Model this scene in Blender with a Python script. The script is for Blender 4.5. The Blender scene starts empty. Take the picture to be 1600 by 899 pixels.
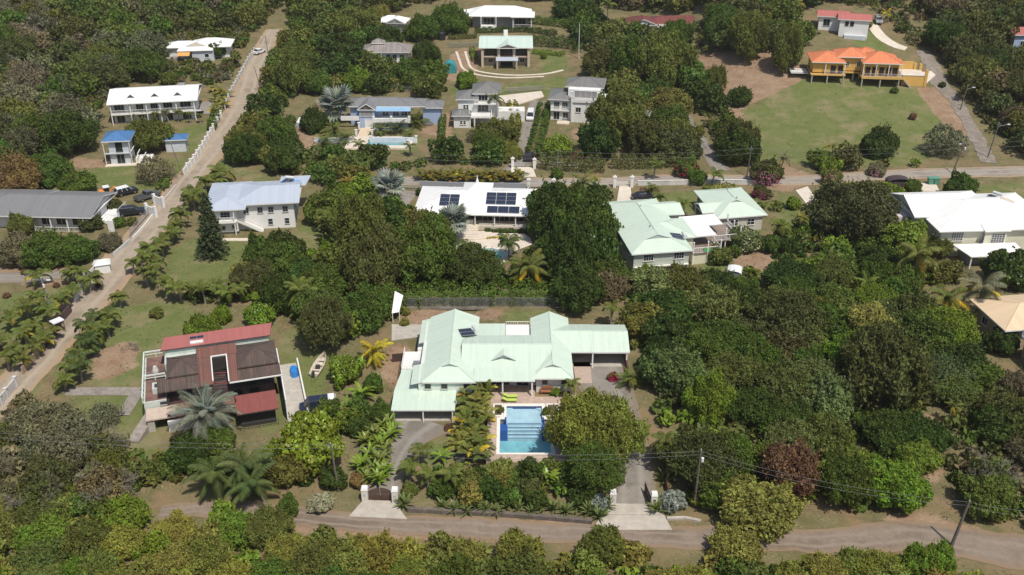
import bpy, math, random
import numpy as np
from mathutils import Vector, Matrix
random.seed(7); RNG = np.random.default_rng(7)
SC = bpy.context.scene
COL = SC.collection
rad = math.radians
# ------------------------------------------------------------------ camera
FPX = 1600.0; PITCH = rad(28); CAMH = 82.0
cam = bpy.data.cameras.new("camera"); camo = bpy.data.objects.new("camera", cam); COL.objects.link(camo)
cam.sensor_width = 36; cam.lens = 36.0; cam.clip_start = 0.5; cam.clip_end = 6000
camo.location = (0, 0, CAMH); camo.rotation_euler = (rad(90) - PITCH, 0, 0)
SC.camera = camo
# ------------------------------------------------------------------ light
SUNV = Vector((0.25, -0.42, 0.87)).normalized()
el = math.asin(SUNV.z); az = math.atan2(SUNV.x, SUNV.y)
W = bpy.data.worlds.new("World"); SC.world = W; W.use_nodes = True
nt = W.node_tree; bg = nt.nodes["Background"]
sky = nt.nodes.new("ShaderNodeTexSky"); sky.sky_type = 'NISHITA'; sky.sun_disc = False
sky.sun_elevation = el; sky.sun_rotation = az; sky.altitude = 50; sky.dust_density = 2.0
nt.links.new(sky.outputs[0], bg.inputs[0]); bg.inputs[1].default_value = 0.11
sl = bpy.data.lights.new("sun", 'SUN'); sl.energy = 4.2; sl.angle = rad(0.53); sl.color = (1.0, 0.94, 0.845)
so = bpy.data.objects.new("sun", sl); COL.objects.link(so); so.location = (0, 0, 200)
so.rotation_euler = SUNV.to_track_quat('Z', 'Y').to_euler()
SC.view_settings.view_transform = 'Standard'; SC.view_settings.look = 'None'
SC.view_settings.exposure = 0.03; SC.view_settings.gamma = 1.0; SC.view_settings.use_curve_mapping = False
SC.render.resolution_x = 1024; SC.render.resolution_y = 575
SC.cycles.max_bounces = 6; SC.cycles.transparent_max_bounces = 12; SC.cycles.diffuse_bounces = 3

# ------------------------------------------------------------------ terrain and picking
def S(t): 
    t = np.clip(t, 0, 1); return t * t * (3 - 2 * t)
def terr(x, y):
    z = 10 * S((y - 213) / 95) * S((x - 38) / 40) + 9 * S((y - 190) / 160) * S((-x - 105) / 80) + 5 * S((y - 235) / 160)
    z = z + 1.25 * S((y - 98.5) / 7) * (1 - S((y - 146) / 10)) * S((x + 6.5) / 3.5) * (1 - S((x - 27) / 9))
    z = z + 60 * S((y - 420) / 500)
    return z
def terf(x, y): return float(terr(x, y))
_s, _c = math.sin(PITCH), math.cos(PITCH)
def pick(px, py, h=0.0):
    """ground position under a point h metres above the terrain seen at a photograph pixel"""
    u = (px - 800) / FPX; v = -(py - 449.5) / FPX
    d = (u, _c + v * _s, -_s + v * _c)
    z = h
    for _ in range(30):
        t = (z - CAMH) / d[2]; x, y = d[0] * t, d[1] * t
        z = z + 0.6 * (terf(x, y) + h - z)
    return x, y, terf(x, y)

# ------------------------------------------------------------------ helpers
def tag(o, label=None, cat=None, group=None, kind=None):
    if label: o["label"] = label
    if cat: o["category"] = cat
    if group: o["group"] = group
    if kind: o["kind"] = kind
    return o
def thing(name, label, cat, loc=(0, 0, 0), rz=0, group=None):
    o = bpy.data.objects.new(name, None); COL.objects.link(o); o.empty_display_size = 0.5
    o.location = loc; o.rotation_euler = (0, 0, rz)
    return tag(o, label, cat, group)
def link(name, me, parent=None, loc=None, rot=None, scale=None, color=None):
    o = bpy.data.objects.new(name, me); COL.objects.link(o)
    if parent is not None: o.parent = parent
    if loc is not None: o.location = loc
    if rot is not None: o.rotation_euler = rot
    if scale is not None: o.scale = (scale,) * 3 if isinstance(scale, (int, float)) else scale
    if color is not None: o.color = (*color[:3], 1)
    return o
class MB:
    def __init__(s): s.v = []; s.f = []; s.uv = []
    def poly(s, pts, uv=None):
        n = len(s.v); s.v += [tuple(p) for p in pts]; s.f.append(tuple(range(n, n + len(pts))))
        if uv is None:
            a = Vector(pts[0]); nn = (Vector(pts[1]) - a).cross(Vector(pts[2]) - a)
            if nn.length < 1e-9: nn = Vector((0, 0, 1))
            nn.normalize()
            u = Vector((0, 0, 1)).cross(nn)
            u = Vector((1, 0, 0)) if u.length < 1e-3 else u.normalized()
            w = nn.cross(u)
            uv = [(Vector(p).dot(u), Vector(p).dot(w)) for p in pts]
        s.uv += uv
        return s
    def box(s, x0, y0, z0, x1, y1, z1):
        if x0 > x1: x0, x1 = x1, x0
        if y0 > y1: y0, y1 = y1, y0
        if z0 > z1: z0, z1 = z1, z0
        P = lambda a, b, c: (a, b, c)
        s.poly([P(x0, y0, z1), P(x1, y0, z1), P(x1, y1, z1), P(x0, y1, z1)])
        s.poly([P(x0, y1, z0), P(x1, y1, z0), P(x1, y0, z0), P(x0, y0, z0)])
        s.poly([P(x0, y0, z0), P(x1, y0, z0), P(x1, y0, z1), P(x0, y0, z1)])
        s.poly([P(x1, y1, z0), P(x0, y1, z0), P(x0, y1, z1), P(x1, y1, z1)])
        s.poly([P(x0, y1, z0), P(x0, y0, z0), P(x0, y0, z1), P(x0, y1, z1)])
        s.poly([P(x1, y0, z0), P(x1, y1, z0), P(x1, y1, z1), P(x1, y0, z1)])
        return s
    def prism(s, base, top):
        n = len(base); s.poly(top); s.poly(base[::-1])
        for i in range(n):
            j = (i + 1) % n; s.poly([base[i], base[j], top[j], top[i]])
        return s
    def slab(s, pts, th):
        """a plate whose top is the polygon pts (counter-clockwise from above)"""
        return s.prism([(p[0], p[1], p[2] - th) for p in pts], pts)
    def bar(s, p, q, r, n=6, r2=None):
        p, q = Vector(p), Vector(q); d = (q - p)
        if d.length < 1e-6: return s
        d.normalize(); a = d.orthogonal().normalized(); b = d.cross(a); r2 = r if r2 is None else r2
        P = [p + (a * math.cos(t) + b * math.sin(t)) * r for t in [2 * math.pi * i / n for i in range(n)]]
        Q = [q + (a * math.cos(t) + b * math.sin(t)) * r2 for t in [2 * math.pi * i / n for i in range(n)]]
        s.poly(P[::-1]); s.poly(Q)
        for i in range(n):
            j = (i + 1) % n; s.poly([P[i], P[j], Q[j], Q[i]])
        return s
    def tube(s, pts, rs, n=6):
        pts = [Vector(p) for p in pts]; k = len(s.v); m = len(pts)
        if isinstance(rs, (int, float)): rs = [rs] * m
        a = None
        for i, p in enumerate(pts):
            d = (pts[min(i + 1, m - 1)] - pts[max(i - 1, 0)]).normalized()
            a = d.orthogonal().normalized() if a is None else (a - d * a.dot(d)).normalized()
            b = d.cross(a)
            for t in range(n):
                w = 2 * math.pi * t / n; s.v.append(tuple(p + (a * math.cos(w) + b * math.sin(w)) * rs[i]))
        for i in range(m - 1):
            for t in range(n):
                u = (t + 1) % n
                s.f.append((k + i * n + t, k + i * n + u, k + (i + 1) * n + u, k + (i + 1) * n + t))
                s.uv += [(t / n, i), ((t + 1) / n, i), ((t + 1) / n, i + 1), (t / n, i + 1)]
        s.f.append(tuple(k + (m - 1) * n + t for t in range(n))); s.uv += [(0, 0)] * n
        return s
    def lathe(s, prof, c=(0, 0, 0), n=12):
        k = len(s.v)
        for r, z in prof:
            for t in range(n):
                w = 2 * math.pi * t / n; s.v.append((c[0] + r * math.cos(w), c[1] + r * math.sin(w), c[2] + z))
        for i in range(len(prof) - 1):
            for t in range(n):
                u = (t + 1) % n
                s.f.append((k + i * n + t, k + i * n + u, k + (i + 1) * n + u, k + (i + 1) * n + t)); s.uv += [(0, 0)] * 4
        return s
    def mesh(s, name, mat=None, smooth=False):
        me = bpy.data.meshes.new(name); me.from_pydata(s.v, [], s.f)
        ul = me.uv_layers.new(name="UVMap"); ul.data.foreach_set("uv", np.array(s.uv, dtype=np.float32).ravel())
        if mat: me.materials.append(mat)
        if smooth: me.polygons.foreach_set("use_smooth", [True] * len(me.polygons))
        me.update(); return me
    def build(s, name, mat, parent=None, label=None, kind=None, smooth=False, **k):
        o = link(name, s.mesh(name, mat, smooth), parent, **k)
        if label: o["label"] = label
        if kind: o["kind"] = kind
        return o

# ------------------------------------------------------------------ materials
MATS = {}
def _nodes(name):
    m = bpy.data.materials.new(name); m.use_nodes = True
    nt = m.node_tree; return m, nt, nt.nodes["Principled BSDF"]
def _noise(nt, scale, detail=4, rough=0.6, coord='Object', stretch=None):
    tc = nt.nodes.new("ShaderNodeTexCoord"); n = nt.nodes.new("ShaderNodeTexNoise")
    n.inputs["Scale"].default_value = scale; n.inputs["Detail"].default_value = detail; n.inputs["Roughness"].default_value = rough
    src = tc.outputs[coord]
    if stretch:
        mp = nt.nodes.new("ShaderNodeMapping"); mp.inputs["Scale"].default_value = stretch
        nt.links.new(src, mp.inputs[0]); src = mp.outputs[0]
    nt.links.new(src, n.inputs["Vector"]); return n
def _ramp(nt, src, a, b):
    r = nt.nodes.new("ShaderNodeMapRange"); r.inputs["From Min"].default_value = a; r.inputs["From Max"].default_value = b
    nt.links.new(src, r.inputs["Value"]); return r.outputs[0]
def _mix(nt, fac, a, b):
    m = nt.nodes.new("ShaderNodeMix"); m.data_type = 'RGBA'
    if isinstance(fac, (int, float)): m.inputs[0].default_value = fac
    else: nt.links.new(fac, m.inputs[0])
    for i, x in ((6, a), (7, b)):
        if isinstance(x, (tuple, list)): m.inputs[i].default_value = (*x[:3], 1)
        else: nt.links.new(x, m.inputs[i])
    return m.outputs[2]
def mat(name, col, rough=0.7, var=0.15, scale=1.5, metal=0.0, dirt=None, dirtamt=0.35, bump=0.0):
    """painted or plain surface with uneven tone and worn patches"""
    if name in MATS: return MATS[name]
    m, nt, p = _nodes(name)
    n1 = _noise(nt, scale, 6); n2 = _noise(nt, scale * 0.23, 5, 0.7)
    lo = tuple(c * (1 - var) for c in col); hi = tuple(min(1, c * (1 + var * .6)) for c in col)
    c = _mix(nt, _ramp(nt, n1.outputs[0], .3, .7), lo, hi)
    if dirt:
        f = _ramp(nt, n2.outputs[0], .48, .72)
        mm = nt.nodes.new("ShaderNodeMath"); mm.operation = 'MULTIPLY'; mm.inputs[1].default_value = dirtamt; nt.links.new(f, mm.inputs[0])
        c = _mix(nt, mm.outputs[0], c, dirt)
    nt.links.new(c, p.inputs["Base Color"])
    p.inputs["Roughness"].default_value = rough; p.inputs["Metallic"].default_value = metal
    if bump:
        b = nt.nodes.new("ShaderNodeBump"); b.inputs["Strength"].default_value = bump; b.inputs["Distance"].default_value = 0.05
        nt.links.new(n1.outputs[0], b.inputs["Height"]); nt.links.new(b.outputs[0], p.inputs["Normal"])
    MATS[name] = m; return m
def roofmat(name, col, pitch=0.45, rough=0.45, seam=0.12, dirt=(.25, .22, .17), dirtamt=.25, var=.07, bump=.6):
    """metal sheet roof: seams run down the slope (UV u across, v up the slope)"""
    if name in MATS: return MATS[name]
    m, nt, p = _nodes(name)
    tc = nt.nodes.new("ShaderNodeTexCoord"); sp = nt.nodes.new("ShaderNodeSeparateXYZ"); nt.links.new(tc.outputs["UV"], sp.inputs[0])
    d = nt.nodes.new("ShaderNodeMath"); d.operation = 'DIVIDE'; d.inputs[1].default_value = pitch; nt.links.new(sp.outputs[0], d.inputs[0])
    fr = nt.nodes.new("ShaderNodeMath"); fr.operation = 'FRACT'; nt.links.new(d.outputs[0], fr.inputs[0])
    pp = nt.nodes.new("ShaderNodeMath"); pp.operation = 'PINGPONG'; pp.inputs[1].default_value = .5; nt.links.new(fr.outputs[0], pp.inputs[0])
    line = _ramp(nt, pp.outputs[0], .10, .0)
    fl = nt.nodes.new("ShaderNodeMath"); fl.operation = 'FLOOR'; nt.links.new(d.outputs[0], fl.inputs[0])
    wn = nt.nodes.new("ShaderNodeTexWhiteNoise"); wn.noise_dimensions = '1D'; nt.links.new(fl.outputs[0], wn.inputs["W"])
    ns = _noise(nt, 1.0, 6, .7, 'UV', (2.2, .35, 1)); nb = _noise(nt, .35, 5, .7, 'UV')
    lo = tuple(c * (1 - var) for c in col); hi = tuple(min(1, c * (1 + var * .5)) for c in col)
    c = _mix(nt, wn.outputs[0], lo, hi)
    f = nt.nodes.new("ShaderNodeMath"); f.operation = 'MULTIPLY'; nt.links.new(_ramp(nt, ns.outputs[0], .45, .8), f.inputs[0]); nt.links.new(_ramp(nt, nb.outputs[0], .35, .75), f.inputs[1])
    f2 = nt.nodes.new("ShaderNodeMath"); f2.operation = 'MULTIPLY'; f2.inputs[1].default_value = dirtamt * 2; nt.links.new(f.outputs[0], f2.inputs[0]); f2.use_clamp = True
    c = _mix(nt, f2.outputs[0], c, dirt)
    lm = nt.nodes.new("ShaderNodeMath"); lm.operation = 'MULTIPLY'; lm.inputs[1].default_value = seam; nt.links.new(line, lm.inputs[0])
    c = _mix(nt, lm.outputs[0], c, tuple(x * .35 for x in col))
    nt.links.new(c, p.inputs["Base Color"]); p.inputs["Roughness"].default_value = rough
    b = nt.nodes.new("ShaderNodeBump"); b.inputs["Strength"].default_value = bump; b.inputs["Distance"].default_value = 0.03
    nt.links.new(line, b.inputs["Height"]); nt.links.new(b.outputs[0], p.inputs["Normal"])
    MATS[name] = m; return m
def tilemat(name, col, joint, sx, sy, var=.2, rough=.7, bump=.5, coord='UV', mortar=.03):
    if name in MATS: return MATS[name]
    m, nt, p = _nodes(name)
    tc = nt.nodes.new("ShaderNodeTexCoord"); br = nt.nodes.new("ShaderNodeTexBrick"); nt.links.new(tc.outputs[coord], br.inputs["Vector"])
    br.inputs["Color1"].default_value = (*[c * (1 - var) for c in col], 1); br.inputs["Color2"].default_value = (*[min(1, c * (1 + var)) for c in col], 1)
    br.inputs["Mortar"].default_value = (*joint, 1); br.inputs["Scale"].default_value = 1; br.inputs["Brick Width"].default_value = sx
    br.inputs["Row Height"].default_value = sy; br.inputs["Mortar Size"].default_value = mortar * sx
    n = _noise(nt, .6, 6, .7); c = _mix(nt, _ramp(nt, n.outputs[0], .35, .7), br.outputs[0], tuple(x * .75 for x in col))
    nt.links.new(c, p.inputs["Base Color"]); p.inputs["Roughness"].default_value = rough
    b = nt.nodes.new("ShaderNodeBump"); b.inputs["Strength"].default_value = bump; b.inputs["Distance"].default_value = 0.02; b.invert = True
    nt.links.new(br.outputs[1], b.inputs["Height"]); nt.links.new(b.outputs[0], p.inputs["Normal"])
    MATS[name] = m; return m
def leafmat(name, transl=.35, rough=.65, hue=.03):
    if name in MATS: return MATS[name]
    m, nt, p = _nodes(name)
    oi = nt.nodes.new("ShaderNodeObjectInfo"); at = nt.nodes.new("ShaderNodeAttribute"); at.attribute_name = "lv"
    n = _noise(nt, .45, 3, .6)
    hsv = nt.nodes.new("ShaderNodeHueSaturation"); nt.links.new(oi.outputs["Color"], hsv.inputs["Color"])
    a = nt.nodes.new("ShaderNodeMapRange"); a.inputs["To Min"].default_value = .66; a.inputs["To Max"].default_value = 1.42; nt.links.new(at.outputs["Fac"], a.inputs["Value"])
    b2 = nt.nodes.new("ShaderNodeMapRange"); b2.inputs["From Min"].default_value = .3; b2.inputs["From Max"].default_value = .7
    b2.inputs["To Min"].default_value = .75; b2.inputs["To Max"].default_value = 1.3; nt.links.new(n.outputs[0], b2.inputs["Value"])
    mu = nt.nodes.new("ShaderNodeMath"); mu.operation = 'MULTIPLY'; nt.links.new(a.outputs[0], mu.inputs[0]); nt.links.new(b2.outputs[0], mu.inputs[1])
    nt.links.new(mu.outputs[0], hsv.inputs["Value"])
    h = nt.nodes.new("ShaderNodeMapRange"); h.inputs["To Min"].default_value = .5 - hue; h.inputs["To Max"].default_value = .5 + hue * .6
    nt.links.new(at.outputs["Fac"], h.inputs["Value"]); nt.links.new(h.outputs[0], hsv.inputs["Hue"])
    nt.links.new(hsv.outputs[0], p.inputs["Base Color"]); p.inputs["Roughness"].default_value = rough
    p.inputs["Specular IOR Level"].default_value = .3
    tr = nt.nodes.new("ShaderNodeBsdfTranslucent"); nt.links.new(hsv.outputs[0], tr.inputs[0])
    ms = nt.nodes.new("ShaderNodeMixShader"); ms.inputs[0].default_value = transl
    nt.links.new(p.outputs[0], ms.inputs[1]); nt.links.new(tr.outputs[0], ms.inputs[2])
    nt.links.new(ms.outputs[0], nt.nodes["Material Output"].inputs[0])
    MATS[name] = m; return m
def watermat():
    if "pool_water" in MATS: return MATS["pool_water"]
    m, nt, p = _nodes("pool_water"); nt.nodes.remove(p)
    t = nt.nodes.new("ShaderNodeBsdfTransparent"); t.inputs[0].default_value = (.86, .955, .965, 1)
    g = nt.nodes.new("ShaderNodeBsdfGlossy"); g.inputs["Roughness"].default_value = .04
    f = nt.nodes.new("ShaderNodeFresnel"); f.inputs[0].default_value = 1.33
    n = _noise(nt, 2.5, 3); b = nt.nodes.new("ShaderNodeBump"); b.inputs["Strength"].default_value = .15; b.inputs["Distance"].default_value = .05
    nt.links.new(n.outputs[0], b.inputs["Height"]); nt.links.new(b.outputs[0], g.inputs["Normal"]); nt.links.new(b.outputs[0], f.inputs["Normal"])
    ms = nt.nodes.new("ShaderNodeMixShader"); nt.links.new(f.outputs[0], ms.inputs[0]); nt.links.new(t.outputs[0], ms.inputs[1]); nt.links.new(g.outputs[0], ms.inputs[2])
    nt.links.new(ms.outputs[0], nt.nodes["Material Output"].inputs[0]); MATS["pool_water"] = m; return m
WHITE = mat("white_paint", (.72, .71, .68), .6, .06, 1.2, dirt=(.45, .42, .36), dirtamt=.25)
GREYP = mat("grey_paint", (.42, .44, .45), .6, .06)
GLASS = mat("dark_glass", (.02, .025, .03), .08, .1)
DARKM = mat("dark_metal", (.05, .05, .05), .5)
GALV = mat("galvanised_metal", (.35, .36, .36), .45, .15, metal=.5)
WOODP = mat("weathered_pole_wood", (.13, .11, .09), .85, .25, 4)
CONC = mat("concrete", (.42, .39, .34), .9, .2, 1.2, dirt=(.2, .18, .14), dirtamt=.6, bump=.2)
CONCD = mat("old_concrete", (.27, .24, .21), .95, .3, 1.5, dirt=(.12, .1, .08), dirtamt=.7, bump=.3)
# ------------------------------------------------------------------ ground zones
def wpoly(px): return np.array([pick(a, b)[:2] for a, b in px])
def inpoly(x, y, P):
    r = np.zeros(x.shape, bool); n = len(P); j = n - 1
    for i in range(n):
        xi, yi = P[i]; xj, yj = P[j]
        c = ((yi > y) != (yj > y)) & (x < (xj - xi) * (y - yi) / (yj - yi + 1e-12) + xi)
        r ^= c; j = i
    return r
LAWN = [  # green mown grass
    [(262, 392), (300, 372), (385, 375), (392, 400), (352, 438), (295, 445), (258, 440)],
    [(470, 350), (500, 318), (508, 345), (505, 385), (465, 390)],
    [(1150, 180), (1260, 120), (1330, 125), (1440, 140), (1480, 175), (1490, 230), (1430, 258), (1300, 262), (1190, 250), (1165, 215)],
    [(170, 480), (290, 470), (330, 520), (235, 545), (215, 610), (140, 600), (150, 540)],
    [(110, 620), (250, 615), (265, 655), (240, 720), (200, 720), (150, 680)],
    [(440, 520), (500, 505), (520, 560), (510, 630), (440, 660), (420, 690), (395, 670), (440, 640)],
    [(0, 462), (110, 450), (130, 480), (60, 520), (0, 540)],
    [(25, 600), (110, 500), (125, 505), (45, 620), (0, 680), (0, 640)],
    [(780, 490), (800, 483), (875, 483), (872, 500), (840, 508), (790, 505)],
    [(665, 690), (710, 685), (705, 720), (680, 735), (660, 725)],
    [(700, 135), (760, 140), (870, 120), (950, 118), (960, 135), (900, 150), (790, 150), (710, 152)],
    [(840, 90), (880, 86), (890, 110), (850, 118)],
    [(935, 318), (965, 312), (960, 345), (930, 345)], [(1010, 305), (1090, 298), (1095, 330), (1060, 335), (1020, 325)],
    [(1090, 415), (1130, 400), (1150, 430), (1100, 445)], [(1000, 440), (1090, 430), (1100, 450), (1010, 455)],
    [(1530, 290), (1600, 285), (1600, 345), (1560, 330), (1530, 310)],
    [(140, 265), (250, 250), (340, 245), (330, 275), (240, 300), (130, 290)], [(280, 200), (345, 190), (335, 235), (270, 240)],
    [(1330, 50), (1360, 40), (1400, 85), (1340, 80)], [(1215, 300), (1300, 330), (1290, 360), (1220, 350)],
    [(500, 90), (540, 85), (550, 100), (500, 110)], [(500, 60), (530, 50), (540, 70), (500, 80)],
    [(420, 290), (300, 250), (310, 240), (430, 280)],
    [(640, 215), (660, 215), (650, 240), (620, 240)], [(1380, 285), (1420, 285), (1420, 300), (1370, 300)],
]
DIRT = [  # bare earth and dry litter
    [(625, 483), (790, 483), (785, 505), (720, 495), (660, 500), (640, 520), (625, 512)],
    [(1090, 85), (1250, 85), (1260, 125), (1160, 170), (1180, 230), (1100, 140)],
    [(700, 90), (720, 75), (750, 78), (745, 110), (720, 130), (700, 125)],
    [(150, 545), (215, 530), (215, 570), (165, 600), (140, 590)],
    [(400, 810), (560, 805), (700, 815), (900, 815), (940, 835), (700, 850), (400, 830)],
    [(1000, 820), (1250, 830), (1250, 850), (1000, 850)], [(1380, 800), (1440, 800), (1600, 850), (1600, 880), (1380, 850)],
    [(1437, 640), (1475, 640), (1475, 760), (1437, 740)],
    [(0, 380), (40, 410), (120, 420), (110, 450), (0, 440)],
    [(1430, 135), (1480, 140), (1520, 200), (1500, 230), (1460, 180)],
    [(600, 540), (640, 535), (640, 600), (600, 610)], [(175, 250), (110, 245), (110, 262), (175, 262)],
    [(1140, 380), (1210, 380), (1205, 430), (1150, 430)], [(1170, 265), (1230, 260), (1290, 280), (1230, 300), (1170, 290)],
    [(890, 200), (940, 195), (960, 215), (900, 220)], [(690, 180), (710, 180), (700, 240), (680, 235)],
    [(310, 325), (345, 330), (345, 375), (318, 375)], [(660, 180), (700, 175), (700, 200), (660, 215)],
    [(455, 190), (495, 190), (500, 240), (450, 235)],
]
def build_ground():
    xs = np.concatenate([[-2500, -1400, -800, -500, -350, -260], np.arange(-215, 215.1, 1.25), [260, 350, 500, 800, 1400, 2500]])
    ys = np.concatenate([[-800, -300, -100, 0, 40, 60], np.arange(72, 400.1, 1.25), [430, 480, 560, 700, 900, 1300, 2000, 3500]])
    X, Y = np.meshgrid(xs, ys); Z = terr(X, Y)
    near = (np.abs(X) < 214) & (Y > 73) & (Y < 399)
    # the ground drops a little out of the way under the two pools
    for q in POOL_HOLES:
        Z[inpoly(X, Y, np.array(q))] -= 2.6
    nx, ny = len(xs), len(ys)
    me = bpy.data.meshes.new("ground")
    me.vertices.add(nx * ny); me.vertices.foreach_set("co", np.stack([X, Y, Z], -1).astype(np.float32).ravel())
    i = np.arange(nx * ny).reshape(ny, nx)
    q = np.stack([i[:-1, :-1], i[:-1, 1:], i[1:, 1:], i[1:, :-1]], -1).reshape(-1, 4)
    me.loops.add(q.size); me.loops.foreach_set("vertex_index", q.ravel())
    me.polygons.add(len(q)); me.polygons.foreach_set("loop_start", np.arange(0, q.size, 4)); me.polygons.foreach_set("loop_total", np.full(len(q), 4))
    me.update(); me.validate()
    me.polygons.foreach_set("use_smooth", [True] * len(me.polygons))
    def soft(polys):
        m = np.zeros(X.shape)
        for p in polys: m = np.maximum(m, inpoly(X, Y, wpoly(p)))
        for _ in range(2):
            m[1:-1, 1:-1] = (m[1:-1, 1:-1] * 2 + m[:-2, 1:-1] + m[2:, 1:-1] + m[1:-1, :-2] + m[1:-1, 2:]) / 6
        return m
    for nm, polys in (("lawn", LAWN), ("dirt", DIRT)):
        a = me.attributes.new(nm, 'FLOAT', 'POINT'); a.data.foreach_set("value", soft(polys).astype(np.float32).ravel())
    m, nt, p = _nodes("ground"); MATS["ground"] = m
    L = nt.nodes.new("ShaderNodeAttribute"); L.attribute_name = "lawn"; D = nt.nodes.new("ShaderNodeAttribute"); D.attribute_name = "dirt"
    big = _noise(nt, .06, 6, .65); mid = _noise(nt, .35, 6, .7); fine = _noise(nt, 3.0, 5, .7); pat = _noise(nt, .13, 5, .7)
    def add(a, b, k):
        x = nt.nodes.new("ShaderNodeMath"); x.operation = 'MULTIPLY_ADD'; nt.links.new(b, x.inputs[0]); x.inputs[1].default_value = k; nt.links.new(a, x.inputs[2]); return x.outputs[0]
    dry = _mix(nt, _ramp(nt, mid.outputs[0], .38, .66), (.145, .122, .062), (.27, .212, .125))      # dry grass and litter
    dry = _mix(nt, _ramp(nt, fine.outputs[0], .35, .68), dry, (.105, .11, .045))
    dry = _mix(nt, _ramp(nt, pat.outputs[0], .50, .66), dry, (.22, .155, .088))
    grn = _mix(nt, _ramp(nt, mid.outputs[0], .35, .66), (.115, .142, .044), (.17, .175, .068))
    grn = _mix(nt, _ramp(nt, fine.outputs[0], .45, .75), grn, (.082, .11, .034))
    grn = _mix(nt, _ramp(nt, pat.outputs[0], .50, .66), grn, (.215, .185, .10))
    dirt = _mix(nt, _ramp(nt, mid.outputs[0], .35, .65), (.24, .15, .095), (.33, .24, .165))
    dirt = _mix(nt, _ramp(nt, fine.outputs[0], .5, .7), dirt, (.16, .12, .07))
    c = _mix(nt, _ramp(nt, add(add(L.outputs["Fac"], pat.outputs[0], 1.0), mid.outputs[0], .5), 1.0, 1.42), dry, grn)
    c = _mix(nt, _ramp(nt, add(D.outputs["Fac"], mid.outputs[0], 1.0), .88, 1.12), c, dirt)
    nt.links.new(c, p.inputs["Base Color"]); p.inputs["Roughness"].default_value = 1; p.inputs["Specular IOR Level"].default_value = .1
    b = nt.nodes.new("ShaderNodeBump"); b.inputs["Strength"].default_value = .6; b.inputs["Distance"].default_value = .12
    nt.links.new(fine.outputs[0], b.inputs["Height"]); nt.links.new(b.outputs[0], p.inputs["Normal"])
    me.materials.append(m); o = link("ground", me); tag(o, kind="structure")
MP = pick(800, 680)   # main pool lies on the raised terrace
P1 = (-1.75, 104.85, 5.25, 116.6)     # basin outer rectangle of the front pool
POOL_HOLES = [[(-2.9, 105.0), (6.4, 105.0), (6.4, 118.6), (-2.9, 118.6)]]
PB = [pick(570, 232), pick(628, 234)]
P2R = (-33.2, 223.4, -25.0, 228.4)
POOL_HOLES.append([(P2R[0] - .8, P2R[1] - .8), (P2R[2] + .8, P2R[1] - .8), (P2R[2] + .8, P2R[3] + .6), (P2R[0] - .8, P2R[3] + .6)])
P3C = pick(757, 399); P3A, P3B = 3.6, 2.7
POOL_HOLES.append([(P3C[0] + (P3A + 1.3) * math.cos(t), P3C[1] + (P3B + 1.3) * math.sin(t)) for t in np.linspace(0, 2 * math.pi, 16, endpoint=False)])
build_ground()

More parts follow.
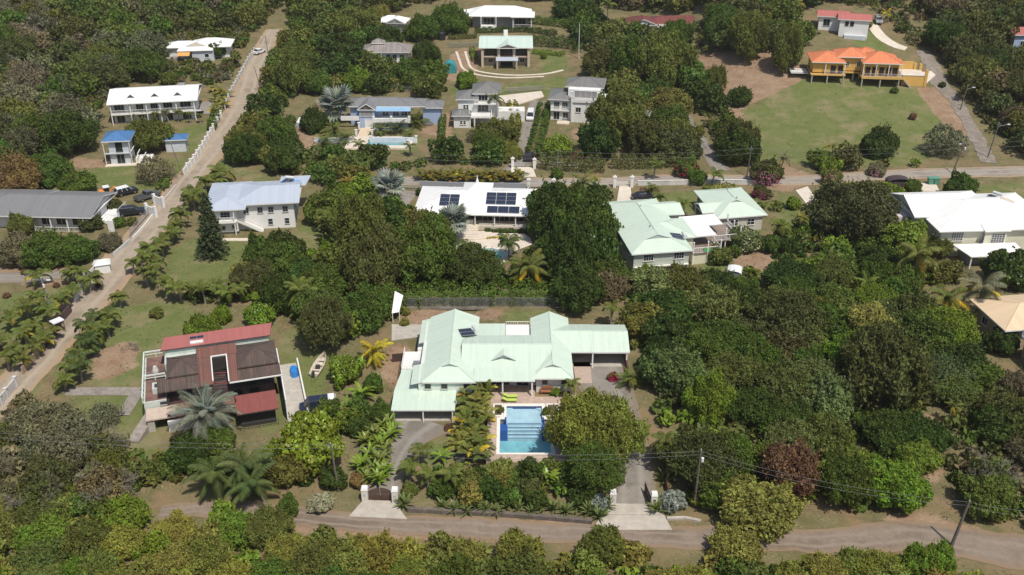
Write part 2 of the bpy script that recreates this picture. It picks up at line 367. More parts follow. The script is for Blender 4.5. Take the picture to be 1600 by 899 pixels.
def asphalt(name, base, worn, edge, sc=1.0):
    m, nt, p = _nodes(name); MATS[name] = m
    big = _noise(nt, .12 * sc, 6, .7); mid = _noise(nt, .6 * sc, 6, .75); fine = _noise(nt, 6, 4, .8)
    uv = nt.nodes.new("ShaderNodeTexCoord"); sp = nt.nodes.new("ShaderNodeSeparateXYZ"); nt.links.new(uv.outputs["UV"], sp.inputs[0])
    e = nt.nodes.new("ShaderNodeMath"); e.operation = 'SUBTRACT'; e.inputs[1].default_value = .5; nt.links.new(sp.outputs[0], e.inputs[0])
    ab = nt.nodes.new("ShaderNodeMath"); ab.operation = 'ABSOLUTE'; nt.links.new(e.outputs[0], ab.inputs[0])
    ad = nt.nodes.new("ShaderNodeMath"); ad.operation = 'MULTIPLY_ADD'; nt.links.new(mid.outputs[0], ad.inputs[0]); ad.inputs[1].default_value = .45; nt.links.new(ab.outputs[0], ad.inputs[2])
    c = _mix(nt, _ramp(nt, mid.outputs[0], .35, .68), base, worn)
    c = _mix(nt, _ramp(nt, big.outputs[0], .5, .62), c, tuple(x * .8 for x in base))
    c = _mix(nt, _ramp(nt, fine.outputs[0], .55, .8), c, tuple(x * .6 for x in base))
    c = _mix(nt, _ramp(nt, ad.outputs[0], .52, .68), c, edge)
    t2 = nt.nodes.new("ShaderNodeMath"); t2.operation = 'SUBTRACT'; nt.links.new(ab.outputs[0], t2.inputs[0]); t2.inputs[1].default_value = .19
    t3 = nt.nodes.new("ShaderNodeMath"); t3.operation = 'ABSOLUTE'; nt.links.new(t2.outputs[0], t3.inputs[0])
    t4 = nt.nodes.new("ShaderNodeMath"); t4.operation = 'MULTIPLY'; nt.links.new(_ramp(nt, t3.outputs[0], .09, .02), t4.inputs[0]); nt.links.new(_ramp(nt, big.outputs[0], .35, .6), t4.inputs[1])
    t5 = nt.nodes.new("ShaderNodeMath"); t5.operation = 'MULTIPLY'; nt.links.new(t4.outputs[0], t5.inputs[0]); t5.inputs[1].default_value = .5
    c = _mix(nt, t5.outputs[0], c, tuple(x * 1.3 for x in worn))
    vor = nt.nodes.new("ShaderNodeTexVoronoi"); vor.feature = 'DISTANCE_TO_EDGE'; vor.inputs["Scale"].default_value = .35
    tc = nt.nodes.new("ShaderNodeTexCoord"); wp = _noise(nt, 1.2, 3); mx = _mix(nt, .12, tc.outputs["Object"], wp.outputs[1]); nt.links.new(tc.outputs["Object"], vor.inputs["Vector"])
    cr = _ramp(nt, vor.outputs[0], .02, .0)
    k = nt.nodes.new("ShaderNodeMath"); k.operation = 'MULTIPLY'; k.inputs[1].default_value = .18; nt.links.new(cr, k.inputs[0])
    c = _mix(nt, k.outputs[0], c, tuple(x * .45 for x in base))
    nt.links.new(c, p.inputs["Base Color"]); p.inputs["Roughness"].default_value = .95
    b = nt.nodes.new("ShaderNodeBump"); b.inputs["Strength"].default_value = .4; b.inputs["Distance"].default_value = .03
    nt.links.new(mid.outputs[0], b.inputs["Height"]); nt.links.new(b.outputs[0], p.inputs["Normal"]); return m
ROADM = asphalt("worn_asphalt", (.255, .22, .185), (.325, .285, .235), (.33, .24, .155))
DRIVEM = asphalt("grey_driveway", (.20, .18, .155), (.255, .23, .20), (.2, .16, .12))
PAVEM = mat("pale_concrete_drive", (.44, .40, .34), .9, .15, 1.0, dirt=(.25, .22, .18), dirtamt=.55, bump=.2)
PALE = mat("pale_stone_terrace", (.62, .55, .46), .85, .12, 1.0, dirt=(.45, .38, .30), dirtamt=.5)
OCC = []; OCCP = []
def strip(name, pts, widths, m, lift=.05, kind="structure", seg=1.5, rough_edge=.0, parent=None, thick=.25):
    """a road laid on the ground along photographed points; widths in metres"""
    W3 = [Vector(pick(a, b)[:2]) for a, b in pts]
    if isinstance(widths, (int, float)): widths = [widths] * len(W3)
    P = []; WW = []
    n = len(W3)
    for i in range(n - 1):
        p0, p1, p2, p3 = W3[max(i - 1, 0)], W3[i], W3[i + 1], W3[min(i + 2, n - 1)]
        k = max(2, int((p2 - p1).length / seg))
        for j in range(k):
            t = j / k
            P.append(.5 * ((2 * p1) + (p2 - p0) * t + (2 * p0 - 5 * p1 + 4 * p2 - p3) * t * t + (3 * p1 - p0 - 3 * p2 + p3) * t ** 3)); WW.append(widths[i] * (1 - t) + widths[i + 1] * t)
    P.append(W3[-1]); WW.append(widths[-1])
    OCC.append(([tuple(p) for p in P], max(WW) / 2 + .6))
    mb = MB(); L = 0; rows = []
    NC = 5
    for i, p in enumerate(P):
        d = (P[min(i + 1, len(P) - 1)] - P[max(i - 1, 0)]).normalized(); nn = Vector((-d.y, d.x))
        wl = WW[i] / 2 + random.uniform(-1, 1) * rough_edge; wr = WW[i] / 2 + random.uniform(-1, 1) * rough_edge
        row = []
        for c in range(NC):
            t = c / (NC - 1); q = p + nn * (wl - (wl + wr) * t)
            row.append((q.x, q.y, terf(q.x, q.y) + lift, t))
        if i: L += (p - P[i - 1]).length
        rows.append((row, L))
    for (a, la), (b, lb) in zip(rows, rows[1:]):
        for c in range(NC - 1):
            mb.poly([a[c][:3], a[c + 1][:3], b[c + 1][:3], b[c][:3]][::-1] if False else [a[c + 1][:3], b[c + 1][:3], b[c][:3], a[c][:3]],
                    [(a[c + 1][3], la), (b[c + 1][3], lb), (b[c][3], lb), (a[c][3], la)])
        for c in (0, NC - 1):   # small edge faces down into the ground
            lo = lambda q: (q[0], q[1], q[2] - thick)
            mb.poly([a[c][:3], b[c][:3], lo(b[c]), lo(a[c])], [(c / (NC - 1), 0)] * 4)
    o = mb.build(name, m, parent, smooth=False); 
    if kind: o["kind"] = kind
    return o
def plate(name, px, m, lift=.06, th=.3, kind="structure", parent=None, label=None, sub=0):
    """flat paved area following the ground at its corners"""
    pts = [pick(a, b) for a, b in px]
    OCCP.append(np.array([p[:2] for p in pts]))
    a = sum(p[0] * q[1] - q[0] * p[1] for p, q in zip(pts, pts[1:] + pts[:1]))
    if a < 0: pts = pts[::-1]
    z = [p[2] + lift for p in pts]
    if max(z) - min(z) < .3: z = [max(z)] * len(z)
    mb = MB().slab([(p[0], p[1], zz) for p, zz in zip(pts, z)], th)
    o = mb.build(name, m, parent, label)
    if kind: o["kind"] = kind
    return o
LANEM = asphalt("tan_lane", (.29, .235, .175), (.36, .30, .23), (.34, .235, .145))
strip("road", [(-60, 690), (0, 625), (45, 580), (100, 515), (150, 455), (205, 390), (262, 325), (310, 262), (350, 210), (380, 160), (396, 110), (408, 85), (418, 64), (428, 46)],
      [6, 6, 6.5, 7, 8.5, 8, 7.5, 7, 7.5, 7.5, 7, 6.5, 5.5, 5], LANEM, .05, rough_edge=.25)
strip("road", [(590, 283), (700, 283), (850, 285), (950, 285), (1050, 280), (1150, 281), (1240, 283), (1300, 279), (1400, 273), (1500, 270), (1600, 268), (1700, 262)],
      [4.4, 4.6, 4.8, 5, 5, 5.5, 5.5, 5, 5.5, 6, 6, 6], ROADM, .07, rough_edge=.2)
FRONTM = asphalt("littered_front_road", (.185, .145, .11), (.25, .20, .155), (.235, .165, .105))
strip("road", [(250, 800), (380, 797), (560, 818), (750, 826), (980, 838), (1150, 842), (1300, 845), (1420, 838), (1520, 852), (1620, 868), (1760, 885)],
      [2.6, 3.0, 3.4, 3.6, 3.8, 3.8, 4.2, 5.0, 5.8, 6.3, 7], FRONTM, .05, rough_edge=.3)
strip("track", [(1128, 268), (1108, 240), (1088, 210), (1062, 170), (1040, 130), (1020, 100)], [4.5, 3.6, 3.2, 3, 3, 3], DRIVEM, .09, rough_edge=.15)
strip("track", [(1545, 255), (1530, 225), (1512, 190), (1490, 155), (1468, 130), (1455, 100), (1440, 80)], [3.6, 3.4, 3.2, 3.4, 4.5, 4, 3.5], mat("rough_track", (.24, .205, .17), .95, .35, .8, dirt=(.14, .12, .1), dirtamt=.6, bump=.3), .09, rough_edge=.3)
strip("driveway", [(800, 268), (812, 250), (818, 225), (824, 200), (830, 180), (838, 165), (842, 158)], [5, 3.2, 3, 3, 3, 4, 5], DRIVEM, .1)
plate("driveway", [(770, 152), (800, 168), (850, 152), (846, 143), (790, 150)], PALE, .12)
strip("track", [(-40, 436), (40, 434), (100, 430), (150, 432)], 4, DRIVEM, .08, rough_edge=.2)
strip("path", [(105, 612), (160, 612), (218, 612)], 2.0, CONCD, .08)
strip("path", [(214, 612), (205, 630), (192, 650)], 1.8, CONCD, .12)
# drives of the two front gates
strip("driveway", [(600, 775), (607, 735), (622, 700), (640, 675), (662, 655)], [4.0, 4.4, 5, 7.5, 10.5], DRIVEM, .06)
strip("driveway", [(988, 790), (988, 750), (985, 715), (978, 680), (962, 640), (945, 600), (937, 562)], [5.6, 5.8, 5.4, 5, 6.4, 8, 8.4], DRIVEM, .07)
plate("gate_apron", [(545, 808), (568, 782), (616, 784), (636, 812)], PAVEM, .10)
plate("gate_apron", [(927, 829), (938, 806), (1038, 806), (1050, 829)], PAVEM, .10)
plate("gate_apron", [(939, 805.5), (955, 788), (1022, 789), (1037, 805.5)], PAVEM, .12)
plate("driveway", [(900, 600), (925, 600), (922, 567), (895, 567)], mat("pink_paving", (.42, .33, .27), .85, .2, 1.5, dirt=(.3, .22, .17)), .12)
# right hill drives
strip("driveway", [(1362, 38), (1370, 50), (1382, 62), (1400, 72), (1416, 77)], [3, 3.2, 3.4, 3, 2.4], PALE, .1)
plate("driveway", [(1408, 132), (1400, 118), (1455, 112), (1462, 118), (1444, 134)], PALE, .12)
plate("driveway", [(630, 345), (640, 318), (655, 300), (625, 298), (612, 345)], CONCD, .08)
plate("driveway", [(960, 338), (968, 291), (985, 291), (990, 335)], PALE, .1)
plate("gate_apron", [(800, 277), (798, 262), (832, 262), (838, 277)], PALE, .12)
plate("driveway", [(1440, 300), (1436, 287), (1462, 287), (1468, 300)], PALE, .1)
plate("driveway", [(1243, 298), (1262, 292), (1275, 312), (1262, 322)], PALE, .1)
plate("driveway", [(310, 165), (336, 152), (332, 180), (308, 180)], CONCD, .1)
plate("path", [(345, 377), (347, 373), (395, 373), (395, 377)], PALE, .1)
plate("driveway", [(612, 533), (612, 508), (664, 508), (664, 526)], CONC, .12, .4)
# two wheel tracks up to the stone house
strip("path", [(713, 81), (718, 95), (724, 108), (745, 117), (790, 122), (850, 120)], [.7, .7, .7, .8, .8, .7], PALE, .1, thick=.15)
strip("path", [(727, 81), (731, 95), (737, 107), (755, 113.5), (800, 118), (850, 116), (880, 110)], [.7, .7, .7, .8, .8, .8, .9], PALE, .1, thick=.15)
# ------------------------------------------------------------------ house kit
ROOFG = roofmat("pale_green_roof", (.545, .65, .545), .42, .42, .10, dirtamt=.22, var=.04, bump=.35)
ROOFW = roofmat("white_roof", (.80, .80, .78), .5, .5, .05, dirt=(.5, .47, .41), dirtamt=.4, var=.04)
ROOFGR = roofmat("grey_roof", (.19, .19, .195), .35, .5, .12, dirt=(.28, .27, .26), dirtamt=.3)
ROOFGR2 = roofmat("dark_grey_shingle_roof", (.17, .17, .165), .3, .7, .1, dirt=(.25, .24, .22), dirtamt=.4, var=.15)
ROOFPB = roofmat("pale_blue_metal_roof", (.43, .48, .56), .35, .4, .08, dirt=(.5, .5, .5), dirtamt=.3)
ROOFRED = roofmat("faded_red_roof", (.42, .135, .115), .4, .5, .08, dirt=(.42, .19, .16), dirtamt=.4)
ROOFORG = roofmat("orange_roof", (.62, .20, .085), .3, .6, .14, dirt=(.7, .33, .16), dirtamt=.35, var=.1)
ROOFBG = roofmat("beige_roof", (.66, .50, .33), .6, .6, .1, dirtamt=.1)
ROOFBR = roofmat("charred_brown_roof", (.085, .062, .052), .28, .85, .2, dirt=(.19, .10, .075), dirtamt=.8, var=.25, bump=1)
ROOFSH = roofmat("weathered_shingle_roof", (.25, .225, .21), .3, .85, .25, dirt=(.42, .36, .35), dirtamt=.7, var=.3, bump=1)
ROOFDR = roofmat("dark_red_roof", (.17, .045, .04), .3, .7, .15, dirt=(.26, .10, .09), dirtamt=.5, var=.2)
ROOFBL = roofmat("blue_roof", (.065, .17, .36), .4, .45, .15)
ROOFMINT = roofmat("mint_roof", (.52, .63, .56), .5, .5, .1, dirt=(.72, .68, .55), dirtamt=.3)
CREAM = mat("cream_wall", (.62, .60, .46), .8, .07, .8, dirt=(.42, .39, .3), dirtamt=.25)
SAGE = mat("pale_sage_wall", (.45, .48, .41), .8, .07, .8)
WHITEW = mat("white_wall", (.70, .70, .68), .8, .06, .7, dirt=(.48, .46, .42), dirtamt=.3)
PINKW = mat("pale_pink_wall", (.58, .54, .52), .8, .07, .8)
MINTW = mat("pale_mint_wall", (.60, .66, .58), .8, .07, .8)
BLUEW = mat("pale_blue_wall", (.33, .42, .58), .8, .07, .8)
YELW = mat("ochre_yellow_wall", (.60, .37, .10), .8, .08, .8)
TANW = mat("tan_stone_wall", (.42, .35, .27), .85, .2, 1.5)
SOLARM = mat("solar_cell_blue", (.028, .036, .065), .15, .2, 3)
SHADEI = mat("porch_shade_grey", (.26, .25, .25), .9)  # porch and carport shade painted as a grey on walls and panes
RAILM = WHITE

class House:
    def __init__(s, name, label, px, h, yaw, wall, roof, trim=None, cat="house", group=None, base=None):
        x, y, z = pick(px[0], px[1], h)
        if base is not None: z = base
        s.z = z; s.r = thing(name, label, cat, (x, y, z), rad(yaw), group)
        s.wall, s.roof, s.trim = wall, roof, trim or WHITE
    def box(s, name, x0, y0, z0, x1, y1, z1, m=None, label=None, parent=None):
        return MB().box(x0, y0, z0, x1, y1, z1).build(name, m or s.wall, parent or s.r, label)
    def walls(s, x0, y0, x1, y1, z1, z0=-1.0, m=None, name="wall"):
        return s.box(name, x0, y0, z0, x1, y1, z1, m)
    def _fin(s, top, under, fas, gables, caps, name, m, lbl, gm=None):
        r = top.build(name, m or s.roof, s.r, lbl)
        fas.build("fascia", s.trim, s.r); 
        if gables.f: gables.build("gable_wall", gm or s.wall, s.r)
        if caps.f: caps.build("ridge_cap", m or s.roof, r)
        return r
    def hip(s, x0, y0, x1, y1, ze, pitch=.35, axis='x', hips=(1, 1), m=None, vents=(0, 0), cap=True, inset=.45, gm=None, lbl=None, name="roof"):
        """hip or gable roof over an eave rectangle; hips: is the low/high end hipped; vents: raised gablet length at each end"""
        sw = axis == 'y'
        def P(a, b, z): return (b, a, z) if sw else (a, b, z)
        a0, b0, a1, b1 = (y0, x0, y1, x1) if sw else (x0, y0, x1, y1)
        w = (b1 - b0) / 2; hr = ze + pitch * w; bm = (b0 + b1) / 2
        r0 = a0 + (w if hips[0] else 0); r1 = a1 - (w if hips[1] else 0)
        if r0 > r1: r0 = r1 = (r0 + r1) / 2
        top, un, fas, gab, cap_ = MB(), MB(), MB(), MB(), MB()
        def face(mb, pts):
            pts = [P(*p) for p in pts]
            n = (Vector(pts[1]) - Vector(pts[0])).cross(Vector(pts[2]) - Vector(pts[0]))
            if n.z < 0: pts = pts[::-1]
            mb.poly(pts)
        face(top, [(a0, b0, ze), (a1, b0, ze), (r1, bm, hr), (r0, bm, hr)])
        face(top, [(a0, b1, ze), (a1, b1, ze), (r1, bm, hr), (r0, bm, hr)])
        for k, (a, r) in enumerate(((a0, r0), (a1, r1))):
            if hips[k]: face(top, [(a, b0, ze), (a, b1, ze), (r, bm, hr)])
            else:
                i = inset if k == 0 else -inset
                MB().poly([P(a + i, b0 + inset, ze - .1 + pitch * inset), P(a + i, b1 - inset, ze - .1 + pitch * inset), P(a + i, bm, hr - .06)]).build("gable_wall", gm or s.wall, s.r)
                for b in (b0, b1):   # barge boards
                    q = 1 if k else -1
                    fas.poly([P(a + .01 * q, b, ze + .02), P(a + .01 * q, bm, hr + .02), P(a + .01 * q, bm, hr - .2), P(a + .01 * q, b, ze - .2)])
        t = .2; B = [P(a0, b0, 0), P(a1, b0, 0), P(a1, b1, 0), P(a0, b1, 0)]
        for i in range(4):
            p, q = B[i], B[(i + 1) % 4]; 
            fas.poly([(p[0], p[1], ze - t), (q[0], q[1], ze - t), (q[0], q[1], ze + .015), (p[0], p[1], ze + .015)])
        fas.poly([(p[0], p[1], ze - t) for p in B[::-1]])
        if cap:
            R0, R1 = P(r0, bm, hr + .02), P(r1, bm, hr + .02)
            if r1 - r0 > .1: cap_.bar(R0, R1, .09, 5)
            for k, (a, R) in enumerate(((a0, R0), (a1, R1))):
                if hips[k]:
                    for b in (b0, b1): cap_.bar(P(a, b, ze + .02), R, .07, 5)
        o = s._fin(top, un, fas, gab, cap_, name, m, lbl, gm)
        for k, e in enumerate(vents):
            if e:
                r = r0 if k == 0 else r1; d = -1 if k == 0 else 1; tip = r + d * e; zb = hr - pitch * e; v = MB(); f = MB()
                for sg in (-1, 1):
                    v.poly([P(r, bm, hr + .06), P(tip + d * .12, bm, hr + .06), P(tip + d * .12, bm + sg * e * 1.08, zb + .03)])
                v.bar(P(r, bm, hr + .06), P(tip + d * .12, bm, hr + .06), .06, 5)
                f.poly([P(tip, bm - e, zb + .01), P(tip, bm + e, zb + .01), P(tip, bm, hr + .03)])
                for sg in (-1, 1): f.bar(P(tip + d * .1, bm, hr + .02), P(tip + d * .1, bm + sg * e * 1.05, zb), .05, 4)
                vo = v.build("roof_vent", m or s.roof, s.r); f.build("vent_louvre", GREYP, vo)
        return o
    def shed(s, pts, m=None, th=.18, name="roof", lbl=None):
        """single-slope roof sheet through four corner points (counter-clockwise from above)"""
        n = (Vector(pts[1]) - Vector(pts[0])).cross(Vector(pts[2]) - Vector(pts[0]))
        if n.z < 0: pts = pts[::-1]
        r = MB().poly(pts).build(name, m or s.roof, s.r, lbl); f = MB()
        k = len(pts)
        for i in range(k):
            p, q = pts[i], pts[(i + 1) % k]
            f.poly([(p[0], p[1], p[2] - th), (q[0], q[1], q[2] - th), (q[0], q[1], q[2] + .01), (p[0], p[1], p[2] + .01)])
        f.poly([(p[0], p[1], p[2] - th) for p in pts[::-1]])
        f.build("fascia", s.trim, s.r); return r
    def win(s, side, u, at, z, w=1.2, h=1.2, nx=2, ny=1, fm=None, gm=None, name="window"):
        """window or door on a wall face: side F (front), B, L, R; u centre along the wall; at the wall plane; z sill height"""
        fm = fm or WHITE
        def P(a, d, c):   # a along, d outward
            return {'F': (u + a, at - d, c), 'B': (u + a, at + d, c), 'L': (at - d, u + a, c), 'R': (at + d, u + a, c)}[side]
        def bx(mb, a0, a1, c0, c1, d0, d1):
            p, q = P(a0, d0, c0), P(a1, d1, c1); mb.box(*p, *q)
        f = MB(); t = .08
        bx(f, -w / 2 - t, w / 2 + t, z + h, z + h + t, 0, .09); bx(f, -w / 2 - t * 1.6, w / 2 + t * 1.6, z - t * 1.2, z, 0, .16)
        bx(f, -w / 2 - t, -w / 2, z, z + h, 0, .085); bx(f, w / 2, w / 2 + t, z, z + h, 0, .085)
        for i in range(1, nx): a = -w / 2 + w * i / nx; bx(f, a - .025, a + .025, z, z + h, 0, .06)
        for i in range(1, ny): c = z + h * i / ny; bx(f, -w / 2, w / 2, c - .025, c + .025, 0, .055)
        o = f.build(name, fm, s.r); g = MB(); bx(g, -w / 2, w / 2, z, z + h, .002, .03)
        g.build("pane", gm or GLASS, o); return o
    def rail(s, pts, z, h=.95, gap=.35, m=None, name="balustrade", r=.03):
        mb = MB()
        for (a, b) in zip(pts, pts[1:]):
            a, b = Vector((*a, z)), Vector((*b, z)); L = (b - a).length; n = max(1, int(L / gap)); up = Vector((0, 0, h))
            mb.bar(a + up, b + up, r * 1.4, 5); mb.bar(a + up * .12, b + up * .12, r, 4)
            for i in range(n + 1): p = a + (b - a) * i / n; mb.bar(p, p + up, r * (.8 if i % 5 else 1.6), 4)
        return mb.build(name, m or s.trim, s.r)
    def posts(s, pts, z0, z1, w=.18, m=None, name="column"):
        for x, y in pts: MB().box(x - w / 2, y - w / 2, z0, x + w / 2, y + w / 2, z1).box(x - w * .7, y - w * .7, z1 - .15, x + w * .7, y + w * .7, z1 - .002).build(name, m or s.trim, s.r)
    def panel(s, x, y, z, w, d, slope, axis='y', nx=3, ny=1, name="solar_panel"):
        """panels lying on a roof slope; slope = rise per metre along +axis"""
        for i in range(nx):
            for j in range(ny):
                a0, a1 = x + i * w / nx + .03, x + (i + 1) * w / nx - .03; b0, b1 = y + j * d / ny + .03, y + (j + 1) * d / ny - .03
                Z = lambda a, b: z + .16 + slope * ((b - y) if axis == 'y' else (a - x))
                fr = MB().slab([(a0, b0, Z(a0, b0)), (a1, b0, Z(a1, b0)), (a1, b1, Z(a1, b1)), (a0, b1, Z(a0, b1))], .05).build(name, GALV, s.r)
                MB().slab([(a0 + .04, b0 + .04, Z(a0, b0) + .012), (a1 - .04, b0 + .04, Z(a1, b0) + .012), (a1 - .04, b1 - .04, Z(a1, b1) + .012), (a0 + .04, b1 - .04, Z(a0, b1) + .012)], .01).build("cell_sheet", SOLARM, fr)
    def heater(s, x, y, z, rz=0, slope=.35):
        """roof water heater: collector panel and horizontal tank"""
        e = MB(); c, sn = math.cos(rz), math.sin(rz)
        R = lambda a, b, h: (x + a * c - b * sn, y + a * sn + b * c, z + h)
        k = MB().slab([R(-1, -1, .1), R(1, -1, .1), R(1, 1, .1 + slope * 2), R(-1, 1, .1 + slope * 2)], .08).build("solar_collector", SOLARM, s.r)
        MB().bar(R(-1, -1, .14), R(-1, 1, .14 + slope * 2), .04, 4).bar(R(0, -1, .14), R(0, 1, .14 + slope * 2), .04, 4).bar(R(1, -1, .14), R(1, 1, .14 + slope * 2), .04, 4).build("collector_frame", GALV, k)
        MB().bar(R(-.9, 1.35, .45 + slope * 2), R(.9, 1.35, .45 + slope * 2), .3, 12).build("water_tank", mat("pale_tank", (.6, .62, .6), .4), s.r)
def stairs(mb, x0, y0, z0, x1, y1, z1, n, w, axis='x'):
    for i in range(n):
        t0, t1 = i / n, (i + 1) / n; z = z0 + (z1 - z0) * t1
        a, b = x0 + (x1 - x0) * t0, x0 + (x1 - x0) * t1; c, d = y0 + (y1 - y0) * t0, y0 + (y1 - y0) * t1
        if axis == 'x': mb.box(a, y0 - w / 2, z - .6, b, y0 + w / 2, z)
        else: mb.box(x0 - w / 2, c, z - .6, x0 + w / 2, d, z)
    return mb

# ---- main house with the pool (roof picked at 4.1 m above the lower ground)
H = House("house", "large house with pale green metal roofs and carports behind the deep blue stepped pool", (645, 597), 4.1, 0, MINTW, ROOFG, base=0.0)
H.r.location = (-13.7, 118.8, 0)
T = 1.25
H.walls(.7, .35, 8.2, 17, 3.9)                                   # left wing
H.walls(6.6, 3.4, 18.5, 11.8, 3.9, m=PINKW); H.walls(17.1, 1.7, 22.0, 17, 3.9, m=PINKW)
H.walls(22, 12.5, 25.2, 15.5, 3.9, m=PINKW)
H.hip(1.25, 0, 8.7, 18.2, 4.0, .38, 'y', (1, 0), vents=(1.15, 0))
H.shed([(-.35, .2, 3.62), (1.3, .2, 4.0), (1.3, 4.9, 4.0), (-.35, 4.9, 3.62)])
H.shed([(-.1, 11.2, 3.62), (1.3, 11.2, 4.0), (1.3, 17.8, 4.0), (-.1, 17.8, 3.62)])
H.hip(6.5, 2.9, 19.5, 12.2, 4.35, .27, 'x', (0, 0), inset=1.2)   # central range
H.shed([(8.4, .35, 4.0), (16.9, .35, 4.0), (16.9, 3.3, 4.45), (8.4, 3.3, 4.45)])   # porch in front
v = MB(); v.poly([(12.5, 6.4, 5.65), (12.5, 4.55, 5.65), (10.7, 4.3, 4.82)]); v.poly([(12.5, 6.4, 5.65), (14.3, 4.3, 4.82), (12.5, 4.55, 5.65)])
vo = v.build("roof_vent", ROOFG, H.r); MB().poly([(11.2, 4.75, 4.9), (13.8, 4.75, 4.9), (12.5, 4.75, 5.55)]).bar((12.5, 4.5, 5.62), (10.75, 4.3, 4.82), .06, 4).bar((12.5, 4.5, 5.62), (14.25, 4.3, 4.82), .06, 4).build("vent_louvre", GREYP, vo)
H.hip(16.5, .9, 22.3, 17.8, 4.02, .42, 'y', (1, 0), vents=(1.1, 0))
H.hip(19.4, 7.9, 25.6, 15.9, 4.03, .30, 'x', (0, 0), inset=.3); H.hip(25.62, 7.9, 30.8, 15.9, 3.98, .30, 'x', (0, 0), inset=.3)
H.shed([(8.0, 10.9, 4.25), (12.7, 10.9, 4.25), (12.7, 16.2, 4.0), (8.0, 16.2, 4.0)])
H.walls(8.2, 11.4, 12.4, 15.9, 3.95)
H.walls(12.75, 12.3, 16.45, 17.0, 3.4, m=WHITEW, name="terrace"); H.rail([(12.8, 16.8), (16.4, 16.8)], 3.4, .6)
H.heater(7.0, 11.8, 5.1, -1.2, -.1)
for x in (2.0, 4.3, 7.4): H.win('F', x, .35, 2.72, .85, .8, 1, 1, SAGE)
H.win('L', 2.5, .7, 2.6, 1.1, .8, 2, 1)
for x in (18.3, 21.0): H.win('F', x, 1.7, 2.55, .75, .8, 1, 1, SAGE)
H.win('F', 11.5, 3.4, T + .15, 3.6, 2.0, 4, 1, GREYP); H.win('F', 15.2, 3.4, T + .05, 1.6, 2.1, 2, 1, GREYP, name="door")
H.posts([(8.9, .6), (12.4, .6), (16.5, .6)], T, 3.85, .2)
# lower left carport with lean-to roof
H.shed([(-2.7, -4.0, 2.12), (5.95, -4.0, 2.12), (5.95, .34, 2.42), (-2.7, .34, 2.42)])
H.shed([(-2.7, .36, 2.42), (.68, .36, 2.42), (.68, 5.6, 2.6), (-2.1, 5.6, 2.5)])
H.posts([(-2.4, -3.8), (1.6, -3.8), (5.6, -3.8)], -.3, 1.94, .16)
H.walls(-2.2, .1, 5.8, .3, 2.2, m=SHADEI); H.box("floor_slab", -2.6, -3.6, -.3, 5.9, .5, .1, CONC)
H.walls(-2.3, 5.6, .6, 11.0, 2.2, m=WHITEW, name="terrace"); H.rail([(-2.2, 11), (-2.2, 5.8), (.5, 5.8)], 2.2, .8)
H.walls(-.3, 11.0, .7, 17, 2.6, m=WHITEW, name="terrace"); H.win('L', 13.5, -.3, 1.6, 2.0, .8, 3, 1)
H.box("water_heater_unit", -.6, 6.6, 2.2, .4, 7.4, 2.9, GALV)
# right carports
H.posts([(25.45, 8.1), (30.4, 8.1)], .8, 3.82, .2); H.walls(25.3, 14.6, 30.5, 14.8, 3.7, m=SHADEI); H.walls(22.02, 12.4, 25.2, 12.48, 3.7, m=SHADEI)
H.box("boundary_wall", 30.3, 2.5, .5, 30.55, 14.4, 2.6, mat("dark_maroon_wall", (.11, .045, .035), .8))
H.box("floor_slab", 22.2, 8.2, .9, 30.3, 14.5, 1.37, CONC)

# ---- two storey house with long green roof on the right
H = House("house", "two storey cream house with a long pale green metal roof beside tall dark trees", (987, 398), 5.2, 9, CREAM, ROOFG)
H.walls(.6, .6, 10.4, 22, 5.1, m=SAGE); H.walls(.55, .55, 10.45, 22.05, 2.5, m=CREAM)
H.hip(0, 0, 10.9, 22.8, 5.2, .34, 'y', (1, 1), vents=(2.2, 0))
H.hip(7.5, 5.2, 13.2, 13.5, 5.15, .3, 'x', (0, 1)); H.hip(8.5, 15.5, 14.2, 21.5, 5.0, .3, 'x', (0, 0))
H.walls(8, 15.9, 13.8, 21.1, 4.9); H.walls(8, 5.7, 12.8, 13, 5.0)
H.heater(9.3, 4.6, 6.0, -1.57, -.2)
for x, w in ((3.2, 1.7), (8.6, 1.7)): H.win('F', x, .6, 3.5, w, 1.15, 4, 2)
H.win('F', 7.4, .55, .25, 2.3, 1.9, 4, 1, WHITE, name="door"); H.box("awning", .7, .1, 2.42, 10.3, .54, 2.55, WHITE)
for y in (4, 9, 14, 19): H.win('L', y, .6, 3.4, 1.4, 1.2, 3, 2); H.win('L', y + 1, .55, .9, 1.3, 1.1, 3, 2)
for x, y, in ((5.0, 6.8), (5.6, 15.5)): MB().bar((x, y, 6.5), (x, y, 7.3), .12, 8).build("vent_pipe", GALV, H.r)

# ---- white pergola deck joining it to the cottage
H = House("deck", "white roofed open timber deck bridging the two green roofed houses", (1083, 365), 4.6, 12, WHITEW, ROOFW, cat="covered deck")
H.shed([(0, 3.2, 4.4), (7.0, 3.2, 4.4), (7.0, 7.6, 4.5), (0, 7.6, 4.5)]); H.shed([(-.8, -1.2, 4.5), (4.0, -1.2, 4.5), (4.0, 3.15, 4.55), (-2.2, 3.15, 4.55)])
DECKM = tilemat("weathered_deck_boards", (.40, .32, .26), (.15, .12, .1), 3, .14, coord='Object')
H.box("deck_floor", -1.2, -3.3, 2.05, 4.3, 3.1, 2.25, DECKM); H.box("deck_floor", 4.35, 1.0, 1.95, 9.9, 7.4, 2.15, DECKM)
for p in ((-1.0, -3.2), (1.7, -3.2), (4.1, -3.2), (4.1, 0), (9.7, 1.2), (9.7, 4.2), (9.7, 7.2), (6.9, 1.2)): H.posts([p], -.8, 4.4 if p[0] < 4 or p[1] > 2 or 1 else 3, .18)
H.walls(-1, -3.1, 4.1, 0, 1.95, m=CREAM)
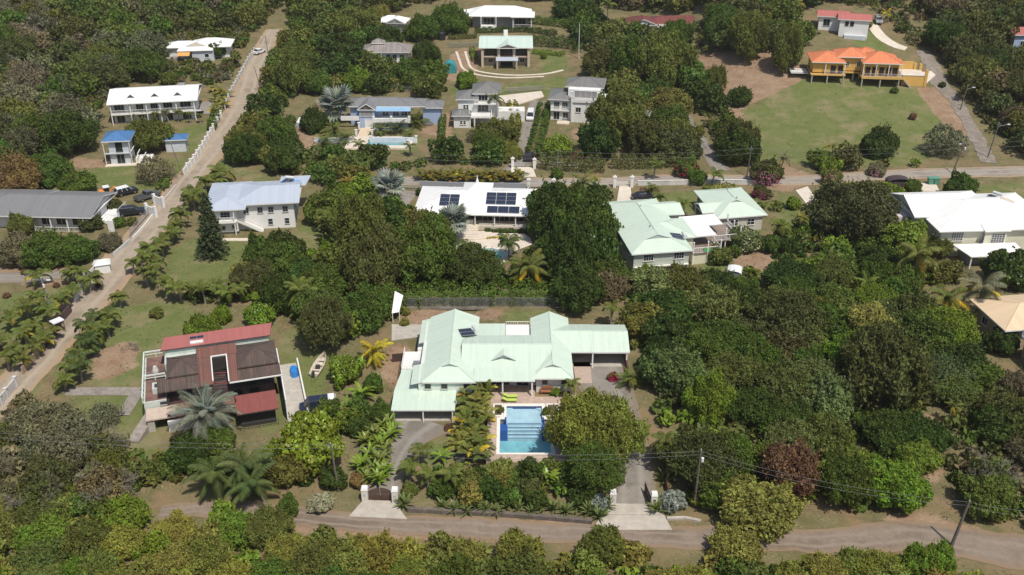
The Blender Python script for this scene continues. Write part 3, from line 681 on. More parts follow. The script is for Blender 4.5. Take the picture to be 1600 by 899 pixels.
H.rail([(-1, -3.2), (4.1, -3.2), (4.1, .9)], 2.25, 1.0, .3, r=.045); H.rail([(4.4, 1.1), (9.7, 1.1), (9.7, 7.2)], 2.15, 1.0, .3, r=.045)
MB().box(.9, -3.26, 2.4, 2.3, -3.22, 3.05).build("green_banner", mat("green_cloth", (.08, .38, .12), .8), H.r)
for k in range(3): MB().bar((2.0 + .55 * k, -1.6 - .25 * (k % 2), 2.25), (2.0 + .55 * k, -1.6 - .25 * (k % 2), 2.95), .2, 8, .12).build("clay_pot", mat("terracotta", (.38, .16, .07), .8), H.r)

# ---- cottage
H = House("cottage", "small single storey cottage with pale green roof at the right of the white deck", (1145, 340), 3.2, 10, mat("pale_stone_wall", (.50, .48, .42), .85), ROOFG, cat="cottage")
H.walls(-2.3, .5, 6.2, 13.2, 3.1); H.hip(-3.0, 0, 7.0, 13.8, 3.2, .36, 'y', (1, 1), vents=(1.1, 0)); H.hip(-5.0, 2.8, 1.6, 7.6, 3.22, .38, 'x', (0, 0), inset=.5)
H.walls(-2.2, 3.2, -1, 7.2, 3.3)
for x in (.6, 3.9): H.win('F', x, .5, 1.2, 1.4, 1.2, 2, 2)
for y in (6.5, 10.5): H.win('L', y + 1.5, -2.3, 1.2, 1.2, 1.1, 2, 1, SAGE)
H.win('L', 5.2, -2.2, .2, 1.6, 1.9, 3, 1, name="door"); H.posts([(-4.7, 3.0), (-4.7, 7.4)], -.4, 3.1)
for y in (4.5, 9.5): MB().bar((2.3, y, 4.6), (2.3, y, 5.4), .12, 8).build("vent_pipe", GALV, H.r)

# ---- large white roofed house at the right
H = House("house", "wide cream house with big white stepped roofs at the right edge beside palms", (1468, 362), 5.4, 4, CREAM, ROOFW)
H.walls(.8, .8, 21, 13, 5.2); H.hip(0, 0, 22.5, 16.4, 5.35, .30, 'x', (1, 1), vents=(0, 0))
H.hip(-2.2, 5.6, 14, 17, 5.75, .34, 'x', (0, 1), inset=.6, gm=WHITEW); H.walls(-1.4, 6.6, 3, 16, 5.3, m=WHITEW); H.walls(-3.6, 9.0, -1.2, 15.5, 4.4, m=PINKW, name="balcony")
H.win('F', 3.9, .8, 3.1, 2.1, 1.7, 5, 5); H.box("bay", 8.6, -.1, 2.3, 12.6, .8, 5.1); H.win('F', 11.0, -.1, 2.9, 2.4, 1.7, 5, 5); H.win('L', .35, 8.6, 2.9, .7, 1.7, 2, 5)
H.hip(8.2, -.5, 13.0, 3.0, 5.36, .3, 'x', (0, 0)); H.win('F', 18.6, .8, 2.4, 1.0, 2.0, 1, 1, WHITE, name="door")
H.shed([(4.2, -4.6, 2.5), (9.3, -4.6, 2.5), (9.3, -.1, 2.8), (2.9, -.1, 2.8)]); H.shed([(9.32, -3.4, 2.55), (14.5, -3.4, 2.55), (14.5, -.12, 2.8), (9.32, -.12, 2.8)])
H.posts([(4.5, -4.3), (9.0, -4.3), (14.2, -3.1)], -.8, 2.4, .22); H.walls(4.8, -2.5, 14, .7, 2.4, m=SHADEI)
for y in (8.5, 11.5, 14.5): H.win('L', y, -1.4, 2.9, 1.4, 1.5, 2, 3)
H.win('L', 3.2, .8, 2.7, 1.6, 1.6, 3, 3); H.win('L', 12, -3.6, 1.2, 1.8, 1.6, 3, 1)
H.heater(15.5, 11.5, 7.0, -.9, -.2)
g = MB(); g.poly([(14.2, 7.2, 7.05), (18.0, 8.4, 7.0), (15.4, 9.2, 7.9)]).build("gable_wall", mat("beige_gable", (.48, .42, .34), .8), H.r)

# ---- beige roofed house, right edge
H = House("house", "beige house with an orange-beige roof and a balustraded terrace cut by the right edge", (1573, 514), 4.2, 8, mat("beige_wall", (.40, .31, .2), .85), ROOFBG)
H.walls(.5, .5, 14, 9, 4); H.hip(-.6, -.6, 15, 9.8, 4.2, .3, 'x', (1, 1))
H.walls(2.0, -8.6, 14, -2.0, 3.6); H.box("terrace_slab", 1.4, -9.2, 3.6, 14.5, -1.6, 3.8, GREYP); H.rail([(1.5, -1.7), (1.5, -9.1), (14, -9.1)], 3.8, 1.0, .3, m=GREYP, r=.05)
H.walls(5.0, -1.5, 14, .5, 5.2)
for y in (-7.3, -5.2, -3.2): H.win('L', y, 2.0, .9, .9, 1.5, 1, 1, GREYP)
for y in (3, 6): H.win('L', y, .5, 1.5, 1.4, 1.2, 2, 1)

# ---- derelict burnt house on the left
H = House("derelict_house", "burnt out derelict house with faded red roof strip and charred hip roofs", (249, 601), 5.3, 16.5, WHITEW, ROOFBR, cat="ruined house")
DMINT = mat("dirty_mint_wall", (.50, .56, .51), .85, .15, 1, dirt=(.3, .28, .25), dirtamt=.6)
BURNT = mat("scorched_floor", (.20, .11, .09), .95, .4, 1, dirt=(.05, .045, .04), dirtamt=.8)
CHAR = mat("charred_timber", (.03, .026, .024), .95)
H.walls(.4, .7, 15, 9.6, 2.4, m=mat("scorched_wall", (.10, .06, .055), .9, .4, 1.2, dirt=(.03, .03, .03), dirtamt=.8))
H.walls(.6, 5.6, 15.2, 9.8, 5.0, m=DMINT)
H.trim = ROOFBR; H.hip(.9, 1.5, 5.1, 6.8, 5.3, .42, 'x', (1, 1)); H.trim = ROOFBR; H.hip(10.4, 1.2, 15.9, 7.4, 5.35, .42, 'x', (1, 1))
FADED = roofmat("rust_red_roof", (.19, .085, .065), .28, .85, .18, dirt=(.10, .065, .055), dirtamt=1.0, var=.2, bump=1)
H.shed([(-.4, -.6, 4.4), (5.2, -.6, 4.4), (5.2, 1.7, 5.0), (-.4, 1.7, 5.0)], ROOFBR); H.shed([(10.3, -.9, 4.4), (16.1, -.9, 4.4), (16.1, 1.5, 5.0), (10.3, 1.5, 5.0)], ROOFBR)
H.shed([(5.22, -.55, 4.42), (6.95, -.55, 4.42), (6.95, 5.2, 5.35), (5.0, 5.2, 5.35)], FADED)
H.shed([(9.05, -.85, 4.42), (10.28, -.85, 4.42), (10.5, 5.2, 5.35), (9.05, 5.2, 5.35)], FADED); H.shed([(5.0, 5.25, 5.36), (10.5, 5.25, 5.36), (10.5, 7.6, 5.75), (5.0, 7.6, 5.75)], FADED)

for a, b in (((6.95, .0, 4.6), (6.95, 5.3, 5.3)), ((9.05, -.6, 4.5), (9.05, 5.3, 5.3)), ((6.9, 5.3, 5.35), (9.1, 5.3, 5.35)), ((9.1, -.95, 4.45), (16.2, -.95, 4.45))): MB().bar(a, b, .11, 4).build("roof_edge", WHITE, H.r)
H.walls(6.6, 4.9, 9.4, 5.2, 5.2, m=CHAR)
for k in range(6): MB().bar((7.0, .4 + .85 * k, 4.0 - .25 * (k % 3)), (9.0, .2 + .85 * k, 3.7 + .2 * (k % 2)), .07, 4).build("fallen_rafter", CHAR if k % 3 else mat("red_timber", (.22, .06, .045), .9), H.r)
H.shed([(.2, 7.6, 6.15), (15.4, 7.6, 6.15), (16.0, 12.2, 5.6), (.6, 12.2, 5.6)], ROOFRED)
H.walls(.7, 7.9, 15.2, 8.1, 6.0, m=DMINT); H.walls(.9, 9.5, 15.3, 11.8, 5.3, m=DMINT)
H.heater(5.2, 9.9, 5.75, 3.14, -.02)
# left roof deck with parapet
H.walls(-2.4, -.4, .55, 11.6, 3.0, m=DMINT); H.box("roof_deck", -2.2, -.2, 3.0, .5, 11.4, 3.08, BURNT)
for (a, b) in (((-2.45, -.45), (-2.45, 11.6)), ((-2.45, 11.6), (.7, 11.6)), ((-2.3, 5.0), (.5, 5.0))):
    m_ = MB(); A, Bv = Vector((*a, 3.0)), Vector((*b, 3.0)); m_.bar(A + Vector((0, 0, .95)), Bv + Vector((0, 0, .95)), .12, 4).bar(A + Vector((0, 0, .5)), Bv + Vector((0, 0, .5)), .07, 4)
    n = int((Bv - A).length / 1.2)
    for i in range(n + 1): p = A + (Bv - A) * i / n; m_.bar(p, p + Vector((0, 0, .95)), .08, 4)
    m_.build("balustrade", mat("chalky_mint_paint", (.60, .66, .62), .8), H.r)
MB().box(-1.2, 1.3, 3.05, .2, 3.0, 3.9).build("water_cistern", DMINT, H.r); MB().box(-.9, 1.6, 3.9, -.1, 2.6, 3.93).build("cistern_lid", DARKM, H.r)
MB().lathe([(0, .9), (.25, .85), (.45, .3), (.5, 0)], (-.9, 7.3, 3.08), 10).build("broken_dish", mat("ash_grey", (.45, .45, .43), .9, .3), H.r)
for k in range(5): MB().box(-.3, -.9 + .35 * k, 2.6 - .0 * k, .9, -.75 + .35 * k, 2.75).build("broken_slat", CHAR, H.r)
H.box("porch_roof", -2.2, -3.4, 1.9, 1.6, -.6, 2.1, mat("pinkish_concrete", (.50, .40, .33), .9)); H.box("porch_wall", -2.1, -3.2, -.8, -1.2, -.8, 1.88, CONC)
H.box("veranda_floor", .6, -3.4, 1.3, 9.4, .6, 1.5, BURNT); H.box("veranda_beam", .6, -3.5, 2.3, 9.4, -3.3, 2.5, mat("red_timber", (.22, .06, .045), .9))
H.shed([(9.6, -6.6, 2.85), (15.0, -6.6, 2.85), (15.0, -2.8, 3.4), (9.6, -2.8, 3.4)], roofmat("dull_red_roof", (.22, .06, .05), .4, .6, .08)); H.walls(10, -5.6, 14.6, -2.9, 2.7, m=CHAR); H.rail([(9.8, -6.5), (14.8, -6.5)], .3, .9, .5, m=DARKM)
for y in (8.2, 5.9): H.win('F', 4 + y, .7, .5, 1.2, 1.5, 2, 2, CHAR)
H.walls(.5, -3.9, 6.5, -3.5, 1.6, m=WHITEW, name="garden_wall")
H.box("side_passage", 16.2, -8.4, -.5, 18.8, 8.2, .5, CONC); MB().box(18.8, -8.3, -.5, 19.0, 8.2, 1.3).build("passage_wall", WHITEW, H.r); MB().box(16.05, -6, -.5, 16.2, 8.0, 3.6).build("gutter_wall", mat("fresh_white_wall", (.72, .73, .74), .7), H.r)
t = MB().lathe([(0, .9), (.5, .9), (.55, .5), (.6, 0)], (18.1, 5.6, .5), 12).lathe([(0, .9), (.5, .9), (.55, .5), (.6, 0)], (18.1, 4.6, .5), 12).build("blue_barrel", mat("blue_plastic", (.03, .2, .55), .4), H.r)
MB().prism([(-4.9, -4.8, -.5), (-3.4, -5.4, -.5), (-.9, -1.2, -.5), (-2.3, -.8, -.5)], [(-4.9, -4.8, .3), (-3.4, -5.4, .3), (-.9, -1.2, 1.7), (-2.3, -.8, 1.7)]).build("ramp", CONCD, H.r)

# ---- long grey roofed bungalow far left
H = House("bungalow", "long low bungalow with dark grey roof at the left edge behind bushes", (45, 339), 3.1, -3, WHITEW, ROOFGR, cat="bungalow")
H.walls(-12, 1.8, 11.3, 10.8, 3.0); H.hip(-13, 0, 12.0, 12.6, 3.15, .30, 'x', (1, 0), inset=.5); H.hip(-13.5, 2.6, 0.2, 12.8, 3.2, .28, 'x', (1, 0), cap=False)
for x in (2.3, 5.2, 8.3): H.win('F', x, 1.8, .8, 1.9, 1.6, 2, 1)
H.posts([(.5, .3), (3.8, .3), (7, .3), (10.2, .3)], -.3, 3.0, .2, WHITE); H.rail([(.5, .3), (10.2, .3)], 0, .9, .3)
for y in (5, 8.5): H.win('R', y, 11.3, .9, .8, 1.2, 1, 1)
stairs(MB(), 14.6, 5.2, 0, 11.4, 5.2, 1.1, 6, 2.4).build("steps", WHITEW, H.r); H.box("porch", 11.3, 6.3, -.4, 14.2, 10.6, 1.1, WHITEW); H.rail([(14.2, 6.3), (14.2, 10.6)], 1.1, .9)
H.box("lattice_screen", 14.5, .8, -.2, 15.6, 1.1, 2.3, WHITEW)

# ---- two storey white house with pale blue grey roof
H = House("house", "two storey white house with pale blue metal roof and outside stair, left of centre", (318, 329), 5.4, 7, WHITEW, ROOFPB)
H.walls(5.6, 2.4, 16.2, 11.6, 5.3); H.walls(1.0, 1.0, 5.7, 12, 5.2)
H.hip(4.6, 1.6, 17.4, 13.0, 5.45, .24, 'x', (1, 0), cap=False); H.hip(-.2, -.2, 7.6, 13.6, 5.35, .26, 'y', (1, 1), cap=False); H.shed([(13.0, 9.5, 5.75), (18.2, 9.5, 5.75), (19.0, 13.9, 5.95), (13.2, 13.9, 5.95)])
H.heater(14.6, 10.8, 6.0, -.35, -.02); MB().box(13.2, 9.7, 5.80, 17.0, 12.5, 5.86).build("blue_tarpaulin", mat("blue_tarp", (.12, .32, .72), .6), H.r)
for x in (7.3, 9.9, 11.9, 14.6): H.win('F', x, 2.4, 3.35, .9, 1.1, 2, 2, GREYP)
for x in (11.6, 14.7): H.win('F', x, 2.4, .9, .75, 1.1, 1, 2, GREYP)
for y in (4.5, 7.5): H.win('R', y, 16.2, 3.3, .7, 1.1, 1, 2, GREYP); H.win('R', y + .5, 16.2, .7, .6, 1.2, 1, 1, GREYP)
H.win('F', 3.6, 1.0, 3.2, 1.6, 1.2, 3, 2, GREYP); H.win('F', 3.0, 1.0, .9, .6, .7, 1, 1, GREYP); H.win('F', 5.0, 1.0, 1.1, .8, .6, 1, 1, GREYP)
H.box("balcony", .6, -.1, 2.55, 5.6, 1.0, 2.75, WHITE); H.rail([(.7, 1), (.7, 0), (5.4, 0)], 2.75, .95, .25); H.posts([(.8, .1), (5.3, .1)], -.3, 5.1)
MB().prism([(5.6, .9, 2.3), (5.6, 2.2, 2.3), (10.2, 2.2, -.3), (10.2, .9, -.3)], [(5.6, .9, 2.75), (5.6, 2.2, 2.75), (10.2, 2.2, .1), (10.2, .9, .1)]).build("stair", WHITE, H.r)
MB().bar((5.6, .95, 3.6), (10.2, .95, .95), .07, 4).bar((5.6, .95, 3.15), (10.2, .95, .5), .05, 4).build("stair_rail", WHITE, H.r)
H.box("plinth_shadow_strip", .9, .9, -.6, 5.8, 1.4, .35, DARKM)  # solid dark strip standing in for the shadow along the plinth

# ---- white house with solar panels
H = House("house", "white roofed house with blue solar panels and pointed finial above a curved terrace", (645, 333), 3.3, -3.5, WHITEW, ROOFW)
H.walls(1.5, 3.0, 21.5, 11, 3.1, m=mat('veranda_shade_wall', (.07, .065, .06), .8)); H.hip(0, 0, 23, 13.5, 3.25, .30, 'x', (1, 1), cap=False)  # veranda shade painted into the wall colour as near-black
H.hip(8.6, 5.0, 14.4, 12.8, 4.6, .42, 'x', (1, 1), cap=False); MB().lathe([(.9, 0), (.35, .6), (.12, 1.4), (.02, 2.2)], (11.5, 9, 5.6), 10).build("finial", WHITE, H.r)
H.panel(4.7, 2.2, 3.9, 3.8, 3.3, .30, nx=2, ny=3); H.panel(13.6, 2.9, 4.12, 5.8, 3.4, .30, nx=3, ny=3); H.panel(14.0, .5, 3.40, 6.2, 1.9, .30, nx=3, ny=1)
H.posts([(9.6, .4), (11.8, .4), (15.5, .4), (19.5, .4)], 0, 3.05, .2); 
for x in (10.7, 14, 17.2, 20): H.win('F', x, 3.0, .3, 1.8, 2.0, 2, 1, WHITE)
stairs(MB(), 10.7, -1.6, 0, 10.7, .2, .8, 5, 3.6, 'y').build("steps", PALE, H.r); H.box("terrace", 1.2, .2, -.4, 22, 3.0, .8, PALE); H.rail([(12.6, .3), (21.8, .3)], .8, .5, .4, m=WHITE)
MB().box(10.0, 1.3, .8, 11.4, 2.0, 1.5).build("patio_table", WHITE, H.r)

# ---- pale blue villa with pool
H = House("villa", "pale blue villa with dark grey roof, blue awning and white terrace above a pool", (543, 166), 4.8, 0, BLUEW, ROOFGR, cat="villa")
H.walls(.5, .5, 14.5, 5.8, 4.6); H.hip(-.3, -.3, 15.2, 6.4, 4.8, .36, 'x', (1, 1)); H.hip(12.0, .0, 18.8, 6.2, 4.7, .33, 'x', (0, 1)); H.hip(17.3, .2, 23.0, 6.0, 4.3, .36, 'x', (1, 1)); H.walls(18.0, .8, 22.3, 5.4, 4.2)
H.hip(2.6, -2.6, 7.0, 4.0, 4.75, .65, 'y', (0, 0), inset=.3, gm=mat("slatted_timber_gable", (.16, .13, .11), .9)); H.walls(3.0, -2.2, 6.6, .5, 4.6, m=BLUEW)
H.win('F', 4.8, -2.2, 3.0, 2.8, 1.2, 3, 1, GREYP, SHADEI); H.win('F', 5.2, -2.2, .2, 1.8, 2.0, 1, 1, WHITE, WHITEW, name="door")
H.box("terrace_floor", 6.6, -4.2, 1.9, 15.2, .5, 2.15, WHITEW); H.walls(7.0, -3.6, 14.8, -3.4, 1.9, m=BLUEW); 
for x in (8.6, 9.7): H.win('F', x, -3.6, .7, .7, .9, 1, 2)
H.box("parapet", 6.6, -4.35, 2.15, 15.2, -4.1, 3.1, WHITE); H.box("parapet", -1.5, -2.2, 1.9, 2.9, -2.0, 3.0, WHITE)
for x in (6.7, 10.9, 15.1): H.box("parapet_pier", x - .25, -4.45, 2.1, x + .25, -3.98, 3.7, WHITE)
MB().slab([(6.9, -1.9, 4.15), (15.3, -1.9, 4.15), (15.3, -.2, 4.7), (6.9, -.2, 4.7)], .06).build("awning", mat("sky_blue_awning", (.24, .40, .56), .7), H.r)
for x in (9, 11.5, 13.5): H.win('F', x, .5, 2.3, 1.5, 1.8, 2, 1)
# stair wall and walk to the pool
H.box("walk", 3.2, -17.5, -.3, 6.4, -2.6, .22, mat("sandy_walk", (.58, .47, .34), .9, .1)); H.box("garden_wall", 6.9, -12.6, -.3, 17.4, -12.3, 1.3, mat("pale_blue_white_wall", (.6, .66, .72), .8)); H.box("garden_wall", -6.2, -12.6, -.3, 2.7, -12.3, 1.2, mat("pale_blue_white_wall", (.6, .66, .72), .8))
for x, y in ((2.8, -12.4), (6.8, -12.4), (17.4, -12.4), (2.9, -3), (6.7, -3.4), (2.9, -8), (6.7, -8)): H.posts([(x, y)], -.3, 1.7, .45)
H.box("low_terrace", -12.5, -1.5, -.5, -5.8, 2.5, 1.1, BLUEW); H.box("low_terrace_floor", -12.4, -1.4, 1.1, -5.9, 2.4, 1.16, WHITE)

# ---- grey twin houses behind
H = House("house", "narrow grey roofed three level white house with curved balcony behind a palm", (713, 155), 6.3, 0, WHITEW, ROOFGR2)
H.walls(.4, .5, 5.0, 6.5, 6.1); H.hip(-.2, 0, 5.4, 6.9, 6.2, .4, 'x', (1, 0)); H.walls(4.2, 1.2, 10.2, 8.2, 7.2); H.hip(3.7, .7, 10.8, 8.8, 7.4, .5, 'y', (1, 1))
H.walls(-.6, -2.8, 3.2, .6, 3.1); H.hip(-1.1, -3.4, 3.6, 1.0, 3.2, .45, 'x', (1, 1)); H.box("balcony", 3.0, -3.0, 2.5, 8.6, 1.2, 2.75, WHITE); H.rail([(3.1, 1), (3.1, -2.9), (8.4, -2.9), (8.5, 1.0)], 2.75, .9, .2)
H.box("upper_balcony", 4.2, -.6, 5.0, 9.6, 1.2, 5.2, WHITE); H.rail([(4.3, -.5), (9.5, -.5)], 5.2, .8, .2); H.posts([(3.3, -2.8), (4.4, -2.8), (8.2, -2.8)], -.5, 2.5, .3)
H.win('F', 2.6, .5, 3.6, .5, 1.1, 1, 2); H.win('F', 1.9, .5, 3.6, .5, 1.1, 1, 2); H.win('F', 1.2, -2.8, .9, .5, .9, 1, 2); H.win('F', 2.0, -2.8, .9, .5, .9, 1, 2); H.win('F', 6.4, 1.2, 2.9, 2.4, 1.9, 3, 1); H.win('F', 6.4, 1.2, 5.5, 2.2, 1.4, 3, 1)
H.walls(9.5, 1.5, 16.5, 5.5, 2.6, m=WHITEW, name="garage"); H.rail([(9.5, 1.5), (16.5, 1.5)], 2.6, .9)
H = House("house", "square three level white house with grey hip roof and open roof balcony", (857, 155), 5.4, -9, WHITEW, ROOFGR2)
H.walls(.5, .6, 5.6, 8.6, 5.3); H.hip(-.3, 0, 6.2, 9.2, 5.4, .32, 'y', (1, 1)); H.walls(4.6, 1.6, 12.4, 10.0, 7.6); H.hip(3.6, 3.2, 13.2, 11.2, 7.8, .34, 'x', (1, 1))
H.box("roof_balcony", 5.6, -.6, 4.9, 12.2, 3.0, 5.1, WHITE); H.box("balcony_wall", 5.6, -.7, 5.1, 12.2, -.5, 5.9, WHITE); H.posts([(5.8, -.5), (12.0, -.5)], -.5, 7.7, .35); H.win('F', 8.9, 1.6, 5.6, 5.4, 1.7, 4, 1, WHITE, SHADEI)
H.walls(5.6, -.4, 12.2, 1.6, 4.9); H.rail([(.6, .0), (5.4, .0)], 2.7, .9, .2); H.box("balcony", .5, -.1, 2.5, 5.6, .6, 2.7, WHITE); H.win('F', 2.0, .6, 3.1, 1.3, 1.5, 3, 1); H.win('F', 4.0, .6, 3.1, 1.3, 1.5, 3, 1); H.win('F', 2.0, .6, .2, 1.4, 1.9, 2, 1, name="door"); H.win('F', 4.2, .6, .6, 1.2, 1.4, 2, 1)
H.walls(12.2, 3.5, 14.6, 9, 4.6, m=MINTW); H.box("front_step", 2.4, -2.6, -.3, 5.4, -.4, .25, PALE)
H.win('F', 7.4, -.4, 2.6, 1.2, 1.2, 2, 1); H.win('F', 10.4, -.4, 2.6, 1.2, 1.2, 2, 1)

# ---- stone house with mint roof and porch gable
H = House("house", "two storey tan stone house with flat mint green roof and small porch gable", (748, 75), 5.6, 0, TANW, ROOFMINT)
H.walls(.8, 2.2, 14.2, 10.5, 5.4); H.hip(0, 0, 15.2, 13.6, 5.6, .20, 'x', (0, 0), inset=.8); H.hip(5.0, -.6, 11.2, 5, 5.7, .36, 'y', (0, 0), inset=.6)
for x in (1.0, 5.6, 9.9, 14.0): H.box("stone_pier", x - .35, .4, -.6, x + .35, 2.2, 5.3, mat("pale_stone_pier", (.5, .42, .32), .9))
for x, w in ((3.3, 3.2), (7.7, 3.2), (12, 3.0)): H.win('F', x, 2.2, 3.0, w, 1.9, 3, 1, mat("red_brown_timber", (.12, .05, .035), .8)); 
H.rail([(6.1, .5), (9.5, .5)], 3.0, .9, .2, m=MATS["red_brown_timber"]); H.box("balcony", 1.2, .6, 2.7, 13.8, 2.2, 2.95, TANW)
MB().slab([(4.8, -2.0, 2.5), (11.0, -2.0, 2.5), (11.0, .6, 2.9), (4.8, .6, 2.9)], .08).build("awning", ROOFPB, H.r); H.posts([(5.2, -1.7), (10.6, -1.7)], -.6, 2.4, .45, TANW)
H.win('F', 7.8, 2.2, .2, 3, 2.0, 3, 1, DARKM, name="door"); H.win('F', 3.2, 2.2, .9, 1.2, 1.1, 2, 1); H.win('F', 12.2, 2.2, .9, 1.2, 1.1, 2, 1)
MB().box(6.9, 11.2, 5.6, 8.1, 12.4, 7.6).build("chimney", WHITE, H.r)
# ---- long white roofed house at top
H = House("house", "long low house with bright white hip roofs at the top edge behind hedges", (730, 25), 4.2, -2, WHITEW, ROOFW)
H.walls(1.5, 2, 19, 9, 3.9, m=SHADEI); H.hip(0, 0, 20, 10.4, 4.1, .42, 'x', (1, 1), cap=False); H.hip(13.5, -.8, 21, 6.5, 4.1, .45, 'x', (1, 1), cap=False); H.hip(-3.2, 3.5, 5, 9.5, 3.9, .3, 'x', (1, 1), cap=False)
H.box("veranda", 4.2, -.5, -.5, 9, 2, 1.2, WHITEW); H.posts([(4.3, -.2), (9, -.2), (14.3, -.2), (20, -.2)], -.5, 3.9, .25); H.rail([(14.2, -.2), (20, -.2)], .8, .9)
for x in (6.6, 16.5): H.win('F', x, 2.0, 1.2, 3.4, 2.0, 3, 1)
# ---- small white roofed
H = House("cottage", "small cottage with white gabled roof half hidden by trees at the top", (587, 34), 4.0, -9, WHITEW, ROOFW, cat="cottage")
H.walls(.5, .5, 8.5, 5.5, 3.9); H.hip(0, 0, 5.4, 6.5, 3.9, .45, 'x', (1, 0), cap=False); H.hip(3.2, -1.0, 9.6, 6.0, 4.0, .45, 'y', (0, 1), cap=False, inset=.4)
H.win('F', 7.5, -.6, 1.0, 1, 1.2, 1, 1)
# ---- shingle roofed pavilion
H = House("house", "white house with weathered brown shingle roof and small cupola behind trees", (564, 82), 3.4, 0, WHITEW, ROOFSH)
H.walls(.8, .8, 13.0, 7.2, 3.3); H.hip(0, 0, 14, 8.4, 3.4, .42, 'x', (1, 1)); H.hip(2.6, 3.0, 6.4, 6.0, 5.2, .6, 'x', (1, 1)); H.walls(3.1, 3.3, 5.9, 5.7, 5.2, 4.0, m=ROOFSH, name="cupola_wall")
for x in (1.9, 4.1, 7.6, 9.4, 11.4): H.win('F', x, .8, .9, 1.1, 1.6, 2, 1)
H.rail([(.9, .2), (5.6, .2)], .8, .9, .2, m=mat("dark_brown_timber", (.05, .035, .03), .8)); H.box("deck", .8, -.1, .5, 5.7, .8, .8, DARKM); H.posts([(5.7, .2), (.9, .2)], -.5, 3.3)
# ---- left far white house with 3 vents
H = House("house", "two storey white house with three dark roof vents and long verandas by the lane", (166, 164), 5.3, 10, WHITEW, ROOFW)
H.walls(.9, 2.0, 20.0, 11.5, 5.1, m=WHITEW); H.hip(0, 0, 21.2, 13.6, 5.3, .26, 'x', (0, 0), inset=.6, cap=False); H.walls(-1.0, 8, 1.5, 13, 4.9)
for x in (5.4, 11, 16.4):
    v = MB().poly([(x, 2.6, 6.75), (x - 1.1, 2.0, 5.95), (x, 4.8, 6.75)]).poly([(x, 2.6, 6.75), (x, 4.8, 6.75), (x + 1.1, 2.0, 5.95)]).build("roof_vent", ROOFW, H.r); MB().poly([(x - .9, 2.45, 5.98), (x + .9, 2.45, 5.98), (x, 2.65, 6.68)]).build("vent_louvre", DARKM, v)
MB().box(16.2, 8.3, 6.4, 17.6, 9.4, 7.2).build("roof_unit", GALV, H.r)
H.box("veranda_floor", .5, .3, 2.4, 20.4, 2.0, 2.65, WHITE); H.rail([(.6, .4), (20.3, .4)], 2.65, .9, .25); H.posts([(.7, .4), (5.2, .4), (9.0, .4), (12.2, .4), (16.0, .4), (20.2, .4)], -1.0, 5.1, .22)
for x, w in ((2.4, 2.2), (7.2, 1.6), (10.6, 1.6), (13.8, 2.0), (18.0, 2.4)): H.win('F', x, 2.0, 2.8, w, 1.7, 3, 1, GREYP); H.win('F', x, 2.0, .1, w * .8, 1.6, 2, 1, GREYP)
H.rail([(20.3, .4), (20.6, 9.5)], 2.65, .9, .3); MB().prism([(20.3, 1, 2.2), (21.6, 1, 2.2), (21.6, 9, -.4), (20.3, 9, -.4)], [(20.3, 1, 2.6), (21.6, 1, 2.6), (21.6, 9, .1), (20.3, 9, .1)]).build("stair", WHITE, H.r)
# ---- white house further up
H = House("house", "white roofed house with orange awning beside a round dark tree, top left", (302, 80), 3.2, 6, WHITEW, ROOFW)
H.walls(-.6, .5, 5.4, 6, 3.1, m=mat("pale_grey_wall", (.52, .55, .58), .8)); H.hip(-4.6, 0, 5.4, 6.8, 3.3, .35, 'x', (1, 1), cap=False); H.hip(-1.5, 2.5, 10.2, 11, 3.6, .38, 'x', (1, 1), cap=False); H.hip(-8.5, 3, 1.5, 9.5, 3.5, .35, 'x', (1, 1), cap=False); H.walls(-7.8, 3.8, 9.4, 10, 3.4)
MB().slab([(-4.4, -1.6, 2.3), (-1.0, -1.6, 2.3), (-1.0, .4, 3.0), (-4.4, .4, 3.0)], .08).build("awning", mat("orange_awning", (.62, .33, .1), .8), H.r); H.win('F', 3.5, .5, 1.2, 1.1, 1, 1, 1); H.box("veranda", -8.5, 1.5, -.8, -4.6, 3.7, .8, CONCD)
g = MB().poly([(-2.5, 1.9, 4.1), (3.4, 1.9, 4.1), (.6, 2.3, 5.2)]).build("gable_wall", MATS["beige_gable"], H.r)
# ---- dark red roof top centre
H = House("house", "white house with a long dark red tiled roof half hidden by trees at the top", (983, 40), 3.6, 2, WHITEW, ROOFDR)
H.walls(1, 1, 22, 8, 3.5); H.hip(0, 0, 9, 9.5, 3.6, .4, 'y', (0, 1)); H.hip(6, 1, 24, 9.5, 3.7, .35, 'x', (1, 1)); H.posts([(15, .9), (20, .9)], -.5, 3.5, .3); H.win('F', 17.5, 1, .6, 3.4, 2.2, 3, 1); H.win('F', 3.5, 1, 1, 1.2, 1.3, 2, 1)
# ---- red roofed white house on the hill
H = House("house", "tall white house with red tin roof standing on the mown hilltop", (1312, 26), 5.6, -14, WHITEW, ROOFRED)
H.walls(.4, .5, 9.4, 6.5, 5.4, -2.5); H.hip(-.4, 0, 10.2, 7.2, 5.4, .32, 'x', (0, 0), inset=.5); H.walls(-6.0, 4.5, 2, 10.5, 5.0, -1.0); H.hip(-6.8, 3.8, 3.5, 11.2, 5.2, .3, 'x', (0, 0), inset=.5); H.win('F', 2.6, .5, 3.5, 1.0, 1.2, 2, 1, DARKM); H.win('F', 4.2, .5, 3.5, 1.0, 1.2, 2, 1, DARKM); H.win('F', -3.5, 4.5, 2.2, 2.0, 2, 2, 1, GREYP); H.win('R', 4.0, 9.4, 3.3, .9, 1.2, 1, 1, DARKM)
H.box("lower_wall", 2.2, -1.0, -3.5, 9.0, .5, .8, mat("pale_grey_wall", (.52, .55, .58), .8)); H.box("patio", 3.5, -4.0, -3.2, 9.0, -1.0, -1.6, WHITEW)
H.r.scale = (.86, .86, .9)
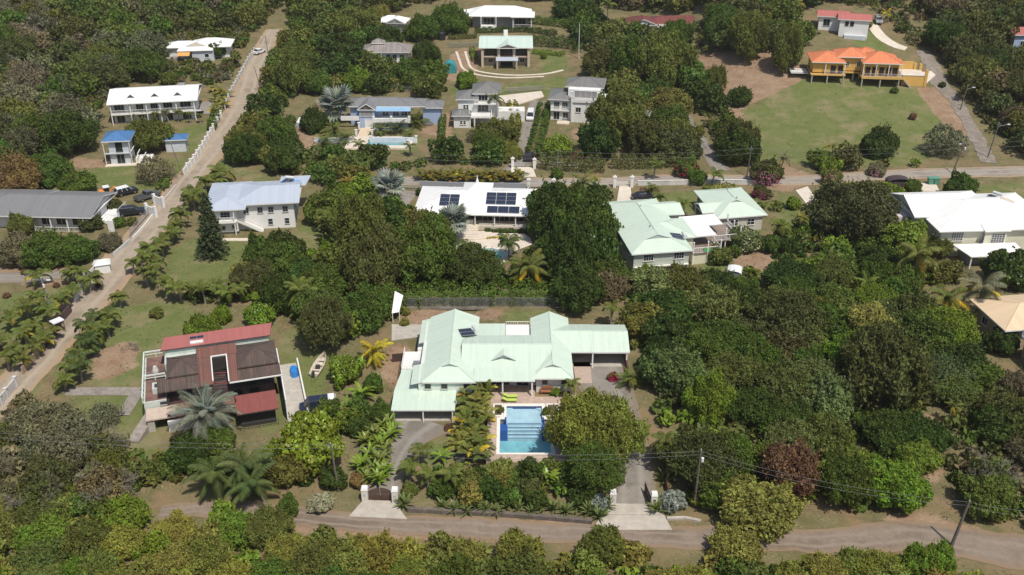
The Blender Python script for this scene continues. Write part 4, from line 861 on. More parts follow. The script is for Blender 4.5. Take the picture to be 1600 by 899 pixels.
# ---- orange roofed ochre house on stilts
H = House("house", "ochre yellow house on tall stilts with bright orange hip roofs above a green field", (1293, 95), 6.0, -6, YELW, ROOFORG)
def hb(x0, y0, x1, y1, ze, fl=2.6, p=.42, ax='x', hp=(1, 1)):
    H.walls(x0 + .7, y0 + .9, x1 - .6, y1 - .6, ze - .1, fl); H.hip(x0, y0, x1, y1, ze, p, ax, hp, vents=(0, 0))
hb(-4.2, -.2, 5.2, 9.6, 5.9, 2.9, .40, 'y'); hb(3.0, 2.4, 11.6, 10.2, 6.8, 2.9); hb(9.4, -1.0, 20.0, 8.6, 6.2, 2.7, .42); hb(8.5, 5, 15, 13, 6.4, 2.8, .4); H.hip(15.5, 2.5, 21.5, 7.4, 5.4, .3, 'x', (0, 1))
H.box("floor_slab", -4, -.3, 2.3, 5.4, 9.5, 2.6, YELW); H.box("floor_slab", 5.41, 2.8, 2.3, 9.6, 9.5, 2.6, YELW); H.box("floor_slab", 9.61, -1.2, 2.0, 20.6, 9.4, 2.55, YELW)
for x, y in ((-3.6, 0), (.6, 0), (5.0, 0), (8.2, 3.2), (9.9, -.9), (14.8, -.9), (19.8, -.9), (-3.6, 5), (1, 5), (5, 6), (10, 4), (15, 4), (19.8, 4)): MB().bar((x, y, -3.2), (x, y, 2.3), .2, 8).build("stilt", CONC, H.r)
H.posts([(-.2, .1), (5.0, .1), (9.8, -1), (13.2, -1), (16.6, -1), (19.9, -1)], 2.55, 5.7, .2); H.rail([(.0, -.1), (5.2, -.1)], 2.6, .9, .2, m=GREYP); H.rail([(9.8, -1.1), (20.2, -1.1), (20.4, 4)], 2.55, .9, .2, m=GREYP)
for x in (2, 4): H.win('F', x, .7, 2.9, 1.2, 1.9, 2, 1, mat("maroon_shutter", (.16, .03, .035), .7))
for x in (6.2, 9.2): H.win('F', x, 3.3, 4.2, .9, 1.1, 2, 2)
for x in (11.2, 13, 14.9, 16.8, 18.5): H.win('F', x, -.1, 2.9, 1.2, 2.0, 2, 1, MATS["maroon_shutter"])
H.box("garden_wall", 19.6, 8, -.5, 25.5, 8.3, 4.6, YELW); H.box("garden_wall", 21.2, 1.2, -1.6, 27.6, 1.5, 2.6, YELW); H.box("terrace_floor", 20.7, 1.6, 2.2, 27.5, 7.9, 2.5, PALE); H.box("wall_cap", 21.1, 1.1, 2.6, 27.7, 1.6, 2.75, WHITE)
MB().prism([(20.6, .0, 2.2), (20.6, 1.1, 2.2), (24.0, 1.1, -1.2), (24.0, .0, -1.2)], [(20.6, .0, 2.5), (20.6, 1.1, 2.5), (24.4, 1.1, -1.0), (24.4, .0, -1.0)]).build("stair", CONC, H.r)
for x, y in ((25.9, 8.1), (27.3, 7.5), (27.5, 1.4)): H.box("gate_pillar", x - .35, y - .35, -.6, x + .35, y + .35, 4.2, YELW)
H.box("side_deck", -9.0, 2.5, 1.9, -4.2, 7, 2.1, WHITE); H.rail([(-8.9, 2.6), (-4.4, 2.6)], 2.1, .9, .3, m=DARKM)
H.r.scale = (.92, .92, .95)
# ---- blue roofed small house at left
H = House("house", "narrow two storey house with blue hip roof and bleached white stair, half behind a tree", (160, 222), 5.6, 8, mat("pale_grey_wall", (.52, .55, .58), .8), ROOFBL)
H.walls(.8, .8, 5.0, 5.5, 5.4); H.hip(-.4, 0, 5.8, 6.5, 5.6, .42, 'y', (1, 1)); H.hip(11.0, 6.5, 16.5, 10.5, 3.0, .35, 'x', (1, 1)); H.walls(11.6, 7, 16, 10, 2.9)
H.posts([(-.1, .2), (5.4, .2)], -.4, 5.4, .14); H.box("balcony", -.1, .1, 2.6, 5.5, .8, 2.75, GREYP); H.win('F', 3.0, .8, 3.0, 1.3, 2.0, 2, 1, DARKM); H.win('F', 3.0, .8, .2, 1.6, 2.1, 2, 1, GREYP)
for k in range(4): MB().bar((5.6 + 1.2 * k, 0, 3.2 - .75 * k), (5.6 + 1.2 * k, 3.0, 3.2 - .75 * k), .12, 5).build("fallen_white_board", WHITE, H.r)
H.box("blocks_heap", 6, 1, -.2, 9.5, 3.4, 1.1, WHITE); H.box("terrace", -.3, -.6, -.4, 8, .9, .15, PALE)
# ---- red roof at right edge
H = House("house", "red roofed pale building cut off by the right edge behind the dark wood", (1585, 55), 4.5, 0, BLUEW, ROOFRED)
H.walls(.6, .6, 10, 8, 4.3); H.hip(0, 0, 12, 9, 4.5, .2, 'x', (0, 0)); H.win('F', 3, .6, 1.5, 1.2, 1.2, 2, 1)
# ---- glimpses
H = House("gazebo", "tiny grey roofed gazebo tucked between the big tree and the pale leafed tree", (866, 178), 2.6, 0, WHITE, ROOFGR2, cat="gazebo")
H.r.location = (*pick(1014, 178, 2.6)[:2], 0); H.hip(-2, -1.5, 2.2, 1.8, 2.7, .5, 'x', (1, 1)); H.posts([(-1.7, -1.2), (1.9, -1.2), (-1.7, 1.5), (1.9, 1.5)], -.3, 2.6, .2); H.rail([(-1.7, -1.2), (1.9, -1.2)], .1, .8); H.box("floor_slab", -2, -1.4, -.3, 2, 1.7, .12, PALE)
# ------------------------------------------------------------------ pools
POOLB = tilemat("pale_blue_pool_tile", (.52, .64, .73), (.46, .58, .68), .3, .3, .05, .4, .1, 'Object')
POOLT = tilemat("turquoise_pool_tile", (.24, .50, .57), (.30, .56, .63), .3, .3, .06, .4, .1, 'Object')
POOLD = mat("deep_blue_tile", (.035, .10, .34), .35, .1, 3)
POOLN = mat("navy_waterline_tile", (.03, .07, .22), .35, .1)
DECKP = tilemat("pink_brick_paving", (.50, .38, .31), (.34, .26, .21), .42, .21, .22, .85, .5, 'Object')
DZ = 1.32
d = MB()
for r in ((-3.3, 104.6, -1.95, 117.1), (5.5, 104.6, 8.9, 120.4), (-1.95, 104.6, 5.5, 106.2), (-3.3, 117.1, 5.5, 119.3), (-1.95, 114.1, -1.0, 117.1), (4.35, 114.1, 5.5, 117.1), (-5.4, 119.3, 3.2, 122.3)):
    d.box(r[0], r[1], -.2, r[2], r[3], DZ - .03)
tag(d.build("pool_terrace", DECKP), kind="structure")
P = thing("swimming_pool", "stepped T-shaped pool with deep blue corner ledges in front of the pale green house", "swimming pool", (0, 0, 0))
b = MB(); b.box(-1.7, 106.4, -1.4, 5.2, 112.2, -1.1); b.build("basin_floor", POOLT, P)
wl = MB(); wl.box(-1.9, 106.2, -1.4, -1.6, 114.1, 1.28); wl.box(5.1, 106.2, -1.4, 5.4, 114.1, 1.28); wl.box(-1.6, 106.2, -1.4, 5.1, 106.4, 1.28); wl.build("basin_wall", POOLT, P)
wl = MB(); wl.box(-1.0, 113.7, -1.4, -.75, 117.2, 1.27); wl.box(4.1, 113.7, -1.4, 4.35, 117.2, 1.27); wl.box(-.75, 116.95, -1.4, 4.1, 117.2, 1.27); wl.build("shelf_wall", POOLN, P)
for i in range(5):
    MB().box(-.6 if i else -.75, 113.9 - .36 * (i + 1), -1.1, 4.0 if i else 4.1, 113.95 - .36 * i if i else 113.9, .78 - .33 * i).build("pool_step", POOLB if i % 1 == 0 else POOLT, P)
    MB().box(-.6, 113.88 - .36 * (i + 1), .781 - .33 * i, 4.0, 113.97 - .36 * (i + 1), .80 - .33 * i).build("step_nosing", POOLN, P)
MB().box(-.75, 113.92, -1.1, 4.1, 116.95, .82).build("shallow_shelf", POOLB, P)
MB().box(-1.6, 112.2, -1.1, -.62, 113.9, .55).build("corner_ledge", POOLD, P); MB().box(4.02, 112.2, -1.1, 5.1, 113.9, .55).build("corner_ledge", POOLD, P)
for q in ([(-.75, 116.95), (-.75, 116.1), (0.1, 116.95)], [(4.1, 116.95), (3.25, 116.95), (4.1, 116.1)]): MB().prism([(x, y, .6) for x, y in q], [(x, y, 1.0) for x, y in q]).build("corner_bench", POOLB, P)
cp = MB()
for r in ((-2.05, 106.05, -1.6, 114.15), (5.1, 106.05, 5.6, 114.15), (-1.6, 106.05, 5.1, 106.4), (-1.6, 113.9, -.98, 114.35), (4.32, 113.9, 5.1, 114.35), (-1.15, 114.35, -.75, 117.5), (4.1, 114.35, 4.6, 117.5), (-.75, 116.95, 4.1, 117.5)): cp.box(r[0], r[1], 1.2, r[2], r[3], DZ + .03)
cp.build("coping", mat("white_coping", (.74, .70, .64), .7, .08), P)
MB().poly([(-1.6, 106.4, 1.14), (5.1, 106.4, 1.14), (5.1, 113.9, 1.14), (4.1, 113.9, 1.14), (4.1, 116.95, 1.14), (-.75, 116.95, 1.14), (-.75, 113.9, 1.14), (-1.6, 113.9, 1.14)]).build("pool_water", watermat(), P)
SOIL = mat("planting_soil", (.09, .06, .04), .95, .3, 3)
def planter(x0, y0, x1, y1, lbl):
    p = thing("planter", lbl, "planter", (x0, y0, 1.2)); w, h = x1 - x0, y1 - y0
    MB().box(0, 0, 0, w, .22, .3).box(0, h - .22, 0, w, h, .3).box(0, .22, 0, .22, h - .22, .3).box(w - .22, .22, 0, w, h - .22, .3).build("planter_rim", MATS["white_coping"], p)
    MB().box(.22, .22, 0, w - .22, h - .22, .2).build("soil", SOIL, p)
planter(-2.6, 114.35, -1.2, 117.3, "white rimmed planting bed on the left of the shallow pool shelf")
planter(4.7, 114.35, 6.4, 117.3, "white rimmed planting bed between the shallow shelf and the big yellow-green tree")
POOLT2 = tilemat("teal_pool_tile", (.10, .42, .47), (.14, .48, .53), .3, .3, .06, .4, .1, "Object")
def pool_rect(lbl, r, z, dk):
    p = thing("swimming_pool", lbl, "swimming pool", (0, 0, 0)); x0, y0, x1, y1 = r
    MB().box(x0, y0, z - 1.5, x1, y1, z - 1.3).build("basin_floor", POOLT2, p)
    MB().box(x0 - .2, y0 - .2, z - 1.5, x0, y1 + .2, z + .05).box(x1, y0 - .2, z - 1.5, x1 + .2, y1 + .2, z + .05).box(x0, y0 - .2, z - 1.5, x1, y0, z + .05).box(x0, y1, z - 1.5, x1, y1 + .2, z + .05).build("basin_wall", POOLT2, p)
    a = dk; MB().box(x0 - a[0], y0 - a[1], z - .3, x0 - .21, y1 + a[3], z + .1).box(x1 + .21, y0 - a[1], z - .3, x1 + a[2], y1 + a[3], z + .1).box(x0 - .2, y0 - a[1], z - .3, x1 + .2, y0 - .21, z + .1).box(x0 - .2, y1 + .21, z - .3, x1 + .2, y1 + a[3], z + .1).build("pool_deck", PALE, p)
    MB().poly([(x0, y0, z - .1), (x1, y0, z - .1), (x1, y1, z - .1), (x0, y1, z - .1)]).build("pool_water", watermat(), p)
pool_rect("small rectangular turquoise pool at the foot of the pale blue villa's walk", P2R, .3, (5.0, 2.2, 2.0, .8))
p = thing("swimming_pool", "rounded turquoise pool half hidden by palms below the solar panelled house", "swimming pool", (P3C[0], P3C[1], 0))
el_ = lambda k, a=P3A, b_=P3B: [(a * math.cos(t) * k, b_ * math.sin(t) * k) for t in np.linspace(0, 2 * math.pi, 28, endpoint=False)]
MB().poly([(x, y, -1.0) for x, y in el_(1)]).build("basin_floor", POOLT2, p)
w = MB(); E1 = el_(1); E2 = el_(1.12)
for i in range(28):
    j = (i + 1) % 28; w.poly([(*E1[j], -1), (*E1[i], -1), (*E1[i], .22), (*E1[j], .22)]); w.poly([(*E1[i], .22), (*E2[i], .22), (*E2[j], .22), (*E1[j], .22)]); w.poly([(*E2[i], -.2), (*E2[j], -.2), (*E2[j], .22), (*E2[i], .22)])
w.build("coping", MATS["white_coping"], p); MB().poly([(x, y, .08) for x, y in el_(1)]).build("pool_water", watermat(), p)
tp = [pick(a, b)[:2] for a, b in ((712, 366), (828, 366), (832, 388), (800, 395), (790, 414), (735, 414), (722, 400), (706, 385))][::-1]
hp = [(P3C[0] + a, P3C[1] + b_) for a, b_ in el_(1.1)]
# terrace round the oval pool: ring strips between the outline and the pool edge
t = MB(); cx, cy = P3C[0], P3C[1]
def outl(ang):
    dx, dy = math.cos(ang), math.sin(ang); best = 30
    for i in range(len(tp)):
        (x1, y1), (x2, y2) = tp[i], tp[(i + 1) % len(tp)]; ex, ey = x2 - x1, y2 - y1; den = dx * ey - dy * ex
        if abs(den) < 1e-9: continue
        tt = ((x1 - cx) * ey - (y1 - cy) * ex) / den; uu = ((x1 - cx) * dy - (y1 - cy) * dx) / den
        if tt > 0 and 0 <= uu <= 1: best = min(best, tt)
    return (cx + dx * best, cy + dy * best)
for i in range(28):
    a0, a1 = 2 * math.pi * i / 28, 2 * math.pi * (i + 1) / 28; A, B_ = outl(a0), outl(a1); t.poly([(*hp[i], .15), (*A, .15), (*B_, .15), (*hp[(i + 1) % 28], .15)])
tag(t.build("pool_terrace", PALE), kind="structure")
gx, gy, _ = pick(735, 372)
for k in range(3):
    s_ = MB(); R = 4.6 - 1.1 * k; s_.prism([(gx + R * 1.15 * math.cos(a), gy + 1.6 + R * .62 * math.sin(a), .1) for a in np.linspace(math.pi, 2 * math.pi, 16)], [(gx + R * 1.15 * math.cos(a), gy + 1.6 + R * .62 * math.sin(a), .33 + .17 * k) for a in np.linspace(math.pi, 2 * math.pi, 16)])
    tag(s_.build("terrace_step", PALE), ("lowest and widest", "middle", "topmost and narrowest")[k] + " curved pale step below the solar panelled veranda", "step", "curved terrace steps")

# ------------------------------------------------------------------ terrace furniture
LIME = mat("lime_cushion", (.42, .56, .10), .8); TEAK = mat("brown_teak", (.16, .085, .045), .6)
def lounger(x, y, lbl):
    o = thing("sun_lounger", lbl, "sun lounger", (x, y, DZ - .03), group="lime loungers")
    MB().box(0, -.3, .22, 1.9, .3, .28).build("frame", TEAK, o)
    for a in (.1, 1.75):
        for b_ in (-.28, .22): MB().box(a, b_, 0, a + .07, b_ + .07, .22).build("leg", TEAK, o)
    MB().box(.62, -.29, .285, 1.9, .29, .37).build("seat_cushion", LIME, o)
    MB().prism([(-.02, -.29, .62), (.6, -.29, .285), (.6, .29, .285), (-.02, .29, .62)], [(-.08, -.29, .73), (.62, -.29, .38), (.62, .29, .38), (-.08, .29, .73)]).build("back_cushion", LIME, o)
lx, ly, _ = pick(786, 624)
lounger(lx, 118.05, "lime green lounger nearer the pool, one of the pair on the pink terrace"); lounger(lx + .1, 119.0, "lime green lounger nearer the house porch, one of the pair on the pink terrace")
bx_, by_, _ = pick(838, 612); BR = mat("red_brown_wood", (.30, .12, .055), .6)
o = thing("bench", "red-brown wooden bench with an arched back against the right wing's wall", "bench", (4.0, 119.75, DZ - .03))
MB().box(0, 0, .4, 1.9, .55, .47).build("seat", BR, o); k = MB().box(0, .5, .75, 1.9, .57, .9)
for i in range(8): k.box(.1 + i * .235, .51, .47, .16 + i * .235, .56, .75)
k.prism([(.1, .5, .9), (1.8, .5, .9), (1.8, .57, .9), (.1, .57, .9)], [(.75, .5, 1.2), (1.15, .5, 1.2), (1.15, .57, 1.2), (.75, .57, 1.2)]).build("backrest", BR, o)
for a in (0, 1.8):
    MB().box(a, 0, 0, a + .1, .55, .4).build("leg", BR, o); MB().box(a, 0, .62, a + .1, .55, .7).box(a, 0, .47, a + .1, .08, .62).build("armrest", BR, o)
o = thing("side_table", "small dark wooden side table at the right end of the arched bench", "table", (6.1, 119.8, DZ - .03)); MB().box(0, 0, .42, .6, .6, .5).build("tabletop", TEAK, o)
for a in (0, .52):
    for b_ in (0, .52): MB().box(a, b_, 0, a + .08, b_ + .08, .42).build("leg", TEAK, o)
o = thing("plant_pot", "round dark pot of bright green bush beside the side table on the terrace", "plant pot", (7.6, 119.2, DZ - .03)); MB().lathe([(0, 0), (.4, 0), (.62, .45), (.66, .6), (.56, .6), (.5, .5), (0, .5)], n=14).build("pot", mat("brown_glaze", (.10, .05, .03), .4), o)
o = thing("shelf_rack", "low beige box table on the solar house terrace", "table", (0, 0, -50)); bpy.data.objects.remove(o)

# ------------------------------------------------------------------ cars
TYRE = mat("tyre_rubber", (.02, .02, .02), .9); RIM = mat("wheel_rim", (.35, .35, .36), .35, metal=.7)
LAMPW = mat("lamp_lens", (.7, .7, .68), .2); LAMPR = mat("red_lens", (.35, .02, .02), .3)
def paint(name, c): return mat(name, c, .28, .03)
def car(lbl, px, rz, kind, body, group=None, cat="car", name="parked_car", roofm=None, L=4.5, lift=.1, hood=None):
    x, y, z = pick(*px); o = thing(name, lbl, cat, (x, y, z + lift), rad(rz), group); Wd = .9; h = L / 2
    prof = {'suv': [(-h, .35), (-h, .95), (-h * .97, 1.05), (h * .45, 1.08), (h * .92, .95), (h, .8), (h, .35)],
            'sedan': [(-h, .32), (-h, .85), (-h * .9, .95), (h * .45, .95), (h * .92, .82), (h, .68), (h, .32)],
            'van': [(-h, .35), (-h, 1.1), (h * .6, 1.12), (h * .95, .95), (h, .8), (h, .35)],
            'pickup': [(-h, .42), (-h, 1.05), (-h * .2, 1.05), (h * .45, 1.1), (h * .93, 1.0), (h, .85), (h, .42)]}[kind]
    m = MB(); L_ = [(a, -Wd, c) for a, c in prof]; R_ = [(a, Wd, c) for a, c in prof]
    m.poly(L_[::-1][::-1]); m.poly(R_[::-1])
    n = len(prof)
    for i in range(n): j = (i + 1) % n; m.poly([L_[j], L_[i], R_[i], R_[j]])
    me = m.mesh("body", body); bm_ = link("body", me, o); bv = bm_.modifiers.new("b", 'BEVEL'); bv.width = .07; bv.segments = 2
    if hood: MB().box(h * .45, -.8, 1.07, h * .9, .8, 1.09).build("bonnet", hood, o)
    c0, c1, c2, c3, top = {'suv': (-h * .98, -h * .85, h * .18, h * .48, 1.72), 'sedan': (-h * .75, -h * .42, h * .15, h * .5, 1.42), 'van': (-h * .99, -h * .93, h * .45, h * .72, 2.0), 'pickup': (-h * .22, -h * .15, h * .2, h * .48, 1.7)}[kind]
    bz = prof[2][1] - .02; base = [(c0, -.86, bz), (c3, -.86, bz), (c3, .86, bz), (c0, .86, bz)]; tp_ = [(c1, -.7, top), (c2, -.7, top), (c2, .7, top), (c1, .7, top)]
    MB().prism(base, tp_).build("cabin", GLASS, o)
    rm = roofm or body; MB().prism([(c1 - .06, -.74, top - .03), (c2 + .06, -.74, top - .03), (c2 + .06, .74, top - .03), (c1 - .06, .74, top - .03)], [(c1, -.68, top + .05), (c2, -.68, top + .05), (c2, .68, top + .05), (c1, .68, top + .05)]).build("roof_panel", rm, o)
    pl = MB()
    for t_ in (0, .36, .7, 1):
        for s_ in (-1, 1):
            k = lambda e: Vector((base[0][0] + (base[1][0] - base[0][0]) * e, s_ * .87, bz)); q = lambda e: Vector((tp_[0][0] + (tp_[1][0] - tp_[0][0]) * e, s_ * .715, top))
            if kind == 'van' and t_ == 0: pass
            pl.bar(k(t_), q(t_), .045, 4)
    pl.build("door_pillar", rm, o, kind="stuff")
    if kind == 'van': MB().prism([(c0 + .02, -.89, bz + .02), (h * .1, -.89, bz + .02), (h * .1, .89, bz + .02), (c0 + .02, .89, bz + .02)], [(c1, -.74, top - .02), (h * .1, -.74, top - .02), (h * .1, .74, top - .02), (c1, .74, top - .02)]).build("side_panel", body, o)
    if kind == 'pickup': MB().box(-h + .1, -.78, 1.06, -h * .25, .78, 1.075).build("load_bed", DARKM, o)
    for a in (-h * .62, h * .64):
        for s_ in (-1, 1):
            w_ = MB().bar((a, s_ * .72, .34), (a, s_ * .93, .34), .34, 12).build("wheel", TYRE, o); MB().bar((a, s_ * .925, .34), (a, s_ * .94, .34), .2, 10).build("rim", RIM, w_)
    for s_ in (-1, 1):
        MB().box(h - .06, s_ * .62 - .17, .62, h + .015, s_ * .62 + .17, .8).build("headlight", LAMPW, o); MB().box(-h - .015, s_ * .72 - .1, .7, -h + .05, s_ * .72 + .1, .92).build("tail_light", LAMPR, o)
    return o
BLK = paint("black_car_paint", (.02, .022, .028)); WHT = paint("white_car_paint", (.72, .72, .71)); GRY = paint("grey_car_paint", (.10, .105, .11)); SLV = paint("silver_grey_paint", (.25, .26, .28)); NVY = paint("navy_car_paint", (.02, .025, .05))
car("dark jeep with white rear end parked on the grass beside the derelict house", (497, 642), 12, 'van', NVY, roofm=NVY, L=5.0, cat="van", name="parked_van")
o = bpy.data.objects["parked_van"]; MB().box(-2.56, -.8, .5, -2.51, .8, 1.9).build("rear_door", WHT, o); 
o.rotation_euler.z = rad(192)
MB().prism([(-2.4, -.76, 2.02), (-1.5, -.76, 2.06), (-1.5, .76, 2.06), (-2.4, .76, 2.02)], [(-2.3, -.7, 2.1), (-1.6, -.7, 2.1), (-1.6, .7, 2.1), (-2.3, .7, 2.1)]).build("white_roof_section", WHT, o)
car("long black estate car parked inside the bungalow's gateway", (206, 336), 17, 'suv', BLK, L=5.4)
car("charcoal pickup parked on the grass furthest from the bungalow", (231, 311), 48, 'pickup', GRY, L=5.2, cat="pickup", name="parked_pickup")
car("black four by four with a white roof parked beside the orange digger", (198, 304), 40, 'suv', BLK, roofm=WHT)
car("white hatchback parked by the wall at the top of the lane", (405, 84), 60, 'sedan', WHT, L=4.2)
car("white minibus with its bonnet facing the camera on the narrow drive", (829, 186), -95, 'van', WHT, L=4.8, cat="van", name="parked_van")
car("dark grey car at the top of the pale curving hill drive", (1372, 36), -100, 'suv', SLV)
car("dark car in deep shade below the round grey-green tree at the right", (1292, 381), -5, 'sedan', BLK)
car("black car behind the ridge of the long green roofed house", (1004, 312), 10, 'sedan', BLK)
car("white car tucked behind the round dark tree at the top left house", (300, 87), 5, 'sedan', WHT)
car("dark blue car in the shade below the round domed tree near the shingle roof", (519, 103), 70, 'suv', NVY)
car("black car seen through the white bar gate at the foot of the narrow drive", (826, 250), 85, 'suv', BLK)
# digger
x, y, z = pick(166, 309); o = thing("digger", "small orange digger standing at the end of the grey roofed bungalow", "digger", (x, y, z), rad(30)); ORG = mat("orange_machine_paint", (.75, .26, .03), .5)
MB().box(-1.2, -.8, .6, 1.0, .8, 1.2).box(-1.2, -.7, 1.2, -.2, .7, 1.7).build("body", ORG, o); MB().box(-.2, -.6, 1.2, .8, .6, 2.3).build("cab", GLASS, o); MB().box(-.3, -.7, 2.3, .9, .7, 2.42).build("cab_roof", WHT, o)
MB().bar((.9, 0, 1.2), (2.0, 0, 2.1), .12, 6).bar((2.0, 0, 2.1), (2.7, 0, .8), .1, 6).build("arm", ORG, o); MB().box(2.4, -.4, .2, 3.0, .4, .8).build("bucket", DARKM, o)
for a in (-.8, .7):
    for s_ in (-1, 1): MB().bar((a, s_ * .6, .45), (a, s_ * .95, .45), .45, 12).build("wheel", TYRE, o)
# boat
x, y, z = pick(499, 574); o = thing("boat", "old white skiff with dark outboard lying on the grass below the fallen tree", "boat", (x, y, z), rad(83)); HULL = mat("chalky_boat_white", (.58, .52, .43), .7, .2, 2, dirt=(.3, .22, .15), dirtamt=.6)
m = MB(); SEC = [(-2.7, .75, .55), (-1.4, .85, .6), (0, .86, .62), (1.2, .7, .7), (2.2, .38, .85), (2.9, .03, 1.0)]
for (a, w0, h0), (b_, w1, h1) in zip(SEC, SEC[1:]):
    for s_ in (-1, 1):
        m.poly([(a, s_ * w0, h0), (b_, s_ * w1, h1), (b_, s_ * w1 * .55, .12), (a, s_ * w0 * .6, .08)]); m.poly([(a, s_ * w0, h0), (b_, s_ * w1, h1), (b_, s_ * w1 * .84, h1), (a, s_ * w0 * .86, h0)]); m.poly([(a, s_ * w0 * .86, h0), (b_, s_ * w1 * .84, h1), (b_, s_ * w1 * .5, .2), (a, s_ * w0 * .6, .18)])
    m.poly([(a, -w0 * .6, .08), (b_, -w1 * .55, .12), (b_, w1 * .55, .12), (a, w0 * .6, .08)])
m.poly([(-2.7, -.75, .55), (-2.7, .75, .55), (-2.7, .45, .08), (-2.7, -.45, .08)]).build("hull", HULL, o)
for a in (-1.6, -.2, 1.1): MB().box(a, -.62, .42, a + .3, .62, .48).build("thwart", HULL, o)
MB().box(-3.1, -.18, .3, -2.75, .18, 1.1).build("outboard_motor", DARKM, o); MB().box(-.9, -.3, .2, -.4, .3, .75).build("console", DARKM, o)
x, y, z = pick(1281, 316); o = thing("dinghy", "small upturned white dinghy on bare ground beside the round green shrub", "dinghy", (x, y, z), rad(10)); MB().prism([(-1.4, -.65, .02), (1.0, -.65, .02), (1.6, 0, .02), (1.0, .65, .02), (-1.4, .65, .02)], [(-1.2, -.35, .5), (.8, -.35, .5), (1.3, 0, .45), (.8, .35, .5), (-1.2, .35, .5)]).build("hull", WHT, o); MB().box(-1.2, -.03, .5, .9, .03, .58).build("keel", GREYP, o)

# ------------------------------------------------------------------ poles and wires
TOPS = {}
def pole(key, px, h, lbl, arm=0, lamp=0, drum=0, m=None, lean=(0, 0), r=.13, armd=0):
    x, y, z = pick(*px); o = thing("utility_pole", lbl, "utility pole", (x, y, z), group=None); m = m or WOODP
    MB().bar((0, 0, -.5), (lean[0], lean[1], h), r * 1.25, 8, r * .8).build("pole", m, o); c, s_ = math.cos(armd), math.sin(armd)
    if arm: MB().bar((lean[0] - arm / 2 * c, lean[1] - arm / 2 * s_, h - .3), (lean[0] + arm / 2 * c, lean[1] + arm / 2 * s_, h - .3), .07, 4).build("cross_arm", GALV, o)
    if lamp:
        MB().bar((lean[0], lean[1], h - .8), (lean[0] + lamp, lean[1], h - .3), .04, 5).build("lamp_arm", GALV, o); MB().box(lean[0] + lamp - .1, lean[1] - .12, h - .4, lean[0] + lamp + .55 * (1 if lamp > 0 else -1), lean[1] + .12, h - .24).build("lamp_head", WHT, o)
    if drum: MB().lathe([(0, .6), (.15, .6), (.17, .55), (.17, .05), (.13, 0), (0, 0)], (lean[0] + .25, lean[1] - .15, h - 1.6), 12).build("transformer", WHT, o)
    MB().lathe([(0, .25), (.05, .22), (.07, .1), (.07, 0)], (lean[0], lean[1], h - .02), 8).build("insulator", GREYP, o)
    TOPS[key] = (x + lean[0], y + lean[1], z + h - .1)
pole('a', (1084, 793), 8.6, "dark utility pole with small white fitting beside the right gate's silver bush", 0, 0, 1, lean=(.15, 0))
pole('b', (530, 768), 7.3, "weathered grey utility pole rising beside the bright green tree above the left gate", .9, 0, 0, lean=(-.5, 0))
pole('c', (1486, 853), 6.6, "thick leaning utility pole on the front road's verge at lower right", 0, 0, 0, lean=(.75, 0), r=.17)
pole('d', (81, 486), 6.0, "grey pole with white transformer and twin-lamp arm above the left side palms", 2.6, .9, 1, GALV, lean=(-.5, 0))
pole('e', (1167, 276), 6.5, "plain grey utility pole where the shaded track meets the cross road", 1.0, lean=(.25, 0))
pole('f', (1487, 271), 7.0, "leaning utility pole with white lamp head beside the spreading grey tree", 1.2, -.6, 1, lean=(1.4, 0))
pole('g', (1543, 246), 8.0, "utility pole with a long street lamp arm on the edge of the dark wood", .8, 2.0, 0, lean=(.8, 0))
pole('h', (1500, 172), 6.0, "small lamp pole beside the rough track below the orange roofed house", 0, 1.4, 0, lean=(.6, 0))
pole('i', (286, 274), 7.2, "thin dark pole leaning against the white lane wall below the blue roof", 0, lean=(-1.6, .2), r=.09)
pole('j', (409, 144), 6.8, "thin dark pole leaning over the upper lane", 0, lean=(-1.2, 0), r=.09)
pole('k', (904, 92), 10.0, "tall pale slender pole behind the dark hedge at upper centre", 0, m=mat("pale_pole", (.5, .48, .44), .7), lean=(0, 0))
pole('l', (419, 84), 5.2, "short lamp pole opposite the white hatchback at the top of the lane", 1.2, -.8, 0, lean=(-.3, 0), r=.09)
pole('m', (871, 277), 6.0, "thin grey pole beside the white flowering bush on the cross road", 0, m=GALV, r=.07)
x, y, z = pick(-60, 738); TOPS['w0'] = (x - 10, y, 8); x, y, z = pick(1700, 870); TOPS['w1'] = (x, y, 7.4); TOPS['x0'] = (*pick(640, 292)[:2], 7.5); TOPS['x1'] = (*pick(1720, 262)[:2], 9)
WIRE = mat("power_cable", (.20, .20, .20), .6)
def wire(a, b_, dz, lbl, sag=1.2, off=0, r=.015):
    A, B_ = Vector(TOPS[a]), Vector(TOPS[b_]); pts = []
    for i in range(21):
        t_ = i / 20; p_ = A.lerp(B_, t_); p_.z += dz - sag * 4 * t_ * (1 - t_); p_.y += off; pts.append(p_)
    tag(MB().tube(pts, r, 4).build("power_line", WIRE), lbl, "power line")
for a, b_, w_ in (('w0', 'b', "from the left edge to the pole beside the bright green tree"), ('b', 'a', "crossing below the pool to the right gate's pole"), ('a', 'c', "from the right gate's pole down to the leaning roadside pole"), ('c', 'w1', "from the leaning roadside pole out of the right edge")):
    wire(a, b_, -.05, "upper thin power cable " + w_, 1.0); wire(a, b_, -.55, "lower thin power cable " + w_, 1.25)
for a, b_, w_ in (('m', 'e', "over the cross road between the thin grey pole and the track pole"), ('e', 'f', "over the green field's edge to the lamp head pole"), ('f', 'x1', "from the lamp head pole out over the right cross road"), ('x0', 'm', "behind the yellow-green hedge of the cross road")):
    wire(a, b_, 0, "high thin cable " + w_, .9, r=.018); wire(a, b_, -1.1, "low thin cable " + w_, .9, r=.018)

